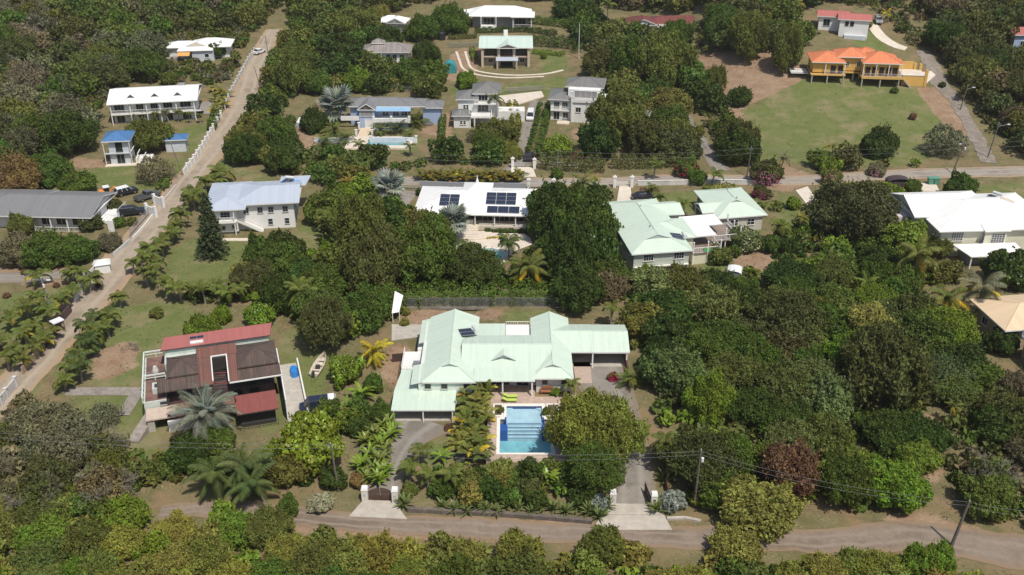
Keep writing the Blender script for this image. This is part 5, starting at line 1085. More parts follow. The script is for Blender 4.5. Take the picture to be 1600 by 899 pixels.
# ------------------------------------------------------------------ walls, fences and gates
STONE = mat("dark_kerb_stone", (.12, .10, .085), .95, .35, 3, dirt=(.25, .21, .17), dirtamt=.5, bump=.5)
def wall_run(lbl, px, h, m, th=.2, gap=0, pm=None, ph=.35, pw=.4, name="boundary_wall", cat="wall", cap=None, z=0, rails=0):
    P_ = [pick(a, b_) for a, b_ in px]; o = thing(name, lbl, cat, P_[0]); B0 = Vector(P_[0])
    for a, b_ in zip(P_, P_[1:]):
        a, b_ = Vector(a) - B0, Vector(b_) - B0; n = max(1, int(round((b_ - a).length / gap))) if gap else 1
        for i in range(n):
            p_, q = a.lerp(b_, i / n), a.lerp(b_, (i + 1) / n); dr = (q - p_).normalized(); nn = Vector((-dr.y, dr.x, 0)).normalized() * th / 2
            lo, hi = Vector((0, 0, z - .4)), Vector((0, 0, z + h))
            if rails:
                mb = MB()
                for k in range(rails): zz = Vector((0, 0, h * (k + 1) / rails)); mb.bar(p_ + zz, q + zz, .05, 4)
                mb.bar(p_, p_ + hi, .06, 4)
                if rails > 2:
                    for t_ in range(1, 6): e_ = p_.lerp(q, t_ / 6); mb.bar(e_, e_ + hi, .025, 4)
                mb.build("rail_panel", m, o)
            else:
                MB().prism([p_ - nn + lo, q - nn + lo, q + nn + lo, p_ + nn + lo], [p_ - nn + hi, q - nn + hi, q + nn + hi, p_ + nn + hi]).build("wall_panel", m, o)
                if cap: n2 = nn * 1.5; h2 = hi + Vector((0, 0, .08)); h1 = hi + Vector((0, 0, .003)); MB().prism([p_ - n2 + h1, q - n2 + h1, q + n2 + h1, p_ + n2 + h1], [p_ - n2 + h2, q - n2 + h2, q + n2 + h2, p_ + n2 + h2]).build("coping", cap, o)
            if pm: e = pw / 2; MB().box(p_.x - e, p_.y - e, p_.z + z - .4, p_.x + e, p_.y + e, p_.z + z + h + ph).box(p_.x - e * 1.3, p_.y - e * 1.3, p_.z + z + h + ph, p_.x + e * 1.3, p_.y + e * 1.3, p_.z + z + h + ph + .1).build("pillar", pm, o)
    return o
OW = mat("grubby_white_wall", (.55, .54, .52), .85, .15, 1.2, dirt=(.3, .28, .25), dirtamt=.6)
wall_run("stepped white wall with pillars along the upper left of the lane", [(398, 84), (388, 98), (372, 128), (360, 150), (352, 172)], 1.3, OW, gap=3.2, pm=OW)
wall_run("bright white stepped wall with pillars below the blue roofed house", [(346, 184), (334, 205), (318, 232), (304, 254), (288, 274)], 1.4, WHITEW, gap=2.8, pm=WHITEW)
wall_run("low concrete kerb wall and rails above the bungalow's gateway", [(275, 292), (264, 306), (254, 318)], .5, OW, gap=3)
wall_run("low white kerb wall below the bungalow's gateway", [(240, 337), (225, 356), (208, 374)], .5, WHITEW, gap=4); wall_run("wire fence rails above the low white kerb wall", [(236, 333), (220, 352), (203, 371)], 1.5, GALV, gap=3, rails=3, name="wire_fence", cat="fence")
wall_run("white wall stub leading down to the white hut", [(204, 380), (190, 392), (178, 402)], .9, OW, gap=4)
for px_, l_ in (((249, 322), "upper of the two tall white gate wings of the bungalow"), ((237, 337), "lower of the two tall white gate wings of the bungalow")):
    x, y, z = pick(*px_); o = thing("gate_wing", l_, "gate wall", (x, y, z), rad(-35), "white gate wings"); MB().box(-1.3, -.12, -.3, 1.3, .12, 1.9).build("wall_panel", WHITEW, o)
    for a in (-1.35, 1.35): MB().box(a - .25, -.25, -.3, a + .25, .25, 2.3).build("pillar", WHITEW, o)
x, y, z = pick(162, 424); o = thing("hut", "small white block hut at the corner of the lane and the side track", "hut", (x, y, z), rad(20)); MB().box(-1.2, -1.0, -.3, 1.2, 1.0, 1.7).build("wall", WHITEW, o); MB().prism([(-1.4, -1.2, 1.7), (1.4, -1.2, 1.7), (1.4, 1.2, 1.7), (-1.4, 1.2, 1.7)], [(-.8, -.6, 2.1), (.8, -.6, 2.1), (.8, .6, 2.1), (-.8, .6, 2.1)]).build("roof", WHITEW, o)
wall_run("white and grey lane wall behind the small palms on the left", [(150, 428), (138, 440), (128, 458), (118, 474)], 1.5, OW, gap=2.6, pm=OW)
wall_run("dark timber panel fence on the left of the lane", [(112, 488), (98, 504), (84, 526), (70, 545)], 1.5, mat("dark_fence_timber", (.09, .055, .05), .9, .3), gap=2.4, name="fence", cat="fence")
wall_run("tan concrete wall on the lower left of the lane", [(62, 556), (48, 572), (36, 586)], 1.3, mat("tan_concrete", (.33, .24, .18), .9, .2), gap=2.4)
wall_run("pale grey panel wall at the left edge beside the lane", [(26, 604), (12, 622), (-6, 645)], 1.5, OW, gap=2.2, pm=OW, ph=.1)
x, y, z = pick(93, 520); o = thing("shelter", "small white roofed bus shelter beside the dark timber fence", "shelter", (x, y, z), rad(50)); MB().box(-.9, -.7, 2.1, .9, .7, 2.25).build("roof", WHT, o)
for a in (-.7, .7):
    for b_ in (-.55, .5): MB().box(a, b_, -.2, a + .09, b_ + .09, 2.1).build("post", DARKM, o)
# chain-link fence behind the main house
def linkmat():
    m_, nt, p_ = _nodes("chain_link"); t_ = nt.nodes.new("ShaderNodeBsdfTransparent"); ms = nt.nodes.new("ShaderNodeMixShader"); ms.inputs[0].default_value = .42
    p_.inputs["Base Color"].default_value = (.22, .23, .24, 1); p_.inputs["Metallic"].default_value = .4; nt.links.new(t_.outputs[0], ms.inputs[1]); nt.links.new(p_.outputs[0], ms.inputs[2]); nt.links.new(ms.outputs[0], nt.nodes["Material Output"].inputs[0]); return m_
CL = linkmat()
def chain(lbl, px, h=1.8, gap=3.0, base=True):
    P_ = [pick(a, b_) for a, b_ in px]; o = thing("chain_link_fence", lbl, "fence", P_[0]); B0 = Vector(P_[0])
    for a, b_ in zip(P_, P_[1:]):
        a, b_ = Vector(a) - B0, Vector(b_) - B0; n = max(1, int(round((b_ - a).length / gap)))
        for i in range(n):
            p_, q = a.lerp(b_, i / n), a.lerp(b_, (i + 1) / n); up = Vector((0, 0, h))
            MB().poly([p_ + Vector((0, 0, .1)), q + Vector((0, 0, .1)), q + up, p_ + up]).build("mesh_panel", CL, o); MB().bar(p_ - up * .1, p_ + up, .035, 6).build("post", GALV, o)
            MB().bar(p_ + up, q + up, .025, 5).build("top_rail", GALV, o)
            if base: nn = Vector((0, .1, 0)); lo = Vector((0, 0, -.3)); hi = Vector((0, 0, .16)); MB().prism([p_ - nn + lo, q - nn + lo, q + nn + lo, p_ + nn + lo], [p_ - nn + hi, q - nn + hi, q + nn + hi, p_ + nn + hi]).build("kerb", CONCD, o)
chain("long chain-link fence behind the main house's back lawn", [(636, 481), (760, 481), (878, 481)])
chain("grey chain-link fence behind the pale blue villa", [(560, 142), (610, 140), (668, 150)], 1.6, 4, False)
chain("chain-link fence between the twin grey roofed houses", [(790, 146), (850, 142)], 1.4, 3, False)
chain("chain-link fence beside the bare yard left of the stone house", [(700, 75), (748, 74)], 1.4, 3, False)
# shade sheet by the fence
x, y, z = pick(624, 500); o = thing("shade_sail", "tilted white shade sheet on a post at the left end of the chain-link fence", "shade sail", (x, y, z)); MB().slab([(-1.0, -1.2, 1.9), (.1, -.4, 1.7), (.6, 2.0, 3.4), (-.7, 2.0, 4.2)], .05).build("sheet", WHT, o)
for a, b_, c_ in ((-.9, -1.1, 1.9), (.1, -.4, 1.7), (-.6, 1.9, 4.1)): MB().bar((a, b_, -.3), (a, b_, c_), .06, 6).build("post", WHITE, o)
x, y, z = pick(625, 566); o = wall_run("short dark brown picket gate beside the yellow palm", [(613, 566), (636, 564)], 1.4, mat("dark_picket", (.07, .04, .035), .9), .08, gap=.35, name="picket_fence", cat="fence")
# front gates
PIL = mat("cream_gate_pillar", (.60, .57, .50), .8, .08, 2)
GATEB = mat("dark_brown_gate", (.075, .042, .03), .6, .15, 2)
def gpillar(px, h, lbl, w_=.75, sign=False):
    x, y, z = pick(*px); o = thing("gate_pillar", lbl, "gate pillar", (x, y, z), group="front gate pillars"); e = w_ / 2
    MB().box(-e, -e, -.4, e, e, h).build("shaft", PIL, o); MB().prism([(-e * 1.15, -e * 1.15, h), (e * 1.15, -e * 1.15, h), (e * 1.15, e * 1.15, h), (-e * 1.15, e * 1.15, h)], [(-e * .9, -e * .9, h + .3), (e * .9, -e * .9, h + .3), (e * .9, e * .9, h + .3), (-e * .9, e * .9, h + .3)]).build("cap", WHITE, o)
    MB().box(-.16, -e - .03, h * .55, .16, -e - .003, h * .72).build("mailbox" if sign else "plaque", DARKM if sign else GREYP, o); return x, y, z
g1 = gpillar((571, 783), 1.9, "left cream pillar of the closed dark brown front gate"); g2 = gpillar((618, 785), 1.9, "right cream pillar of the closed dark brown front gate")
g3 = gpillar((957, 789), 1.9, "left cream pillar of the open right hand drive"); g4 = gpillar((1021, 792), 1.9, "right cream pillar with dark mailbox at the open drive", sign=True)
o = thing("gate", "closed dark brown double gate with arched top between cream pillars", "gate", ((g1[0] + g2[0]) / 2, g1[1] + .1, g1[2] + .05)); hw = (g2[0] - g1[0]) / 2 - .42
for s_ in (-1, 1):
    k = thing("gate_leaf_temp", "x", "x"); bpy.data.objects.remove(k); n = 9
    f = MB().box(s_ * .02, -.03, .15, s_ * hw, .03, .3).box(s_ * .02, -.03, 1.2, s_ * hw, .03, 1.32).build("gate_leaf", GATEB, o)
    for i in range(n):
        a0 = .03 + (hw - .06) * i / n; a1 = .03 + (hw - .06) * (i + 1) / n - .015; hh = 1.95 - .5 * ((i + .5) / n) ** 2
        MB().box(s_ * a0, -.05, .08, s_ * a1, -.031, hh).build("board", GATEB, f)
o = thing("gate", "open dark brown gate leaf standing edge-on at the right drive", "gate", (g4[0] - .42, g4[1], g4[2] + .05), rad(100))
MB().box(0, -.03, .15, 2.6, .03, .3).box(0, -.03, 1.2, 2.6, .03, 1.32).build("gate_frame", GATEB, o)
for i in range(9): MB().box(.02 + .285 * i, -.05, .08, .29 + .285 * i, -.031, 1.5 + .4 * (i / 9) ** 2).build("board", GATEB, o)
wall_run("rough dark stone kerb wall below the agaves between the two front drives", [(636, 799), (700, 802), (780, 806), (860, 812), (925, 818)], .55, STONE, .5, gap=1.6)
wall_run("pale kerb stones right of the open drive", [(1042, 812), (1070, 811), (1095, 816)], .3, CONC, .4, gap=1.6)
wall_run("maroon wall along the right side of the open drive", [(1044, 775), (1035, 735), (1025, 700)], 1.2, MATS["dark_maroon_wall"], .25, gap=3)
wall_run("short white balustrade beside the bare ground at lower left", [(196, 757), (215, 752), (236, 746)], 1.0, WHITEW, .1, gap=2, rails=3, name="balustrade", cat="railing")
wall_run("broken pale block wall leading down from the white balustrade", [(128, 778), (160, 768)], .5, OW, .4, gap=1.2)
# cross road walls and gates
wall_run("long white topped wall along the cross road above the green roofs", [(996, 290), (1060, 289), (1120, 288), (1180, 289)], 1.0, OW, gap=4, cap=WHITE)
wall_run("tall grey garden wall behind the solar panelled house", [(656, 296), (700, 298), (760, 299), (822, 300)], 1.9, mat("blue_grey_wall", (.30, .31, .34), .85, .1), gap=5)
wall_run("white bar fence along the cross road by the pink flowers", [(838, 258), (880, 262), (925, 262)], 1.1, WHITE, gap=3, rails=2, name="bar_fence", cat="fence")
wall_run("white bar gate at the foot of the narrow drive", [(802, 262), (834, 262)], 1.2, GREYP, gap=4.4, rails=3, name="gate", cat="gate")
wall_run("grey bar gate between white posts beside the yellow-green hedge", [(828, 294), (864, 293)], 1.2, GREYP, gap=5, rails=4, name="gate", cat="gate")
wall_run("grey bar gate at the left end of the yellow-green hedge", [(626, 295), (654, 296)], 1.3, GREYP, gap=3.6, rails=3, name="gate", cat="gate")
wall_run("white bar gate between finial pillars above the green roofed house", [(962, 292), (985, 292)], 1.2, WHITE, gap=3.4, rails=4, name="gate", cat="gate")
for i, (px_, h_, l_) in enumerate((((801, 263), 2.2, "left white post of the narrow drive's bar gate"), ((835, 264), 2.2, "right white post of the narrow drive's bar gate"), ((826, 296), 2.1, "left white post of the gate beside the yellow-green hedge"), ((865, 296), 2.1, "right white post of the gate beside the yellow-green hedge"), ((960, 293), 2.3, "left white finial pillar above the green roofed house"), ((987, 293), 2.3, "right white finial pillar above the green roofed house"))):
    x, y, z = pick(*px_); o = thing("gate_post", l_, "gate post", (x, y, z), group="white gate posts"); MB().box(-.3, -.3, -.3, .3, .3, h_).build("shaft", WHITE, o); MB().box(-.4, -.4, h_, .4, .4, h_ + .12).build("cap", WHITE, o); MB().lathe([(.12, 0), (.2, .15), (.05, .35), (0, .4)], (0, 0, h_ + .12), 8).build("finial", WHITE, o)
x, y, z = pick(1402, 290); o = thing("shed", "low dark brown arched shed beside the cross road at the right", "shed", (x, y, z)); m_ = MB(); A_ = [(-2.4 * math.cos(a), 1.0 + .9 * math.sin(a)) for a in np.linspace(0, math.pi, 9)]
for (a, c_), (b_, e_) in zip(A_, A_[1:]): m_.poly([(a, -1.2, c_), (b_, -1.2, e_), (b_, 1.2, e_), (a, 1.2, c_)])
m_.build("roof", mat("dark_brown_sheet", (.06, .04, .04), .7), o); MB().box(-2.35, -1.1, -.3, 2.35, 1.1, 1.0).build("wall", MATS["dark_brown_sheet"], o)
GB = mat("green_bin_plastic", (.10, .28, .20), .5)
for px_, l_ in (((1453, 288), "green wheeled bin on the left of the pair by the cross road"), ((1462, 288), "green wheeled bin on the right of the pair by the cross road")):
    x, y, z = pick(*px_); o = thing("bin", l_, "bin", (x, y, z), group="green bins"); MB().prism([(-.45, -.5, .1), (.45, -.5, .1), (.45, .5, .1), (-.45, .5, .1)], [(-.55, -.6, 1.4), (.55, -.6, 1.4), (.55, .6, 1.4), (-.55, .6, 1.4)]).build("body", GB, o); MB().box(-.6, -.65, 1.4, .6, .65, 1.5).build("lid", GB, o)
# teal tent, black tank, small shed
x, y, z = pick(703, 112); o = thing("tent", "rounded teal tent at the edge of the bare yard left of the stone house", "tent", (x, y, z)); TE = mat("teal_canvas", (.03, .25, .27), .7, .2)
m_ = MB(); A_ = [(-1.9 * math.cos(a), 2.9 * math.sin(a) ** .8) for a in np.linspace(0, math.pi, 13)]
for (a, c_), (b_, e_) in zip(A_, A_[1:]): m_.poly([(a, -1.8, c_), (b_, -1.8, e_), (b_, 1.8, e_), (a, 1.8, c_)])
m_.build("canopy", TE, o); MB().poly([(a, -1.79, c_) for a, c_ in A_]).build("front_flap", TE, o); MB().bar((0, -1.85, 0), (0, -1.85, 2.9), .05, 4).build("tent_pole", GALV, o)
x, y, z = pick(690, 62); o = thing("water_tank", "black upright water tank below the big spreading tree", "water tank", (x, y, z)); MB().lathe([(0, 2.6), (.9, 2.4), (1.2, 2.1), (1.2, 0)], n=14).build("tank", BLK, o); MB().lathe([(0, .12), (.3, .1), (.3, 0)], (0, 0, 2.5), 10).build("lid", BLK, o)
x, y, z = pick(1146, 436); o = thing("shed", "small shed with arched white roof and blue barrel among the shrubs", "shed", (x, y, z), rad(-15)); m_ = MB(); A_ = [(-1.3 * math.cos(a), 1.5 + .5 * math.sin(a)) for a in np.linspace(0, math.pi, 7)]
for (a, c_), (b_, e_) in zip(A_, A_[1:]): m_.poly([(a, -1.1, c_), (b_, -1.1, e_), (b_, 1.6, e_), (a, 1.6, c_)])
m_.build("roof", WHT, o); MB().box(-1.2, -.9, -.3, 1.2, 1.5, 1.5).build("wall", GREYP, o)
MB().lathe([(0, .9), (.3, .9), (.34, .5), (.3, 0)], (.2, -1.6, 0), 10).build("blue_barrel", MATS["blue_plastic"], o)
x, y, z = pick(1205, 560); o = thing("garden_wall", "short white wall top glimpsed between the trees of the right wood", "wall", (x, y, z), rad(-40)); MB().box(-4, -.15, -.3, 4, .15, 1.4).build("wall_panel", WHITEW, o); MB().box(-4.05, -.2, 1.4, 4.05, .2, 1.5).build("coping", WHITEW, o)
# ------------------------------------------------------------------ vegetation
def quadmesh(name, V, lv, m, extra=None):
    """V: (n,4,3) quads, lv: per-quad random"""
    n = len(V); me = bpy.data.meshes.new(name)
    me.vertices.add(n * 4); me.vertices.foreach_set("co", V.astype(np.float32).ravel())
    me.loops.add(n * 4); me.loops.foreach_set("vertex_index", np.arange(n * 4))
    me.polygons.add(n); me.polygons.foreach_set("loop_start", np.arange(0, n * 4, 4)); me.polygons.foreach_set("loop_total", np.full(n, 4))
    a = me.attributes.new("lv", 'FLOAT', 'FACE'); a.data.foreach_set("value", np.asarray(lv, dtype=np.float32))
    me.update(); me.materials.append(m); return me
def nrm(v): return v / (np.linalg.norm(v, axis=-1, keepdims=True) + 1e-9)
def leafquads(P, N, size, rng, aspect=1.5):
    n = len(P); N = nrm(N); T = nrm(np.cross(N, nrm(rng.normal(size=(n, 3))))); B = np.cross(N, T)
    s = (size * rng.uniform(.6, 1.4, n))[:, None]; a = T * s * aspect / 2; b = B * s / 2; bend = N * s * .18
    return np.stack([P - a - bend, P - b * 1.0, P + a - bend, P + b * 1.0], 1)
LEAF = leafmat("leaf"); LEAFG = leafmat("glossy_leaf", .2, .35)
BARK = mat("bark", (.13, .105, .08), .95, .3, 3)
BARKG = mat("grey_bark", (.24, .21, .18), .95, .25, 3)
def crown_pts(R, Hh, n, leaf, rng, lobes=14, flat=.75, lr=.36, under=-.35, spray=.12):
    k = np.arange(lobes) + .5; phi = np.arccos(1 - 1.25 * k / lobes); th = math.pi * (1 + 5 ** .5) * k + rng.uniform(0, 6)
    C = np.stack([np.cos(th) * np.sin(phi), np.sin(th) * np.sin(phi), np.cos(phi) * flat], 1) * R * (1 - lr) * rng.uniform(.62, 1.16, (lobes, 1))
    C = np.vstack([C, [[0, 0, R * flat * .25]]]); r = R * lr * rng.uniform(.75, 1.2, lobes + 1); r[-1] = R * .55 * flat
    # secondary tufts riding on each lobe
    C2, r2 = [], []
    for c, q in zip(C, r):
        m_ = 7; d_ = nrm(rng.normal(size=(m_, 3)) + [0, 0, .35]); C2.append(c + d_ * q * .72); r2.append(np.full(m_, q) * rng.uniform(.32, .55, m_))
    C = np.vstack([C] + C2); r = np.concatenate([r * .85] + r2)
    w = r ** 2; w /= w.sum(); out = []; nn = []; cl = []
    tone = rng.uniform(0, 1, len(C)); need = n
    while need > 0:
        i = rng.choice(len(C), need * 3, p=w); d_ = nrm(rng.normal(size=(len(i), 3)) + [0, 0, .15]); rr = r[i] * rng.uniform(.72, 1.06, len(i))
        p = C[i] + d_ * rr[:, None]
        dd = np.linalg.norm(p[:, None, :] - C[None], axis=2) / r[None]; dd[np.arange(len(i)), i] = 9
        ok = (dd.min(1) > .72) & (p[:, 2] > under * R) 
        p, d_, t_ = p[ok][:need], d_[ok][:need], tone[i][ok][:need]
        out.append(p); nn.append(d_); cl.append(t_); need -= len(p)
    P = np.vstack(out); N = np.vstack(nn); T_ = np.concatenate(cl)
    m_ = int(n * spray / 7)
    if m_:
        i = rng.choice(len(P), m_, replace=False); d_ = nrm(N[i] * .8 + rng.normal(size=(m_, 3)) * .5 + [0, 0, .45]); ln = R * rng.uniform(.06, .24, m_)
        for k in range(7): P = np.vstack([P, P[i] + d_ * (ln * (k + 1) / 7)[:, None] + rng.normal(size=(m_, 3)) * leaf * .25]); N = np.vstack([N, N[i]]); T_ = np.concatenate([T_, T_[i]])
    lv = np.clip(.62 * T_ + .38 * rng.uniform(0, 1, len(P)), 0, 1)
    return P, N, lv, C[:lobes]
def trunk_mesh(C, H0, r0, rng, n=6, m=None):
    mb = MB(); top = Vector((rng.uniform(-.2, .2), rng.uniform(-.2, .2), 0))
    mb.tube([(0, 0, -H0 - .5), (r0 * .3, 0, -H0 * .5), tuple(top)], [r0 * 1.3, r0, r0 * .7], 7)
    for i in rng.choice(len(C), min(n, len(C)), replace=False):
        c = Vector(C[i]); mid = top.lerp(c, .5) + Vector((0, 0, -.08 * c.length)); mb.tube([tuple(top + Vector((0, 0, -.25 * H0 * rng.uniform(0, 1)))), tuple(mid), tuple(c)], [r0 * .5, r0 * .32, r0 * .12], 5)
    return mb.mesh("trunk", m or BARK)
PROTO = {}
def make_proto(kind, R, n, leaf, var, **k):
    H0 = k.pop('H0'); sp = k.pop('spread', .55); asp = k.pop('aspect', 1.5); mt = k.pop('m', LEAF); bark = k.pop('bark', None)
    L = []
    for v in range(var):
        rng = np.random.default_rng(abs(hash(kind)) % 1000 + v if False else sum(map(ord, kind)) * 7 + v)
        P_, N_, lv, C = crown_pts(R, H0, n, leaf, rng, **k)
        V = leafquads(P_, N_ + rng.normal(size=P_.shape) * sp, leaf, rng, asp)
        L.append((quadmesh("crown", V, lv, mt), trunk_mesh(C, H0, R * .055 + .05, rng, m=bark)))
    PROTO[kind] = (R, H0, L)
# kind: nominal radius, leaf count, leaf size, variants
make_proto('broad', 6.0, 17000, .27, 4, lobes=26, flat=.66, lr=.27, H0=3.0, spread=.75)
make_proto('dense', 4.0, 11000, .24, 4, lobes=18, flat=.80, lr=.34, H0=2.0, spread=.65)
make_proto('small', 2.2, 4600, .19, 4, lobes=12, flat=.8, lr=.38, H0=1.1, spread=.7, spray=.2)
make_proto('shrub', 1.1, 1500, .15, 3, lobes=8, flat=.75, lr=.45, H0=.5, spray=.2)
make_proto('clump', 4.0, 7600, .29, 3, lobes=18, flat=.8, lr=.32, H0=2.0, spread=.45, m=LEAFG)
make_proto('airy', 5.5, 15000, .19, 4, lobes=34, flat=.45, lr=.22, H0=3.2, spread=.9, aspect=2.2, spray=.35)
make_proto('scrub', 3.2, 9000, .16, 5, lobes=22, flat=.62, lr=.26, H0=1.4, spread=.9, aspect=1.9, under=-.5, spray=.35)
make_proto('fine', 6.0, 21000, .20, 2, lobes=30, flat=.8, lr=.25, H0=3.4, spread=.9, aspect=1.6, spray=.3)
C_ = dict(dk=(.057, .094, .015), md=(.092, .148, .022), ol=(.142, .165, .034), od=(.105, .118, .032), br=(.155, .235, .025), lm=(.185, .25, .024), yg=(.235, .24, .05), gy=(.19, .185, .10), og=(.115, .125, .042), yo=(.225, .25, .045),
          bn=(.185, .158, .08), orr=(.25, .165, .06), sg=(.14, .18, .055), silver=(.27, .31, .26), yel=(.46, .37, .035), rust=(.19, .115, .06), pale=(.36, .37, .22), pm=(.145, .18, .035), pd=(.09, .125, .032))
PLACED = []
def jit(c, a=.12):
    k = 1 + random.uniform(-a, a); return (c[0] * k * (1 + random.uniform(-a, a)), c[1] * k, c[2] * k * (1 + random.uniform(-a, a)))
def put_tree(kind, x, y, z, r, col, lbl, cat="tree", group=None, name="tree", vs=1.0, H0s=1.0, rng=random):
    R, H0, L = PROTO[kind]; me, tm = L[rng.randrange(len(L))]; s = r / R
    o = thing(name, lbl, cat, (x, y, z), group=group); hz = H0 * s * H0s; rz = rng.uniform(0, 6.28)
    link("crown", me, o, (0, 0, hz), (0, 0, rz), (s * rng.uniform(.85, 1.18), s * rng.uniform(.85, 1.18), s * vs * rng.uniform(.95, 1.25)), jit(col, .08))
    link("trunk", tm, o, (0, 0, hz), (0, 0, rz), (s, s, s * H0s)); PLACED.append((x, y, r)); return o
def locate(px, py, rp, ratio):
    h = 2.0
    for _ in range(6):
        x, y, z = pick(px, py, h); dep = y * _c + (CAMH - z - h) * _s; r = rp * dep / FPX; h = r * ratio
    return x, y, z, r
def tree(px, py, rp, kind, col, lbl, cat="tree", group=None, name="tree", vs=1.0, H0s=1.0):
    R, H0, L = PROTO[kind]; x, y, z, r = locate(px, py, rp, H0 / R * H0s + .22 * vs)
    return put_tree(kind, x, y, z, r, C_[col] if isinstance(col, str) else col, lbl, cat, group, name, vs, H0s)

# ---- fronds and palms
def frond_mesh(name, L, pairs, ll, w, droop, rise, stiff=.35, rng=None, m=None):
    rng = rng or np.random.default_rng(3); V = []; t = np.linspace(0, 1, 40); ang = rise - droop * t ** 1.4; dx = np.cos(ang) * L / 39; dz = np.sin(ang) * L / 39
    X = np.concatenate([[0], np.cumsum(dx)[:-1]]); Z = np.concatenate([[0], np.cumsum(dz)[:-1]])
    for i in range(8):   # rachis
        a, b = int(i * 39 / 8), int((i + 1) * 39 / 8); rw = .05 * (1 - i / 9) * (L / 3)
        V.append([[X[a], -rw, Z[a]], [X[b], -rw, Z[b]], [X[b], rw, Z[b]], [X[a], rw, Z[a]]])
    for i in range(pairs):
        u = .14 + .86 * i / pairs; j = min(38, int(u * 39)); lt = ll * math.sin(math.pi * (.16 + .8 * u)) ** .6; fw = .55 + .35 * u
        for s_ in (-1, 1):
            dr = rng.uniform(.8, 1.2); d_ = np.array([fw, s_ * 1.0, -stiff * dr + .5 * math.sin(ang[j])]); d_ /= np.linalg.norm(d_); p = np.array([X[j], 0, Z[j]]); q = p + d_ * lt * .55; e = p + d_ * lt + np.array([0, 0, -lt * .25 * dr]); ww = np.array([w / 2, 0, 0])
            V.append([p - ww, q - ww, q + ww, p + ww]); V.append([q - ww, e, e, q + ww])
    V = np.array(V); return quadmesh(name, V, rng.uniform(0, 1, len(V)), m or LEAF)
def fan_mesh(name, stem, R, seg, m=None, fold=.12, droop=.25):
    rng = np.random.default_rng(5); V = [[[0, -.03, 0], [stem, -.02, .1 * stem], [stem, .02, .1 * stem], [0, .03, 0]]]; c = np.array([stem, 0, .1 * stem])
    for i in range(seg):
        a0, a1 = [(-2.2 + 4.4 * k / seg) for k in (i, i + 1)]; am = (a0 + a1) / 2; q = lambda a, r, z: c + np.array([math.cos(a) * r, math.sin(a) * r, z - droop * (r / R) ** 2 * R * .6]); rr = R * (1 - .12 * abs(am) / 2)
        V.append([c, q(a0, rr * .6, -fold * R * .4), q(am, rr, 0), q(am, rr * .6, fold * R * .5)]); V.append([c, q(am, rr * .6, fold * R * .5), q(am, rr, 0), q(a1, rr * .6, -fold * R * .4)])
    V = np.array(V); return quadmesh(name, V, rng.uniform(.2, 1, len(V)), m or LEAF)
def blade_mesh(name, L, w, rise, droop, n=5, m=None, cup=.25):
    V = []; t = np.linspace(0, 1, n + 1); ang = rise - droop * t; X = np.concatenate([[0], np.cumsum(np.cos(ang) * L / n)[:-1]]); Z = np.concatenate([[0], np.cumsum(np.sin(ang) * L / n)[:-1]])
    W_ = w * np.array([.35] + [math.sin(math.pi * (.2 + .8 * u)) ** .8 for u in t[1:]]); W_[-1] = .005
    for i in range(n):
        for s_ in (-1, 1): V.append([[X[i], 0, Z[i]], [X[i], s_ * W_[i], Z[i] + cup * W_[i]], [X[i + 1], s_ * W_[i + 1], Z[i + 1] + cup * W_[i + 1]], [X[i + 1], 0, Z[i + 1]]][::s_])
    V = np.array(V); return quadmesh(name, V, np.random.default_rng(1).uniform(.3, .8, len(V)), m or LEAFG)
rg = np.random.default_rng(11)
FR = {
    'coco': [frond_mesh("frond", 3.6, 34, .9, .09, d_, r_, .55, rg) for r_, d_ in ((1.15, 1.5), (.7, 1.5), (.2, 1.35), (-.25, 1.0))],
    'small': [frond_mesh("frond", 1.75, 20, .55, .11, d_, r_, .35, rg) for r_, d_ in ((1.25, 2.1), (.95, 2.4), (.5, 2.3))],
    'areca': [frond_mesh("frond", 2.2, 24, .62, .11, d_, r_, .25, rg) for r_, d_ in ((1.35, 1.4), (1.05, 1.7), (.7, 1.6))],
    'date': [frond_mesh("frond", 3.2, 56, .62, .05, d_, r_, .05, rg) for r_, d_ in ((1.3, 1.3), (.9, 1.35), (.5, 1.2), (.1, 1.0))],
    'fan': [fan_mesh("fan_leaf", 1.1, 1.25, 14), fan_mesh("fan_leaf", .9, 1.1, 12, droop=.5)],
    'agave': [blade_mesh("leaf", 1.15, .1, .95, .4), blade_mesh("leaf", 1.1, .1, .45, .35), blade_mesh("leaf", 1.05, .09, 1.3, .2)],
    'banana': [blade_mesh("leaf", 2.2, .28, 1.25, 1.3, 6), blade_mesh("leaf", 2.1, .28, .9, 1.3, 6), blade_mesh("leaf", 1.9, .25, .55, 1.2, 6)],
    'ginger': [blade_mesh("leaf", 1.6, .19, 1.3, 1.0, 5), blade_mesh("leaf", 1.6, .19, .95, 1.1, 5), blade_mesh("leaf", 1.4, .17, .5, .9, 5)],
}
FRR = dict(coco=3.1, small=1.35, areca=1.6, date=2.7, fan=2.2, agave=1.0, banana=1.5, ginger=1.1)
TRK = {}
def trunk_tube(h, r, bend, m):
    key = (round(h, 1), r, round(bend, 1), m.name)
    if key not in TRK:
        mb = MB(); n = 9; pts = [(bend * (i / n) ** 1.6, 0, h * i / n) for i in range(n + 1)]; pts[0] = (0, 0, -.4); mb.tube(pts, [r * (1.5 if i == 0 else 1.0 - .35 * i / n + (.03 if i % 2 else 0)) for i in range(n + 1)], 8); TRK[key] = mb.mesh("trunk", m)
    return TRK[key]
PNAME = dict(coco="coconut_palm", small="palm_tree", areca="areca_palm", date="date_palm", fan="fan_palm", agave="agave", banana="banana_plant", ginger="ginger_plant")
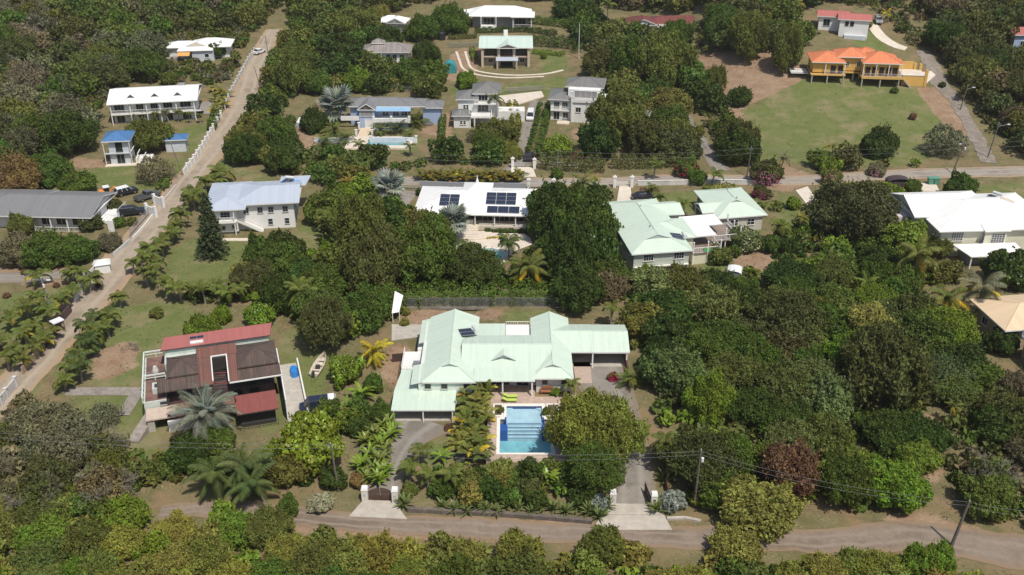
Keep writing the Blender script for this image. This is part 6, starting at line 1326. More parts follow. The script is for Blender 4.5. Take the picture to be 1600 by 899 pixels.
def palm(px, py, rp, kind, lbl, col='md', nf=None, th=None, cat=None, group=None, bend=0, yellow=0, world=None):
    th = th if th is not None else dict(coco=5.5, small=2.7, areca=.5, date=1.6, fan=2.6, agave=0, banana=.6, ginger=.1)[kind]; nf = nf or dict(coco=19, small=11, areca=16, date=34, fan=20, agave=22, banana=9, ginger=16)[kind]
    if world: x, y, z, r = world
    else:
        x, y, z = pick(px, py, th); dep = y * _c + (CAMH - z - th) * _s; r = rp * dep / FPX
    th = round(th * random.uniform(.75, 1.35), 1) if kind == 'small' else th; bend = round(random.uniform(-.6, .6), 1) if kind == 'small' else (bend or (round(random.uniform(-1.2, 1.2), 1) if kind == 'coco' else 0)); nf = max(8, nf + random.randint(-3, 3)) if kind in ('small', 'coco') else nf
    s = r / FRR[kind]; col = C_[{'md': 'pm', 'dk': 'pd'}.get(col, col) if kind != 'banana' else col] if isinstance(col, str) else col
    o = thing(PNAME[kind], lbl, cat or ("palm" if kind in ('coco', 'small', 'areca', 'date', 'fan') else "plant"), (x, y, z), random.uniform(0, 6.28), group); PLACED.append((x, y, r * .7))
    if th > .3 and kind != 'areca': link("trunk", trunk_tube(th, .17 * (1.5 if kind in ('date', 'fan') else 1) * min(1, s + .2), bend, BARKG), o)
    if kind == 'areca': 
        for k in range(3): link("stem", trunk_tube(.6, .06, .3, BARK), o, (0, 0, 0), (0, 0, 2.1 * k))
    F = FR[kind]; ga = 2.39996
    for i in range(nf):
        u = i / nf; vi = min(len(F) - 1, int(u * len(F))); c = jit(col, .12)
        if yellow and (i / nf > 1 - yellow): c = jit(C_['yel'], .2)
        off = (bend, 0, th - .05) if kind != 'areca' else (random.uniform(-.4, .4), random.uniform(-.4, .4), th * random.uniform(.3, 1.3))
        tilt = 0
        if kind == 'fan': tilt = -1.15 + 1.5 * u
        link("fan_leaf" if kind == 'fan' else ("leaf" if kind in ('agave', 'banana', 'ginger') else "frond"), F[vi], o, off, (random.uniform(-.25, .25), tilt + random.uniform(-.22, .22), ga * i + random.uniform(-.35, .35)), s * random.uniform(.78, 1.15), c)
    if kind == 'coco' and nf > 12:
        mb = MB()
        for k in range(5): a = 1.26 * k; mb.lathe([(0, .14), (.1, .1), (.13, 0), (.1, -.1), (0, -.14)], (bend + .28 * math.cos(a), .28 * math.sin(a), th - .2), 6)
        mb.build("coconut_bunch", mat("coconut_husk", (.22, .17, .05), .7), o)
    return o
# ---- bare shrubs
def bare_mesh(R, depth, rng, up=.5):
    mb = MB()
    def rec(p, d_, L, r_, k):
        q = p + d_ * L; mb.bar(p, q, r_, 4, r_ * .65)
        if k == 0: return
        for _ in range(3 if k > 1 else 4):
            e = (d_ + Vector(rng.normal(size=3)) * .55 + Vector((0, 0, .12))).normalized(); rec(q, e, L * rng.uniform(.55, .85), r_ * .62, k - 1)
    for _ in range(7): a = rng.uniform(0, 6.28); rec(Vector((0, 0, 0)), Vector((math.cos(a), math.sin(a), up * rng.uniform(.6, 1.8))).normalized(), R * .36, R * .022 + .01, depth)
    return mb.mesh("branches", mat("dead_grey_branch", (.205, .18, .13), .95, .25))
BARE = [(3.0, bare_mesh(3.0, 4, np.random.default_rng(i))) for i in range(2)]
def bare(px, py, rp, lbl, vs=.8, cat="bare shrub", group=None, haze=None):
    x, y, z, r = locate(px, py, rp, .45); R, me = random.choice(BARE); s = r / R
    o = thing("bare_shrub", lbl, cat, (x, y, z), group=group); link("branches", me, o, (0, 0, 0), (0, 0, random.uniform(0, 6)), (s, s, s * vs))
    if haze: RR, H0, L = PROTO['scrub']; V = L[0][0]; link("sparse_leaves", SPARSE, o, (0, 0, r * .45), None, s, jit(C_[haze]))
    PLACED.append((x, y, r * .8)); return o
_rng = np.random.default_rng(77); _p, _n, _l, _c2 = crown_pts(3.0, 1, 2000, .2, _rng, lobes=14, flat=.6, lr=.3); SPARSE = quadmesh("sparse_leaves", leafquads(_p, _n + _rng.normal(size=_p.shape), .17, _rng, 1.8), _l, LEAF)
# ---- hedges
def hedge(px, width, h, col, lbl, leaf=.24, dens=26, name="hedge", cat="hedge", mixc=None, lumps=.25):
    P_ = [pick(a, b_) for a, b_ in px]; o = thing(name, lbl, cat, P_[0]); B0 = np.array(P_[0]); Q = []; N_ = []; rng = np.random.default_rng(len(px) * 31 + int(px[0][0]))
    for a, b_ in zip(P_, P_[1:]):
        a, b_ = np.array(a) - B0, np.array(b_) - B0; L = np.linalg.norm(b_ - a); n = int(L * (width + 2 * h) * dens); u = rng.uniform(0, 1, n); d_ = (b_ - a) / L; nn = np.array([-d_[1], d_[0], 0]); nn /= np.linalg.norm(nn)
        ang = rng.uniform(-.15, math.pi + .15, n); ww = width / 2; f = (1 + lumps * np.sin(u * L * 2.1 + ang) * np.sin(u * L * .9)) * rng.uniform(.8, 1.05, n)
        cx_, cz_ = np.sign(np.cos(ang)) * np.abs(np.cos(ang)) ** .5 * ww * f, np.abs(np.sin(ang)) ** .5 * h * f
        Q.append(a + np.outer(u, b_ - a) + np.outer(cx_, nn) + np.outer(cz_, [0, 0, 1])); N_.append(np.outer(np.cos(ang), nn) + np.outer(np.sin(ang), [0, 0, 1]))
        for k in np.arange(0, L, 3.0): PLACED.append((*(a + (b_ - a) * k / L + B0)[:2], width / 2 + .4))
    Q = np.vstack(Q); N_ = np.vstack(N_); V = leafquads(Q, N_ + rng.normal(size=Q.shape) * .5, leaf, rng)
    link("foliage", quadmesh("foliage", V, rng.uniform(0, 1, len(V)), LEAF), o, color=C_[col] if isinstance(col, str) else col)
    if mixc:
        k = rng.choice(len(Q), len(Q) // 5, replace=False); V = leafquads(Q[k] * 1.0 + rng.normal(size=(len(k), 3)) * .06, N_[k] + rng.normal(size=(len(k), 3)) * .5, leaf * 1.2, rng); link("bright_leaves", quadmesh("foliage", V, rng.uniform(0, 1, len(V)), LEAF), o, color=C_[mixc])
    return o
def blossom(o, col, n=500, R=1.0, leaf=.16, h=1.0):
    rng = np.random.default_rng(n); P_ = nrm(rng.normal(size=(n, 3)) + [0, -.2, .5]) * R * rng.uniform(.75, 1.1, (n, 1)); P_[:, 2] = np.abs(P_[:, 2]) * .9 + h
    link("blossom", quadmesh("blossom", leafquads(P_, P_ + rng.normal(size=P_.shape), leaf, rng), rng.uniform(0, 1, n), LEAF), o, color=col)

PROTO['twig'] = (3.0, .9, [(SPARSE, BARE[i][1]) for i in range(2)])
# ================================================================== individual plants
TR = [
 (216, 58, 26, 'dense', 'br', "round bright green tree left of the house with orange awning"),
 (338, 76, 18, 'dense', 'dk', "round dark tree standing at the right of the house with orange awning"),
 (105, 205, 48, 'broad', 'dk', "large dark green tree below the leaning palm at far left"),
 (232, 207, 36, 'airy', 'ol', "spreading olive tree in front of the narrow blue roof"),
 (22, 275, 42, 'broad', 'orr', "orange tinged tree at the left edge above the bungalow"),
 (75, 262, 32, 'dense', 'md', "green round tree right of the orange tinged tree above the bungalow"),
 (118, 284, 26, 'dense', 'md', "dense tree right behind the bungalow's roof"),
 (28, 388, 34, 'dense', 'gy', "grey-green wide bush before the bungalow at the left edge"),
 (72, 388, 38, 'dense', 'md', "middle of the wide mid green bushes in front of the bungalow"),
 (117, 385, 34, 'dense', 'md', "rightmost of the wide mid green bushes in front of the bungalow"),
 (142, 345, 20, 'small', 'od', "dark shrubby tree at the right corner of the bungalow's veranda"),
 (30, 350, 24, 'dense', 'ol', "olive tree against the left part of the bungalow's veranda"),
 (184, 348, 11, 'shrub', 'md', "clipped round shrub below the long black estate car"),
 (205, 346, 10, 'shrub', 'ol', "paler clipped shrub right of the round one below the estate car"),
 (180, 320, 14, 'small', 'od', "reddish green shrub between the orange digger and the estate car"),
 (172, 378, 20, 'scrub', 'gy', "thin grey leafed shrub inside the low kerb wall"),
 (95, 158, 26, 'dense', 'dk', "dark tree left of the long veranda house"),
 (262, 122, 16, 'scrub', 'ol', "olive scrub tree behind the long white roof"),
 (408, 395, 36, 'dense', 'md', "rounded mid green tree at the right edge of the pine's lawn"),
 (392, 432, 34, 'broad', 'od', "darker tree below the rounded one beside the pine's lawn"),
 (446, 405, 36, 'dense', 'md', "tree between the two storey white house and the big central trees"),
 (440, 455, 40, 'broad', 'dk', "dark tree above the hanging palm left of centre"),
 (514, 388, 18, 'dense', 'br', "small lime green tree left of the big central trees"),
 (560, 350, 46, 'broad', 'ol', "olive topped big tree, upper left of the central pair"),
 (585, 405, 56, 'broad', 'od', "dark olive big tree at the lower left of the central pair"),
 (662, 385, 56, 'broad', 'md', "huge mid green tree overlapping the terrace of the solar panelled house"),
 (540, 303, 22, 'dense', 'br', "bright green domed tree just below the golden palm"),
 (405, 492, 28, 'clump', 'br', "bright green bushy tree behind the right end of the red roof"),
 (312, 512, 30, 'dense', 'br', "bright green shrub mass behind the middle of the faded red roof"),
 (346, 492, 18, 'small', 'lm', "yellow-green shrub between the two bright bushes behind the red roof"),
 (505, 498, 46, 'airy', 'od', "dark half fallen tree above the old skiff"),
 (572, 478, 44, 'broad', 'md', "rounded green tree left of the tilted white shade sheet"),
 (540, 575, 32, 'clump', 'br', "glossy green tree between the old skiff and the yellow palm"),
 (583, 598, 20, 'small', 'md', "shrub right below the yellow palm"),
 (597, 642, 20, 'dense', 'md', "round green bush at the left carport's corner"),
 (486, 684, 60, 'clump', 'lm', "large lime green tree beside the weathered grey pole"),
 (432, 705, 24, 'clump', 'lm', "smaller lime green tree on the left of the large lime tree"),
 (290, 705, 40, 'dense', 'dk', "dark glossy tree below the silver date palm"),
 (340, 688, 24, 'dense', 'md', "mid green bush in front of the silver date palm"),
 (908, 662, 52, 'fine', 'yo', "big yellow-green tree on the right side of the pool, upper left lobe"),
 (960, 672, 50, 'fine', 'yo', "big yellow-green tree on the right side of the pool, upper right lobe"),
 (925, 728, 48, 'fine', 'md', "green lower crown of the big tree between the pool and the open drive"),
 (870, 325, 46, 'broad', 'dk', "dark tree covering the right end of the white solar roof"),
 (915, 345, 46, 'broad', 'md', "tall mid green tree left of the long green roofed house"),
 (888, 392, 48, 'broad', 'dk', "very dark tree in the middle of the central cluster"),
 (938, 392, 40, 'clump', 'dk', "dark glossy tree touching the left wall of the green roofed house"),
 (905, 445, 40, 'broad', 'dk', "dark tree over the right end of the chain-link fence"),
 (955, 448, 30, 'scrub', 'bn', "brownish vine covered tree below the green roofed house"),
 (1010, 428, 19, 'clump', 'br', "small bright green tree in front of the two storey cream wall"),
 (432, 200, 32, 'broad', 'md', "rounded tree on the dry slope below the left low terrace"),
 (492, 188, 24, 'dense', 'dk', "dark round tree left of the silver fan palm by the villa"),
 (455, 108, 34, 'broad', 'ol', "tall olive tree on the bend of the upper lane"),
 (500, 128, 24, 'dense', 'md', "tree above the villa's left end"),
 (558, 122, 26, 'dense', 'br', "bright domed tree on the slope above the villa"),
 (545, 78, 28, 'dense', 'dk', "dark round tree on the left of the shingle roofed house"),
 (552, 32, 38, 'broad', 'ol', "big olive tree near the top edge left of the small white cottage"),
 (590, 22, 26, 'broad', 'yg', "yellowish tree touching the top edge beside the small white cottage"),
 (605, 58, 26, 'dense', 'dk', "dark tree between the small white cottage and the shingle roof"),
 (660, 42, 26, 'broad', 'md', "green tree right of the small white cottage"),
 (702, 28, 30, 'broad', 'md', "spreading tree left of the long low white house"),
 (668, 82, 28, 'broad', 'dk', "dark tree right of the shingle roofed house"),
 (636, 108, 24, 'dense', 'md', "green tree below the right end of the shingle roof"),
 (656, 112, 18, 'dense', 'dk', "dark slender tree beside the bare twiggy tree above the villa"),
 (728, 124, 17, 'dense', 'br', "round green tree below the teal tent"),
 (776, 205, 34, 'broad', 'ol', "olive tree in front of the left grey roofed twin house"),
 (758, 226, 26, 'broad', 'md', "green tree below the left twin house near the cross road"),
 (796, 235, 22, 'broad', 'yg', "yellow-green tree left of the narrow drive"),
 (870, 228, 22, 'clump', 'br', "bright green bush tree right of the narrow drive"),
 (968, 175, 46, 'broad', 'ol', "very large olive tree at the right of the square grey roofed house"),
 (1046, 182, 20, 'dense', 'sg', "pale green leafed tree right of the grey gazebo"),
 (912, 170, 18, 'dense', 'dk', "dark weeping tree against the front of the square grey roofed house"),
 (988, 92, 34, 'broad', 'md', "left of the tall trees below the dark red roof"),
 (1040, 90, 42, 'broad', 'ol', "tall olive tree below the right half of the dark red roof"),
 (1060, 50, 26, 'broad', 'md', "tree right in front of the dark red roof"),
 (1120, 118, 18, 'airy', 'ol', "slender thin leafed tree on the bare slope"),
 (1156, 148, 21, 'dense', 'dk', "lone round dark tree on the left edge of the green field"),
 (1378, 222, 30, 'dense', 'dk', "dark rounded tree at the bottom of the green field"),
 (1232, 72, 34, 'broad', 'ol', "tall tree at the left of the orange roofed house"),
 (1170, 55, 34, 'broad', 'ol', "broad tree above the bare slope, left of the tall one"),
 (1297, 256, 20, 'clump', 'br', "bright green leafy tree beside the pink flowers at the cross road"),
 (1337, 325, 68, 'fine', 'og', "large round grey-green tree left of the big white roof"),
 (1500, 290, 28, 'dense', 'md', "rounded green tree behind the big white roof"),
 (1428, 292, 14, 'small', 'md', "small tree between the arched brown shed and the green bins"),
 (1375, 410, 34, 'broad', 'dk', "dark tree below the large grey-green tree"),
 (1412, 436, 30, 'dense', 'md', "green dense tree left of the leaning coconut palm"),
 (1582, 422, 40, 'clump', 'dk', "dark glossy tree over the right edge below the white roof"),
 (1470, 382, 26, 'airy', 'ol', "feathery olive tree in front of the big white house's wall"),
 (1568, 530, 30, 'dense', 'dk', "dark tree at the left of the beige house"),
 (1125, 398, 20, 'small', 'ol', "olive round shrub below the white deck"),
 (1160, 455, 36, 'broad', 'md', "green tree just below the little white roofed shed"),
 (1205, 380, 20, 'small', 'md', "rounded shrub right of the pale blossom bush"),
 (1232, 385, 18, 'small', 'dk', "dark shrub left of the shaded dark car"),
 (1148, 392, 12, 'shrub', 'md', "small green shrub between the olive shrub and the blossom bush"),
 (1385, 560, 90, 'airy', 'od', "very wide dark spreading tree in the middle of the right wood"),
 (1230, 490, 58, 'airy', 'od', "dark feathery tree top left in the right wood"),
 (1300, 620, 52, 'dense', 'sg', "pale green leafy tree below the very wide dark tree"),
 (1180, 555, 42, 'broad', 'md', "vine green tree beside the short white wall top"),
 (1100, 540, 44, 'broad', 'md', "green tangled tree right of the pale green carport"),
 (1040, 560, 36, 'broad', 'dk', "dark green tree closest to the right carport"),
 (1110, 620, 50, 'broad', 'br', "sunlit green tree between the carport and the dark gully"),
 (1240, 728, 42, 'scrub', 'rust', "rust brown dying tree in the right wood"),
 (1190, 790, 60, 'scrub', 'yg', "yellow-green bushy tree right of the dark gate pole"),
 (1150, 850, 44, 'scrub', 'yg', "yellow-green bush at the road edge below the right gate pole"),
 (1285, 680, 44, 'broad', 'ol', "olive tree above the rust brown tree"),
 (1560, 660, 44, 'dense', 'dk', "dark tree right of the earth path in the lower right wood"),
 (1545, 590, 36, 'dense', 'md', "green bush below the beige house's terrace"),
 (1450, 880, 44, 'broad', 'br', "bright green bushes in front of the leaning roadside pole"),
 (60, 655, 46, 'scrub', 'gy', "greyish scrubby tree at the left below the derelict house's path"),
 (200, 800, 40, 'scrub', 'br', "bright green scrub below the white balustrade"),
 (215, 725, 14, 'small', 'rust', "small rust coloured round bush above the white balustrade"),
]
TALL = {(1240, 728): 1.5, (908, 662): 1.35, (960, 672): 1.35, (925, 728): 1.25, (870, 325): 1.5, (915, 345): 1.6, (888, 392): 1.5, (938, 392): 1.6, (905, 445): 1.4, (560, 350): 1.5, (585, 405): 1.5, (662, 385): 1.5, (968, 175): 1.5, (1337, 325): 1.0, (1232, 72): 1.6, (1170, 55): 1.4, (1385, 560): 1.05, (1040, 90): 1.6, (988, 92): 1.5, (486, 684): 1.1, (1120, 118): 1.9, (505, 498): 1.4, (455, 108): 1.5}
for t in TR:
    tree(*t[:6], vs=TALL.get(t[:2], 1.12), H0s=min(1.5, TALL.get(t[:2], 1.0)) * (1.5 if t[4] == 'rust' and t[2] > 30 else 1))
for px, py, r, k, c, l in (
 (936, 785, 16, 'shrub', 'silver', "silver grey bush beside the left cream pillar of the open drive"),
 (1050, 782, 20, 'shrub', 'silver', "silver grey bush beside the right cream pillar of the open drive"),
 (842, 738, 11, 'shrub', 'silver', "small silver bush below the pool deck's lower right corner"),
 (722, 712, 11, 'shrub', 'silver', "small silver bush beside the lower palms left of the pool"),
 (868, 611, 9, 'shrub', 'br', "bright green bush growing in the round pot on the terrace"),
 (782, 641, 7, 'shrub', 'ol', "green plants filling the left terrace planting bed"),
 (853, 643, 9, 'shrub', 'ol', "green plants filling the right terrace planting bed"),
 (634, 487, 8, 'shrub', 'yg', "upper clipped round bush beside the shade sheet"),
 (632, 503, 9, 'shrub', 'yg', "lower clipped round bush beside the shade sheet"),
 (1398, 141, 7, 'shrub', 'md', "dark tuft of plants in the upper green field"),
 (1426, 182, 7, 'shrub', 'rust', "small brown bush in the right of the green field"),
 (1266, 58, 5, 'shrub', 'md', "tiny round bush on the mown hilltop lawn"),
 (1298, 35, 12, 'shrub', 'od', "dark bush against the left of the red roofed hill house"),
 (1320, 48, 9, 'shrub', 'md', "little bush in front of the red roofed hill house"),
 (1352, 38, 12, 'shrub', 'yg', "yellowish bush between the hill house and its pale drive"),
 (1472, 132, 6, 'shrub', 'dk', "small dark bush on the bank beside the rough track"),
 (10, 462, 6, 'shrub', 'rust', "dark red bush nearest the lower left of the side track"),
 (41, 425, 7, 'shrub', 'rust', "dark red bush on the far side of the side track"),
 (88, 445, 6, 'shrub', 'rust', "dark red bush near the grey transformer pole"),
 (152, 445, 6, 'shrub', 'rust', "dark red bush beside the lane wall"),
 (378, 428, 24, 'small', 'yg', "low yellow-green spreading bush on the lower edge of the pine's lawn"),
 (245, 488, 12, 'shrub', 'ol', "small olive bush in the middle of the lawn right of the lane"),
 (850, 88, 6, 'shrub', 'br', "clipped green ball bush before the long hedge of the stone house"),
 (1112, 330, 13, 'shrub', 'dk', "dark bush at the left wall of the cottage"),
 (1152, 303, 16, 'small', 'md', "rounded bush behind the cottage roof"),
 (1280, 340, 6, 'shrub', 'md', "small shrub above the shaded dark car"),
 (1240, 318, 14, 'shrub', 'br', "round green shrub above the upturned dinghy"),
 (890, 318, 10, 'shrub', 'dk', "small dark shrub beside the shaggy palm on the cross road"),
 (870, 272, 12, 'shrub', 'md', "white flowering bush beside the thin grey pole"),
 (1090, 275, 18, 'small', 'md', "green bush where the shaded track leaves the cross road"),
 (775, 430, 14, 'shrub', 'md', "green shrub left of the big shaggy coconut palm"),
 (660, 300, 10, 'shrub', 'dk', "green bush against the left part of the grey garden wall"),
 (705, 298, 10, 'shrub', 'dk', "green bush against the middle of the grey garden wall"),
 (765, 300, 10, 'shrub', 'dk', "green bush against the right part of the grey garden wall"),
 (806, 304, 9, 'shrub', 'dk', "green bush at the right end of the grey garden wall"),
 (640, 765, 16, 'small', 'ol', "olive shrub right beside the closed gate's right pillar"),
 (690, 760, 24, 'small', 'md', "green shrub in the bed between the two gates, left part"),
 (735, 755, 24, 'small', 'ol', "olive shrub mass below the palms left of the pool"),
 (790, 745, 22, 'small', 'yg', "yellow-green shrub just below the pool deck"),
 (825, 760, 20, 'small', 'od', "dark olive shrub below the pool deck's right part"),
 (560, 665, 22, 'small', 'dk', "dark shrub above the ginger clump"),
 (520, 745, 22, 'small', 'dk', "dark bush in the shade below the lime tree"),
 (560, 750, 16, 'small', 'orr', "pinkish flowering bush beside the closed gate's left pillar"),
 (500, 785, 22, 'small', 'pale', "pale variegated bush left of the left gate apron"),
 (450, 790, 22, 'small', 'md', "green bush left of the pale variegated bush"),
 (700, 668, 8, 'shrub', 'rust', "small reddish shrub on the patch of lawn by the grey drive"),
):
    tree(px, py, r, k, c, l, "shrub", name="shrub")
for px, py, r, c, l, lc in (
 (901, 240, 12, (.55, .02, .20), "vivid magenta bougainvillea on the hedge bank above the cross road", 'md'),
 (1073, 260, 22, (.38, .04, .08), "crimson bougainvillea at the left of the shaded track's mouth", 'md'),
 (1195, 270, 26, (.42, .12, .22), "pink bougainvillea by the plain grey pole", 'od'),
 (1190, 300, 14, (.28, .03, .11), "deep pink bougainvillea behind the cottage", 'od'),
 (1300, 275, 18, (.45, .22, .25), "pale pink blossom shrub above the round grey-green tree", 'ol'),
 (1370, 265, 14, (.45, .22, .25), "pale pink shrub on the verge of the cross road", 'gy'),
 (1165, 372, 26, (.55, .53, .36), "cream blossomed bush in front of the cottage", 'sg'),
 (958, 588, 9, (.45, .04, .10), "pink flowering bush beside the stiff sago palm", 'md'),
 (488, 258, 10, (.55, .06, .03), "green tree with a patch of scarlet flowers left of the cross road hedge", 'md'),
):
    o = tree(px, py, r, 'small', lc, l, "flowering shrub", name="flowering_shrub"); rr = PLACED[-1][2]; blossom(o, c, 70 if 'scarlet' in l else 480, rr * (.8 if 'scarlet' in l else 1.0), .19, rr * .3)
for px, py, r, l, hz in (
 (243, 268, 34, "bare grey branched tree below the olive tree at the blue roof", 'gy'),
 (203, 540, 17, "leafless grey shrub alone on the lawn right of the lane", None),
 (655, 120, 16, "bare twiggy tree above the villa's right end", 'gy'),
 (1478, 222, 40, "wide umbrella shaped grey thorn tree on the field's lower right edge", 'gy'),
 (1475, 700, 22, "pale dead branched shrub beside the earth path in the lower right wood", None),
 (742, 214, 16, "bare grey shrub left of the curved balcony house", 'gy'),
 (1335, 50, 9, "small thorny tree below the red roofed hill house", 'gy'),
 (440, 440, 14, "grey leafless bush among the trees below the white house", None),
 (120, 680, 40, "greyish leafless thicket below the path of the derelict house", 'gy'),
 (165, 650, 30, "grey twiggy bush at the end of the derelict house's path", 'gy'),
 (60, 705, 34, "large grey leafless thicket at the left edge above the front road", 'gy'),
 (1015, 470, 22, "dry grey creeper thicket right of the chain-link fence", 'gy'),
):
    bare(px, py, r, l, haze=hz)
# palms
for a in (
 (78, 155, 19, 'coco', "coconut palm with yellow lower fronds in the left hillside wood", 'ol', 17, 5, .3),
 (545, 285, 17, 'coco', "golden fronded coconut palm by the left end of the cross road hedge", (.30, .22, .04), 14, 3, .3),
 (516, 340, 24, 'coco', "coconut palm drooping beside the lawn right of the two storey white house", 'ol', 17, 5, .2),
 (470, 452, 28, 'coco', "shaggy dark palm above the bright bush behind the red roof", 'md', 18, 4.5, 0),
 (592, 553, 27, 'coco', "bright yellow palm left of the main house", (.42, .36, .03), 17, 2.2, .5),
 (826, 416, 32, 'coco', "shaggy coconut palm above the chain-link fence", 'ol', 20, 4, .25),
 (914, 284, 22, 'coco', "coconut palm with yellow skirt on the cross road above the dark trees", 'ol', 19, 3.5, .3),
 (1436, 398, 34, 'coco', "tall coconut palm in front of the big white house", 'ol', 18, 6.5, .15),
 (1480, 465, 34, 'coco', "coconut palm with golden skirt in the right wood's top", 'ol', 19, 4.5, .45),
 (1535, 450, 40, 'coco', "large grey-green coconut palm at the right below the white porch roof", 'gy', 18, 5.5, .15),
 (1284, 405, 21, 'coco', "yellow tipped palm below the shaded dark car", 'ol', 17, 2.5, .5),
 (1350, 442, 20, 'coco', "dull palm between the dark trees right of centre", 'md', 15, 3, .1),
 (338, 742, 44, 'coco', "leftmost dark palm of the trio below the silver date palm", 'dk', 18, 3.5, 0),
 (378, 725, 42, 'coco', "upper right dark palm of the trio below the silver date palm", 'dk', 18, 4, 0),
 (408, 750, 42, 'coco', "lowest dark palm of the trio below the silver date palm", 'dk', 18, 3.5, 0),
 (764, 150, 17, 'coco', "tall feathery palm in front of the curved balcony house", 'md', 16, 6.5, 0),
 (951, 6, 13, 'coco', "tall palm with a pale trunk at the top edge", 'md', 15, 8, 0),
 (1246, 5, 14, 'coco', "yellowing palm at the top edge left of the red roofed hill house", 'yg', 15, 5, .4),
 (1390, 20, 10, 'coco', "small yellow palm in the wood right of the hill house's grey car", 'yel', 12, 3, .6),
 (1303, 228, 13, 'coco', "yellow-green palm at the bottom edge of the green field", 'yg', 13, 3, .3),
 (1222, 245, 15, 'coco', "grey-green palm behind the pink bougainvillea", 'gy', 14, 4.5, .1),
 (1450, 610, 12, 'coco', "yellowish palm seedling right of the very wide dark tree", 'yg', 11, 2, .2),
 (1488, 634, 16, 'coco', "lone palm casting its shadow on the earth path", 'ol', 13, 3.0, .3),
 (190, 22, 12, 'coco', "tiny palm top in the upper left wood", 'md', 12, 4, 0),
): palm(a[0], a[1], a[2], a[3], a[4], a[5], a[6], a[7], yellow=a[8])
palm(322, 650, 48, 'date', "silver grey date palm in front of the derelict house", (.22, .24, .175), 62, 3.2)
for px, py, r, l in ((610, 292, 31, "silver fan palm beside the left end of the cross road hedge"), (526, 165, 34, "silver fan palm covering the villa's left end"), (708, 348, 34, "silver fan palm in front of the white solar roof")):
    palm(px, py, r, 'fan', l, 'silver', 26, 4.2)
for px, py, r, l, c, n in (
 (985, 594, 22, "stiff dark sago palm beside the right carport's drive", 'md', 34), (522, 205, 20, "feathery cycad palm left of the villa's walk, upper", 'md', 26), (560, 210, 0, "", 'md', 0),
 (508, 222, 19, "feathery cycad palm furthest left below the villa", 'md', 26), (540, 217, 17, "feathery cycad palm touching the villa's walk", 'md', 26),
 (594, 205, 18, "cycad palm right of the villa's walk", 'md', 26), (622, 202, 18, "cycad palm in the middle of the villa's front bed", 'dk', 26), (650, 192, 22, "tall bushy palm at the right of the villa's terrace", 'ol', 28), (640, 212, 14, "low cycad palm at the right end of the villa's bed", 'md', 22),
):
    if n: palm(px, py, r, 'date', l, c, n, 1.0)
for px, py, r, l, c in (
 (893, 598, 15, "small palm at the corner of the pink terrace and the right wing", 'md'), (1040, 700, 24, "palm on the bank right of the open drive, casting its shadow on it", 'ol'), (955, 488, 18, "palm in deep shade right of the back lawn", 'ol'),
 (185, 458, 15, "lone young palm standing on the lane's right verge", 'md'), (640, 725, 20, "lower left palm of the group between the grey drive and the pool", 'md'), (652, 700, 20, "upper palm of the group between the grey drive and the pool", 'ol'), (668, 738, 22, "broad leafed palm at the centre of the front bed", 'md'),
 (706, 745, 20, "palm in the front bed below the silver bush", 'md'), (1022, 262, 13, "small palm on the cross road's upper verge", 'md'), (1113, 272, 14, "small palm opposite the shaded track's mouth", 'md'), (1020, 290, 10, "slim young palm inside the white topped wall", 'md'), (1108, 290, 8, "little palm inside the white topped wall near the cottage", 'md'),
 (932, 278, 9, "small yellowing palm left of the finial gate pillars", 'yg'), (1070, 318, 14, "multi stemmed palm on the green roofed house's lawn", 'md'), (1035, 316, 13, "left palm on the green roofed house's lawn", 'md'), (1190, 320, 15, "palm right of the cottage roof", 'md'), (1255, 345, 12, "yellow-green young palm on the bare garden at right", 'yg'), (1225, 360, 16, "dark palm above the rounded shrubs at right", 'md'),
 (728, 392, 17, "small palm at the left edge of the oval pool terrace", 'dk'), (795, 385, 20, "dark palm at the right edge of the oval pool", 'dk'), (772, 408, 18, "dark palm leaning over the oval pool's lower edge", 'dk'), (600, 232, 10, "small palm on the near edge of the villa's pool", 'md'), (560, 224, 10, "small palm at the left corner of the villa's pool deck", 'md'), (640, 226, 10, "dark palm at the right of the villa's pool", 'dk'),
 (365, 30, 10, "small palm in the wood at the top of the lane", 'md'), (372, 90, 9, "bushy palm behind the stepped lane wall", 'md'), (418, 150, 12, "palm on the right verge of the upper lane", 'md'), (412, 178, 12, "lower palm on the right verge of the upper lane", 'md'), (505, 232, 14, "palm in the trees left of the villa's pool", 'dk'), (460, 240, 14, "palm in the trees below the dry slope", 'dk'),
): palm(px, py, r, 'small', l, c)
for i, (px, py, r) in enumerate(((208, 180, 7), (228, 178, 7), (245, 182, 7), (262, 180, 7), (277, 178, 8), (296, 181, 6), (312, 180, 6))):
    palm(px, py, r, 'small', "young palm in the row below the long veranda house, number counted from the left: " .replace(", number counted from the left: ", "") + ("", )[0] if False else ("leftmost young palm", "second young palm from the left", "third young palm from the left", "middle young palm", "third young palm from the right", "second young palm from the right", "rightmost young palm")[i] + " in the row below the long veranda house", 'md', 9, 2.0, group="young palms below the veranda house")
ORD = "first second third fourth fifth sixth seventh eighth ninth tenth eleventh twelfth thirteenth fourteenth fifteenth sixteenth seventeenth eighteenth nineteenth twentieth".split()
def byy(L): return sorted(L, key=lambda t: t[1])
ROW = [(345, 270), (332, 282), (318, 290), (308, 300), (302, 312), (285, 338), (278, 350), (270, 362), (258, 372), (252, 384), (240, 392), (232, 404), (245, 410), (222, 412), (205, 410), (226, 428), (248, 432)]
for i, (px, py) in enumerate(byy(ROW)):
    palm(px + random.uniform(-3, 3), py, random.uniform(15, 20), 'small', ORD[i] + " small palm from the top in the crowded row right of the upper lane", 'md' if i % 3 else 'ol', 12, 2.4, group="palm row on the right of the upper lane")
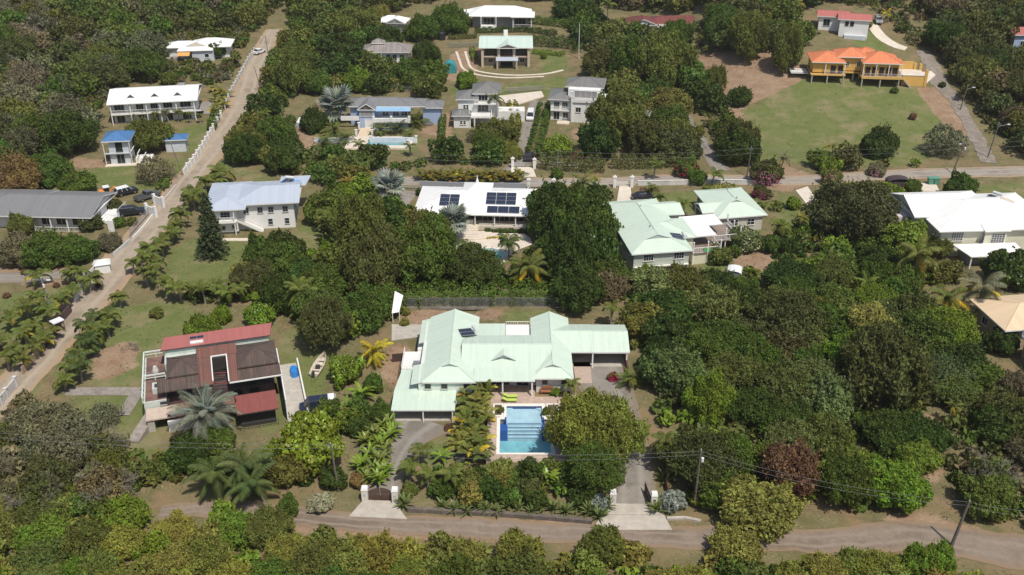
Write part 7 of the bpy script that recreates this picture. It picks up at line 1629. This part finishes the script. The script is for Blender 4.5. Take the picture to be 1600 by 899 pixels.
for i, (px, py) in enumerate(byy([(165, 487), (175, 495), (150, 500), (140, 512), (152, 522), (168, 508), (128, 548), (118, 560), (112, 572), (124, 578), (98, 590), (135, 535)])):
    palm(px, py, random.uniform(16, 21), 'small', ORD[i] + " small palm from the top in the row between lower lane and ruin lawn", 'md' if i % 2 else 'dk', 13, 2.2, group="palm row on the right of the lower lane")
for i, (px, py) in enumerate(byy([(125, 428), (138, 440), (112, 455), (108, 428), (95, 470), (62, 470), (40, 482), (72, 490), (52, 505), (80, 512), (65, 528), (38, 520), (18, 500), (48, 540), (22, 545), (10, 560), (35, 558), (4, 530), (60, 430)])):
    palm(px, py, random.uniform(15, 20), 'small', ORD[i] + " small palm from the top in the planting left of the lower lane", 'ol' if i % 2 else 'md', 12, 2.2, yellow=.12, group="palm planting on the left of the lower lane")
for i, (px, py) in enumerate(byy([(745, 606), (758, 614), (735, 618), (750, 630), (728, 634), (742, 646), (757, 648), (730, 660), (746, 666), (722, 676), (738, 684), (754, 690), (718, 694), (734, 704), (752, 710)])):
    palm(px, py, random.uniform(15, 19), 'areca', ORD[i] + " areca clump from the house end of the yellowing palm hedge left of the pool", 'pm' if i % 3 else 'yg', 17, 1.4, yellow=.15, group="areca palm hedge left of the pool")
for i in range(19):
    palm(658 + i * 8.6, 274 + (i % 3) * 2, 11.5, 'areca', ORD[i] + " areca clump from the left in the golden hedge behind the solar panelled house", (.17, .15, .02) if i % 3 else 'ol', 15, 1.2, yellow=.2, group="golden areca hedge on the cross road")
palm(620, 300, 10, 'areca', "single areca clump beside the left bar gate on the cross road", 'ol', 12, 1.0)
for i in range(7): palm(335 + (i % 3) * 9, 138 + i * 5, 9, 'areca', ORD[i] + " areca clump from the top at the corner of the veranda house's yard", 'yg', 12, 1.0, yellow=.25, group="areca clumps by the veranda house yard")
for px, py, r, l in ((565, 618, 22, "banana plant with long arching leaves above the round carport bush"), (545, 640, 18, "banana plant below the glossy green tree"), (855, 750, 22, "broad leafed banana plant below the pool's right corner"), (880, 760, 20, "bright banana plant below the big yellow-green tree"), (690, 715, 18, "banana plant beside the lawn patch by the grey drive"), (1320, 470, 20, "banana plant in the gap at the top of the right wood"), (1305, 465, 16, "pale banana plant left of the other in the right wood"), (870, 70, 8, "tiny banana plant at the end of the stone house's hedge")):
    palm(px, py, r, 'banana', l, 'br', 10)
for i, (px, py) in enumerate(byy([(600, 670), (585, 680), (606, 686), (572, 692), (592, 698), (602, 706), (578, 712), (594, 722), (566, 728), (584, 736), (600, 740), (574, 748), (592, 752), (610, 664), (612, 678)])):
    palm(px, py, 17, 'ginger', ORD[i] + " spiky ginger plant from the top of the dense bed left of the grey drive", 'md' if i % 2 else 'br', 18, .8, group="ginger bed left of the grey drive")
for i, px in enumerate((692, 710, 728, 744, 760, 776, 793, 810, 830, 850, 866, 884, 902)):
    palm(px, 792 + (i % 3) * 4, random.uniform(15, 19), 'agave', ORD[i] + " agave from the left in the row above the dark stone kerb", 'sg', 24, .35, group="agave row between the front drives")
for px, py, l in ((920, 800, "agave left of the gate apron, below the silver bush"), (936, 808, "lowest agave beside the left edge of the gate apron"), (947, 793, "agave touching the left cream pillar of the open drive"), (1027, 797, "agave at the foot of the right cream pillar"), (1040, 752, "tall agave with dry stalk on the bank right of the open drive"), (1046, 735, "upper agave on the bank right of the open drive"), (632, 788, "dark agave at the foot of the closed gate's right pillar")):
    palm(px, py, 20, 'agave', l, 'sg', 24, .3)
for i, (px, py) in enumerate([(262, 446), (280, 452), (300, 447), (318, 455), (338, 449), (356, 456), (374, 450)]):
    palm(px, py, random.uniform(15, 19), 'small', ORD[i] + " palm from the left along the lower edge of the pine's lawn", 'md', 12, 2.4, group="palms below the pine's lawn")
# pine
def pine():
    x, y, z = pick(334, 402); o = thing("pine_tree", "tall dark conical pine alone on the lawn left of centre", "tree", (x, y, z)); PLACED.append((x, y, 3.5))
    rng = np.random.default_rng(4); Hh = 12.2; Q = []; N_ = []; mb = MB(); mb.tube([(0, 0, -.3), (0, 0, Hh * .5), (0, 0, Hh)], [.28, .18, .03], 7)
    for lvl in np.arange(1.0, Hh, .48):
        R = 2.7 * (1 - lvl / Hh) ** .75 + .25; nb = 9 if lvl < Hh * .7 else 6; a0 = rng.uniform(0, 6)
        for k in range(nb):
            a = a0 + 2 * math.pi * k / nb + rng.uniform(-.2, .2); rr = R * rng.uniform(.8, 1.1); e = Vector((math.cos(a) * rr, math.sin(a) * rr, lvl + rr * .12)); mb.bar((0, 0, lvl), e, .04, 4, .01)
            m_ = int(10 + 24 * rr / 3); t_ = rng.uniform(.12, 1, m_) ** .7; P_ = np.outer(t_, np.array(e) - [0, 0, lvl]) + [0, 0, lvl] + rng.normal(size=(m_, 3)) * [.16, .16, .10] * (.5 + t_[:, None]); Q.append(P_); N_.append(np.tile([math.cos(a) * .3, math.sin(a) * .3, 1.0], (m_, 1)))
    Q = np.vstack(Q); N_ = np.vstack(N_); link("trunk", mb.mesh("trunk", BARK), o); link("crown", quadmesh("crown", leafquads(Q, N_ + rng.normal(size=Q.shape) * .6, .26, rng, 2.2), rng.uniform(0, 1, len(Q)), LEAF), o, color=(.062, .088, .032))
pine()
# hedges
hedge([(636, 470), (700, 468), (780, 467), (880, 468)], 5.0, 2.4, 'md', "thick wild green hedge along the back of the chain-link fence", lumps=.35)
hedge([(742, 52), (820, 50), (870, 56)], 1.6, 1.6, 'dk', "clipped dark hedge behind the mint roofed stone house")
hedge([(830, 70), (900, 76)], 4.0, 3.0, 'dk', "tall dark dense hedge right of the mint roofed stone house", dens=18)
hedge([(832, 84), (882, 88)], 1.6, 1.3, 'br', "clipped bright green hedge in front of the tall dark hedge")
hedge([(737, 80), (742, 98)], 1.6, 1.4, 'br', "clipped hedge on the left wall of the stone house")
hedge([(700, 62), (745, 60)], 1.5, 1.4, 'od', "olive hedge left of the mint roof")
hedge([(820, 36), (890, 44)], 1.6, 2.4, 'md', "loose hedge right of the long low white house")
hedge([(692, 190), (690, 215), (688, 240)], 1.6, 2.0, 'md', "narrow hedge line between the villa and the twin house")
hedge([(800, 170), (806, 200), (798, 232), (790, 255)], 2.6, 2.4, 'ol', "yellow flecked hedge along the left side of the narrow drive", mixc='yel')
hedge([(850, 172), (846, 200), (838, 228), (832, 252)], 3.2, 2.6, 'md', "green hedge along the right side of the narrow drive")
hedge([(845, 262), (900, 266), (945, 268)], 3.6, 3.2, 'od', "dark tall hedge bank above the cross road's bar fence", dens=20)
hedge([(955, 262), (1000, 262), (1060, 260)], 3.0, 2.8, 'od', "dark hedge bank between the palm and the crimson bougainvillea", dens=20)
hedge([(1000, 303), (1030, 303)], 2.0, 1.1, 'rust', "low reddish border on the green roofed house's lawn")
hedge([(1100, 298), (1150, 296)], 2.2, 1.2, 'yg', "low golden border below the white topped wall")
hedge([(760, 374), (785, 372), (795, 371)], .5, .35, 'yel', "thin curved yellow border on the pale terrace", dens=60)
hedge([(757, 363), (828, 364)], .9, .7, 'dk', "clipped hedge under the solar panelled house's veranda", dens=40)
hedge([(340, 180), (330, 205)], 2.2, 1.8, 'md', "green hedge inside the bright white stepped wall")
hedge([(250, 300), (262, 288)], 2.0, 1.6, 'md', "shrubby hedge at the corner of the bungalow's yard")

# ================================================================== woods
HB = []
bpy.context.view_layer.update()
for o in list(COL.objects):
    if o.get("category") in ("house", "cottage", "villa", "bungalow", "ruined house", "covered deck", "gazebo", "hut", "shed"):
        P_ = [o.matrix_world.inverted() @ (c.matrix_world @ Vector(v)) for c in o.children if c.type == 'MESH' for v in c.bound_box]
        if P_: HB.append((o.matrix_world.inverted(), min(p.x for p in P_), max(p.x for p in P_), min(p.y for p in P_), max(p.y for p in P_)))
LAWNW = [wpoly(p) for p in LAWN + DIRT]
KEEP = [wpoly(p) for p in (
 [(240, 62), (400, 50), (395, 102), (345, 145), (240, 145)], [(560, 86), (645, 86), (640, 122), (560, 122)], [(985, 38), (1095, 36), (1090, 66), (985, 64)], [(440, 165), (700, 150), (690, 246), (560, 246), (450, 236)], [(168, 160), (340, 150), (330, 250), (130, 250), (120, 235), (165, 225)], [(0, 300), (280, 290), (200, 400), (170, 412), (0, 425)], [(560, 495), (1000, 495), (1005, 700), (1045, 800), (545, 815), (610, 700), (600, 600)],
 [(640, 285), (830, 285), (835, 420), (720, 420), (700, 360), (640, 350)], [(700, 60), (900, 60), (900, 130), (700, 130)], [(940, 290), (1190, 285), (1210, 400), (1080, 450), (980, 445)], [(620, 60), (820, 0), (850, 40), (700, 50)], [(200, 520), (460, 520), (450, 690), (210, 690)],
 [(1185, 290), (1270, 296), (1290, 360), (1250, 440), (1150, 445)], [(1260, 10), (1440, 10), (1470, 130), (1250, 135)], [(1410, 300), (1600, 300), (1600, 420), (1480, 420), (1410, 370)], [(310, 285), (500, 285), (480, 390), (310, 400)], [(1530, 470), (1700, 470), (1700, 600), (1560, 590)])]
def blocked(x, y, m=.5, lawns=True):
    for M_, a, b_, c, d_ in HB:
        q = M_ @ Vector((x, y, 0))
        if a - m < q.x < b_ + m and c - m < q.y < d_ + m: return True
    X_, Y_ = np.array([x]), np.array([y])
    for P_, w in OCC:
        A_ = np.array(P_); 
        if (((A_ - [x, y]) ** 2).sum(1) < (w + m) ** 2).any(): return True
    for P_ in OCCP + (LAWNW if lawns else []) :
        if inpoly(X_, Y_, P_)[0]: return True
    return False
REG = [
 # name, polygon, spacing, kinds, colours, label, keep-out areas apply
 ("left hillside wood", [(-60, -30), (200, -45), (455, -45), (430, 15), (405, 50), (380, 100), (345, 135), (300, 128), (170, 132), (150, 200), (110, 240), (60, 290), (-60, 320)], 7.6, ('scrub', 'broad', 'airy', 'scrub', 'airy', 'twig'), ('od', 'ol', 'od', 'bn', 'md', 'ol', 'gy'), "olive scrub tree in the unbroken wood up the left hillside", 1),
 ("top centre wood", [(455, -45), (1250, -45), (1240, 15), (1100, 22), (975, 12), (850, 2), (700, -2), (640, 8), (590, 28), (560, 12), (470, 30)], 8.0, ('scrub', 'broad', 'dense'), ('ol', 'od', 'md', 'gy', 'ol'), "olive tree in the belt of wood along the top edge", 1),
 ("top right wood", [(1250, -45), (1700, -45), (1700, 258), (1600, 250), (1570, 240), (1540, 195), (1510, 150), (1475, 95), (1430, 75), (1395, 45), (1370, 20), (1290, 0), (1250, 10)], 7.4, ('broad', 'scrub', 'airy'), ('od', 'bn', 'od', 'ol', 'dk'), "dark olive tree in the wood right of the rough track", 1),
 ("shaded track wood", [(1060, 95), (1110, 140), (1150, 190), (1195, 255), (1140, 262), (1118, 225), (1090, 180), (1058, 130), (1030, 90)], 6.2, ('broad', 'dense'), ('dk', 'md', 'od'), "dark tree in the belt on the right side of the shaded track", 0),
 ("wood left of the shaded track", [(925, 50), (1010, 60), (1040, 110), (1060, 170), (1090, 240), (1040, 255), (990, 235), (920, 245), (910, 215), (930, 130)], 6.8, ('broad', 'dense'), ('dk', 'md', 'ol', 'od'), "tree in the grove between the square grey roofed house and the shaded track", 0),
 ("slope trees", [(1080, 20), (1240, 20), (1250, 80), (1190, 88), (1090, 85)], 7.0, ('broad',), ('od', 'ol', 'md'), "tall olive tree standing along the top of the bare slope", 0),
 ("right wood", [(965, 500), (990, 470), (1060, 455), (1110, 450), (1180, 440), (1260, 440), (1340, 455), (1440, 480), (1520, 520), (1500, 600), (1470, 640), (1436, 645), (1435, 740), (1400, 800), (1300, 822), (1120, 822), (1062, 800), (1036, 730), (1000, 650), (992, 590), (985, 540)], 5.6, ('broad', 'scrub', 'dense', 'airy', 'scrub', 'airy'), ('md', 'br', 'ol', 'md', 'sg', 'od', 'ol', 'dk', 'yg'), "green tree in the tangled wood right of the main house", 0),
 ("lower right wood", [(1490, 620), (1540, 605), (1700, 610), (1700, 850), (1600, 838), (1500, 815), (1482, 760), (1480, 690)], 5.6, ('scrub', 'airy', 'broad', 'twig'), ('od', 'md', 'ol', 'bn'), "dark scrub tree in the lower right wood beyond the earth path", 0),
 ("front thicket", [(-60, 790), (80, 785), (230, 790), (262, 804), (370, 808), (420, 800), (470, 808), (520, 846), (650, 866), (700, 860), (930, 858), (1000, 846), (1060, 826), (1330, 828), (1390, 878), (1560, 925), (1700, 940), (1700, 1060), (-60, 1060)], 3.7, ('scrub', 'scrub', 'airy', 'scrub', 'airy', 'scrub'), ('yg', 'yo', 'br', 'yg', 'ol', 'yo', 'md'), "yellow-green bush in the thicket along the near side of the front road", 0),
 ("lower left wood", [(-60, 690), (20, 645), (95, 640), (170, 690), (160, 730), (200, 765), (180, 790), (100, 800), (-60, 815)], 4.8, ('scrub', 'scrub', 'twig'), ('ol', 'od', 'bn', 'gy'), "dull scrub tree in the lower left thicket above the front road", 0),
 ("lower left belt", [(205, 700), (290, 715), (430, 735), (480, 750), (550, 792), (440, 803), (400, 792), (250, 785), (200, 775)], 3.3, ('scrub', 'small', 'small'), ('md', 'dk', 'ol'), "green shrubby tree along the far side of the front road at left", 0),
 ("central garden trees", [(380, 455), (430, 400), (500, 400), (520, 290), (600, 305), (640, 330), (640, 355), (720, 430), (720, 455), (625, 462), (612, 500), (560, 530), (500, 530), (460, 500), (400, 480), (280, 480), (300, 455)], 5.6, ('dense', 'broad', 'small'), ('md', 'dk', 'ol', 'br'), "garden tree in the green belt between the white house and the fence", 0),
 ("cross road trees", [(350, 292), (480, 285), (380, 240), (440, 236), (520, 246), (545, 260), (655, 260), (690, 250), (800, 248), (798, 262), (640, 266), (620, 272), (590, 290), (500, 300), (480, 285)], 5.2, ('dense', 'broad'), ('dk', 'md', 'md', 'ol'), "green garden tree in the belt above the cross road", 0),
 ("lane side trees", [(425, 60), (470, 60), (480, 110), (460, 150), (430, 200), (400, 255), (370, 265), (390, 210), (415, 150), (425, 100)], 5.6, ('dense', 'small', 'broad'), ('md', 'ol', 'dk'), "tree along the right side of the upper lane", 0),
 ("trees below the pool terrace", [(700, 400), (740, 415), (820, 425), (870, 400), (860, 330), (890, 300), (960, 320), (980, 440), (975, 480), (880, 455), (720, 455)], 5.4, ('dense', 'broad'), ('dk', 'md', 'dk'), "dark tree in the cluster between the oval pool and the green roofed house", 0),
 ("right garden trees", [(1190, 300), (1260, 330), (1400, 310), (1400, 380), (1500, 440), (1420, 470), (1250, 440), (1120, 445), (1190, 400), (1220, 350)], 5.2, ('dense', 'small', 'broad', 'scrub'), ('md', 'dk', 'ol', 'br'), "garden tree in the planting between the cottage and the big white roof", 0),
 ("hill garden trees", [(470, 25), (540, 20), (640, 100), (700, 140), (690, 160), (640, 145), (560, 150), (500, 145), (460, 120)], 6.0, ('dense', 'small'), ('md', 'dk', 'ol'), "garden tree on the slope around the shingle roofed house", 0),
 ("field edge trees", [(1195, 262), (1260, 262), (1350, 258), (1420, 250), (1440, 262), (1350, 272), (1250, 275)], 5.0, ('small', 'dense'), ('md', 'od', 'br'), "bushy tree on the lower edge of the green field", 0),
 ("upper yard trees", [(860, 10), (930, 20), (960, 50), (925, 60), (905, 100), (895, 60)], 5.4, ('dense', 'broad'), ('dk', 'md'), "dark tree right of the long low white house", 0),
]
rnd = random.Random(21); CAND = []
def frame_xy(x, y, z):
    dy = y; dz = z - CAMH; dep = dy * _c - dz * _s; v = (dy * _s + dz * _c) ; return 800 + FPX * x / dep, 449.5 - FPX * v / dep, dep
REG += [("front garden bed", [(640, 748), (720, 735), (760, 732), (880, 738), (915, 765), (915, 792), (640, 790)], 2.7, ('small', 'shrub'), ('md', 'ol', 'yg', 'dk'), "green shrub in the garden bed between the two front gates", 0),
 ("garden bed by the ginger plants", [(505, 640), (600, 640), (612, 700), (560, 790), (440, 800), (430, 770), (520, 760), (540, 700)], 2.8, ('small', 'shrub'), ('md', 'dk', 'br', 'ol'), "green shrub among the ginger plants left of the grey drive", 0)]
for ri, (nm, poly, sp, kinds, cols, lbl, kp) in enumerate(REG):
    P_ = wpoly(poly); x0, y0 = P_.min(0); x1, y1 = P_.max(0); pts = []; GB = sp < 3
    y = y0
    while y < y1:
        x = x0
        while x < x1:
            px, py = x + rnd.uniform(-.42, .42) * sp, y + rnd.uniform(-.42, .42) * sp
            if inpoly(np.array([px]), np.array([py]), P_)[0]:
                r = sp * rnd.uniform(.55, .9)
                if not blocked(px, py, (-9 if px > 15 and px < 44 else -.9) if nm == 'front thicket' else (.3 if GB else 1.2)) and all((px - a) ** 2 + (py - b_) ** 2 > (max(q * .55 + r * .45, 1.2) * (.7 if GB else 1)) ** 2 for a, b_, q in PLACED) and all((px - a) ** 2 + (py - b_) ** 2 > (.5 * (q + r)) ** 2 for a, b_, q in pts):
                    if GB or not any(inpoly(np.array([px]), np.array([py]), K)[0] for K in KEEP): pts.append((px, py, r))
            x += sp * .8
        y += sp * .8
    for px, py, r in pts:
        fx, fy, dep = frame_xy(px, py, terf(px, py) + 3)
        seen = -25 < fx < 1625 and -25 < fy < 925
        CAND.append((r / dep if seen else 0, px, py, r, ri, rnd.choice(kinds), rnd.choice(cols)))
LM = [(1240, 728, "the rust brown dying tree"), (1385, 560, "the very wide dark tree"), (1455, 700, "the earth path"), (1087, 750, "the dark gate pole"), (1490, 830, "the leaning roadside pole"), (1205, 560, "the short white wall top"), (1000, 600, "the right carport"), (1570, 560, "the beige house"), (1530, 450, "the big grey-green coconut palm"),
 (260, 160, "the long veranda house"), (78, 155, "the leaning hillside palm"), (222, 62, "the bright round hillside tree"), (300, 75, "the house with orange awning"), (190, 235, "the narrow blue roof"), (20, 300, "the orange tinged tree"), (60, 320, "the bungalow"), (405, 85, "the white hatchback"), (390, 170, "the upper lane"),
 (608, 32, "the small white cottage"), (780, 18, "the long low white house"), (1040, 35, "the dark red roof"), (1310, 30, "the red roofed hill house"), (1340, 100, "the orange roofed house"), (1590, 60, "the red roof at the edge"), (1510, 170, "the rough track"), (1545, 215, "the street lamp pole"), (600, 80, "the shingle roofed house"), (789, 80, "the mint roofed stone house"),
 (620, 170, "the pale blue villa"), (600, 230, "the villa's pool"), (895, 160, "the square grey roofed house"), (1010, 175, "the grey gazebo"), (1100, 230, "the shaded track"), (1120, 110, "the slender thin leafed tree"), (825, 215, "the narrow drive"), (405, 330, "the two storey white house"), (334, 350, "the tall pine"), (740, 320, "the solar panelled house"), (755, 400, "the oval pool"),
 (640, 385, "the huge central tree"), (750, 470, "the chain-link fence"), (625, 475, "the white shade sheet"), (470, 452, "the shaggy dark palm"), (340, 540, "the faded red roof"), (497, 575, "the old skiff"), (1020, 370, "the long green roofed house"), (1130, 320, "the cottage"), (1335, 322, "the large grey-green tree"), (1500, 335, "the big white roof"), (1436, 398, "the tall coconut palm"), (1145, 425, "the little arched shed"),
 (590, 790, "the closed brown gate"), (985, 815, "the open drive's apron"), (340, 740, "the trio of dark palms"), (215, 745, "the white balustrade"), (482, 690, "the large lime tree"), (100, 660, "the grey thicket"), (60, 790, "the front road's left end"), (780, 830, "the stone kerb wall"), (1300, 240, "the field's bottom palms"), (1380, 222, "the dark field tree")]
CW = dict(og='grey-green', yo='yellow-green', dk="dark green", md="mid green", ol="olive", od="dull olive", br="bright green", yg="yellow-green", gy="grey-green", bn="brownish", sg="pale green", orr="orange tinged")
KW = dict(twig="twiggy thicket", shrub="low shrub", broad="broad tree", dense="rounded tree", scrub="scrubby tree", airy="feathery tree", small="small tree")
USED = {}
def wood_label(px, py, z, r, col, kind):
    fx, fy, dep = frame_xy(px, py, z + r * .6); cand = []
    for a, b_, n_ in sorted(LM, key=lambda t: (t[0] - fx) ** 2 + ((t[1] - fy) * 1.3) ** 2)[:4]:
        dx, dy = fx - a, fy - b_; w = ("left of" if dx < 0 else "right of") if abs(dx) > abs(dy) * 1.2 else ("above" if dy < 0 else "below")
        if .6 < abs(dx) / (abs(dy) * 1.0 + .1) < 1.8: w = ("above and " if dy < 0 else "below and ") + ("left of" if dx < 0 else "right of")
        d_ = math.hypot(dx, dy); q = "just " if d_ < 45 else ("" if d_ < 110 else "well ")
        cand.append(q + w + " " + n_)
    for c in cand:
        for sz in ("", "large " if r > 3.6 else "smaller "):
            l = sz + CW[col] + " " + KW[kind] + " " + c
            if l not in USED: USED[l] = 1; return l
    return CW[col] + " " + KW[kind] + " " + cand[0]
CAND.sort(key=lambda c: -c[0])
N_IND = 186; rest = {}
for k, (sz, px, py, r, ri, kind, col) in enumerate(CAND):
    nm, lbl = REG[ri][0], REG[ri][5]
    if kind == 'broad' and r < 3.2: kind = 'dense'
    if REG[ri][2] < 3 and r > 1.7: kind = 'small'
    if sz > 0 and k < N_IND: put_tree(kind, px, py, terf(px, py), r, jit(C_[col], .15), wood_label(px, py, terf(px, py), r, col, kind), "shrub" if REG[ri][2] < 3 else "tree", nm, rng=rnd, name="shrub" if REG[ri][2] < 3 else "tree")
    else: rest.setdefault(ri, []).append((px, py, r, col)); PLACED.append((px, py, r))
# the remaining wood trees and everything outside the frame: one mass per wood
def mass(name, items, lbl, per=1500, leaf=.34, col=None, cat="woodland", flat=.72):
    Vs, Ls = [], []; rng = np.random.default_rng(len(items)); base = []
    for i in range(5):
        p, n, l, c = crown_pts(1.0, .5, per, .1, rng, lobes=12, flat=flat, lr=.34); base.append((p, n, l))
    tint = []
    for (x, y, r, c_) in items:
        p, n, l = base[rng.integers(5)]; a = rng.uniform(0, 6.28); R_ = np.array([[math.cos(a), -math.sin(a), 0], [math.sin(a), math.cos(a), 0], [0, 0, 1]])
        q = p @ R_.T * r + [x, y, terf(x, y) + r * .55]; V = leafquads(q, n @ R_.T + rng.normal(size=n.shape) * .7, leaf * max(.6, min(1.3, r / 4)), rng); Vs.append(V); Ls.append(l); tint.append(np.tile(jit(C_[c_], .15), (len(l), 1)))
    V = np.vstack(Vs); me = quadmesh(name, V, np.concatenate(Ls), LEAFM); T_ = np.vstack(tint); ca = me.attributes.new("tint", 'FLOAT_COLOR', 'FACE'); ca.data.foreach_set("color", np.hstack([T_, np.ones((len(T_), 1))]).astype(np.float32).ravel())
    o = link(name, me); tag(o, lbl, cat, kind="stuff"); return o
LEAFM = LEAF.copy(); LEAFM.name = "leaf_mixed"; ntm = LEAFM.node_tree; ta = ntm.nodes.new("ShaderNodeAttribute"); ta.attribute_name = "tint"
for n_ in ntm.nodes:
    if n_.type == 'HUE_SAT': ntm.links.new(ta.outputs["Color"], n_.inputs["Color"])
tot = 0
for ri, items in rest.items():
    tot += len(items); nv = [i for i in items]; mass("woodland", nv, "mass of smaller trees filling the " + REG[ri][0], per=1050 if len(items) < 120 else 750, leaf=.46)
# understorey shrubs through the woods and garden beds
und = []
for ri, (nm, poly, sp, kinds, cols, lbl, kp) in enumerate(REG):
    P_ = wpoly(poly); x0, y0 = P_.min(0); x1, y1 = P_.max(0); far = y0 > 190; st = 3.0 if far else 2.0
    for y in np.arange(y0, y1, st):
        for x in np.arange(x0, x1, st):
            px, py = x + rnd.uniform(-1, 1) * st * .5, y + rnd.uniform(-1, 1) * st * .5
            if rnd.random() < .85 and inpoly(np.array([px]), np.array([py]), P_)[0] and not blocked(px, py, 0.6): und.append((px, py, rnd.uniform(.8, 1.7) * (1.3 if far else 1), rnd.choice(cols)))
mass("undergrowth", und, "low shrubs and weeds between the trees", per=70, leaf=.86, cat="undergrowth", flat=.6)
# wood beyond the frame
far = []
for _ in range(520):
    x, y = rnd.uniform(-420, 420), rnd.uniform(60, 620)
    fx, fy, dep = frame_xy(x, y, terf(x, y) + 3) if y > 20 else (0, 2000, 1)
    if (fx < -40 or fx > 1640 or fy < -45) and not blocked(x, y, 1): far.append((x, y, rnd.uniform(4, 8) * (1 if y < 350 else 1.7), rnd.choice(['od', 'ol', 'md', 'bn', 'dk'])))
mass("woodland", far, "distant woodland around the village", per=260, leaf=1.0)
# loose weeds and grass tufts on open ground
tf = []
rng = np.random.default_rng(9); N_T = 26000
gx = rng.uniform(-150, 150, N_T * 3); gy = rng.uniform(84, 330, N_T * 3); keep = (np.abs(gx) < gy * .56 + 8)
gx, gy = gx[keep], gy[keep]; pr = 1 / (gy / 90) ** 1.2; k2 = rng.uniform(0, 1, len(gx)) < pr; gx, gy = gx[k2], gy[k2]
ok = np.ones(len(gx), bool)
for P_, w in OCC:
    A_ = np.array(P_); B_ = A_[::2]
    for a in B_: ok &= (gx - a[0]) ** 2 + (gy - a[1]) ** 2 > (w * .97) ** 2
for P_ in OCCP: ok &= ~inpoly(gx, gy, P_)
for M_, a, b_, c, d_ in HB:
    m3 = np.array(M_); qx = m3[0][0] * gx + m3[0][1] * gy + m3[0][3]; qy = m3[1][0] * gx + m3[1][1] * gy + m3[1][3]; ok &= ~((qx > a) & (qx < b_) & (qy > c) & (qy < d_))
ok &= ~((gx > -3.4) & (gx < 9) & (gy > 104.5) & (gy < 121))
gx, gy = gx[ok], gy[ok]; gz = terr(gx, gy); n = len(gx)
lz = np.zeros(n)
for p in LAWN: lz = np.maximum(lz, inpoly(gx, gy, wpoly(p)))
kk = 3; P3 = np.stack([gx, gy, gz + .03], 1).repeat(kk, 0) + rng.normal(size=(n * kk, 3)) * [.22, .22, .05]
V = leafquads(P3, rng.normal(size=P3.shape) * .35 + [0, -.2, .9], .17, rng, 1.6); me = quadmesh("grass_tufts", V, rng.uniform(0, 1, len(V)), LEAFM)
ct = np.where(lz[:, None] > 0, [[.14, .17, .055]], [[.25, .21, .11]]) * rng.uniform(.6, 1.3, (n, 1)); ct = ct.repeat(kk, 0)
ca = me.attributes.new("tint", 'FLOAT_COLOR', 'FACE'); ca.data.foreach_set("color", np.hstack([ct, np.ones((len(ct), 1))]).astype(np.float32).ravel())
tag(link("grass_tufts", me), "weeds and grass tufts over the open ground", "grass", kind="stuff")
print("VEG", len(CAND), "stuff trees", tot, "under", len(und), "tufts", n, "objects", len(COL.objects))

# ---- the air: a thin even haze over the whole valley
hz = bpy.data.materials.new("haze"); hz.use_nodes = True; hn = hz.node_tree; hn.nodes.clear(); ho = hn.nodes.new("ShaderNodeOutputMaterial"); pv = hn.nodes.new("ShaderNodeVolumePrincipled")
pv.inputs["Color"].default_value = (1, .97, .92, 1); pv.inputs["Density"].default_value = .00013; pv.inputs["Anisotropy"].default_value = .3; hn.links.new(pv.outputs[0], ho.inputs["Volume"])
tag(MB().box(-2700, -1000, -4, 2700, 3700, 100).build("haze", hz), "thin pale haze over the whole valley", "haze", kind="stuff")
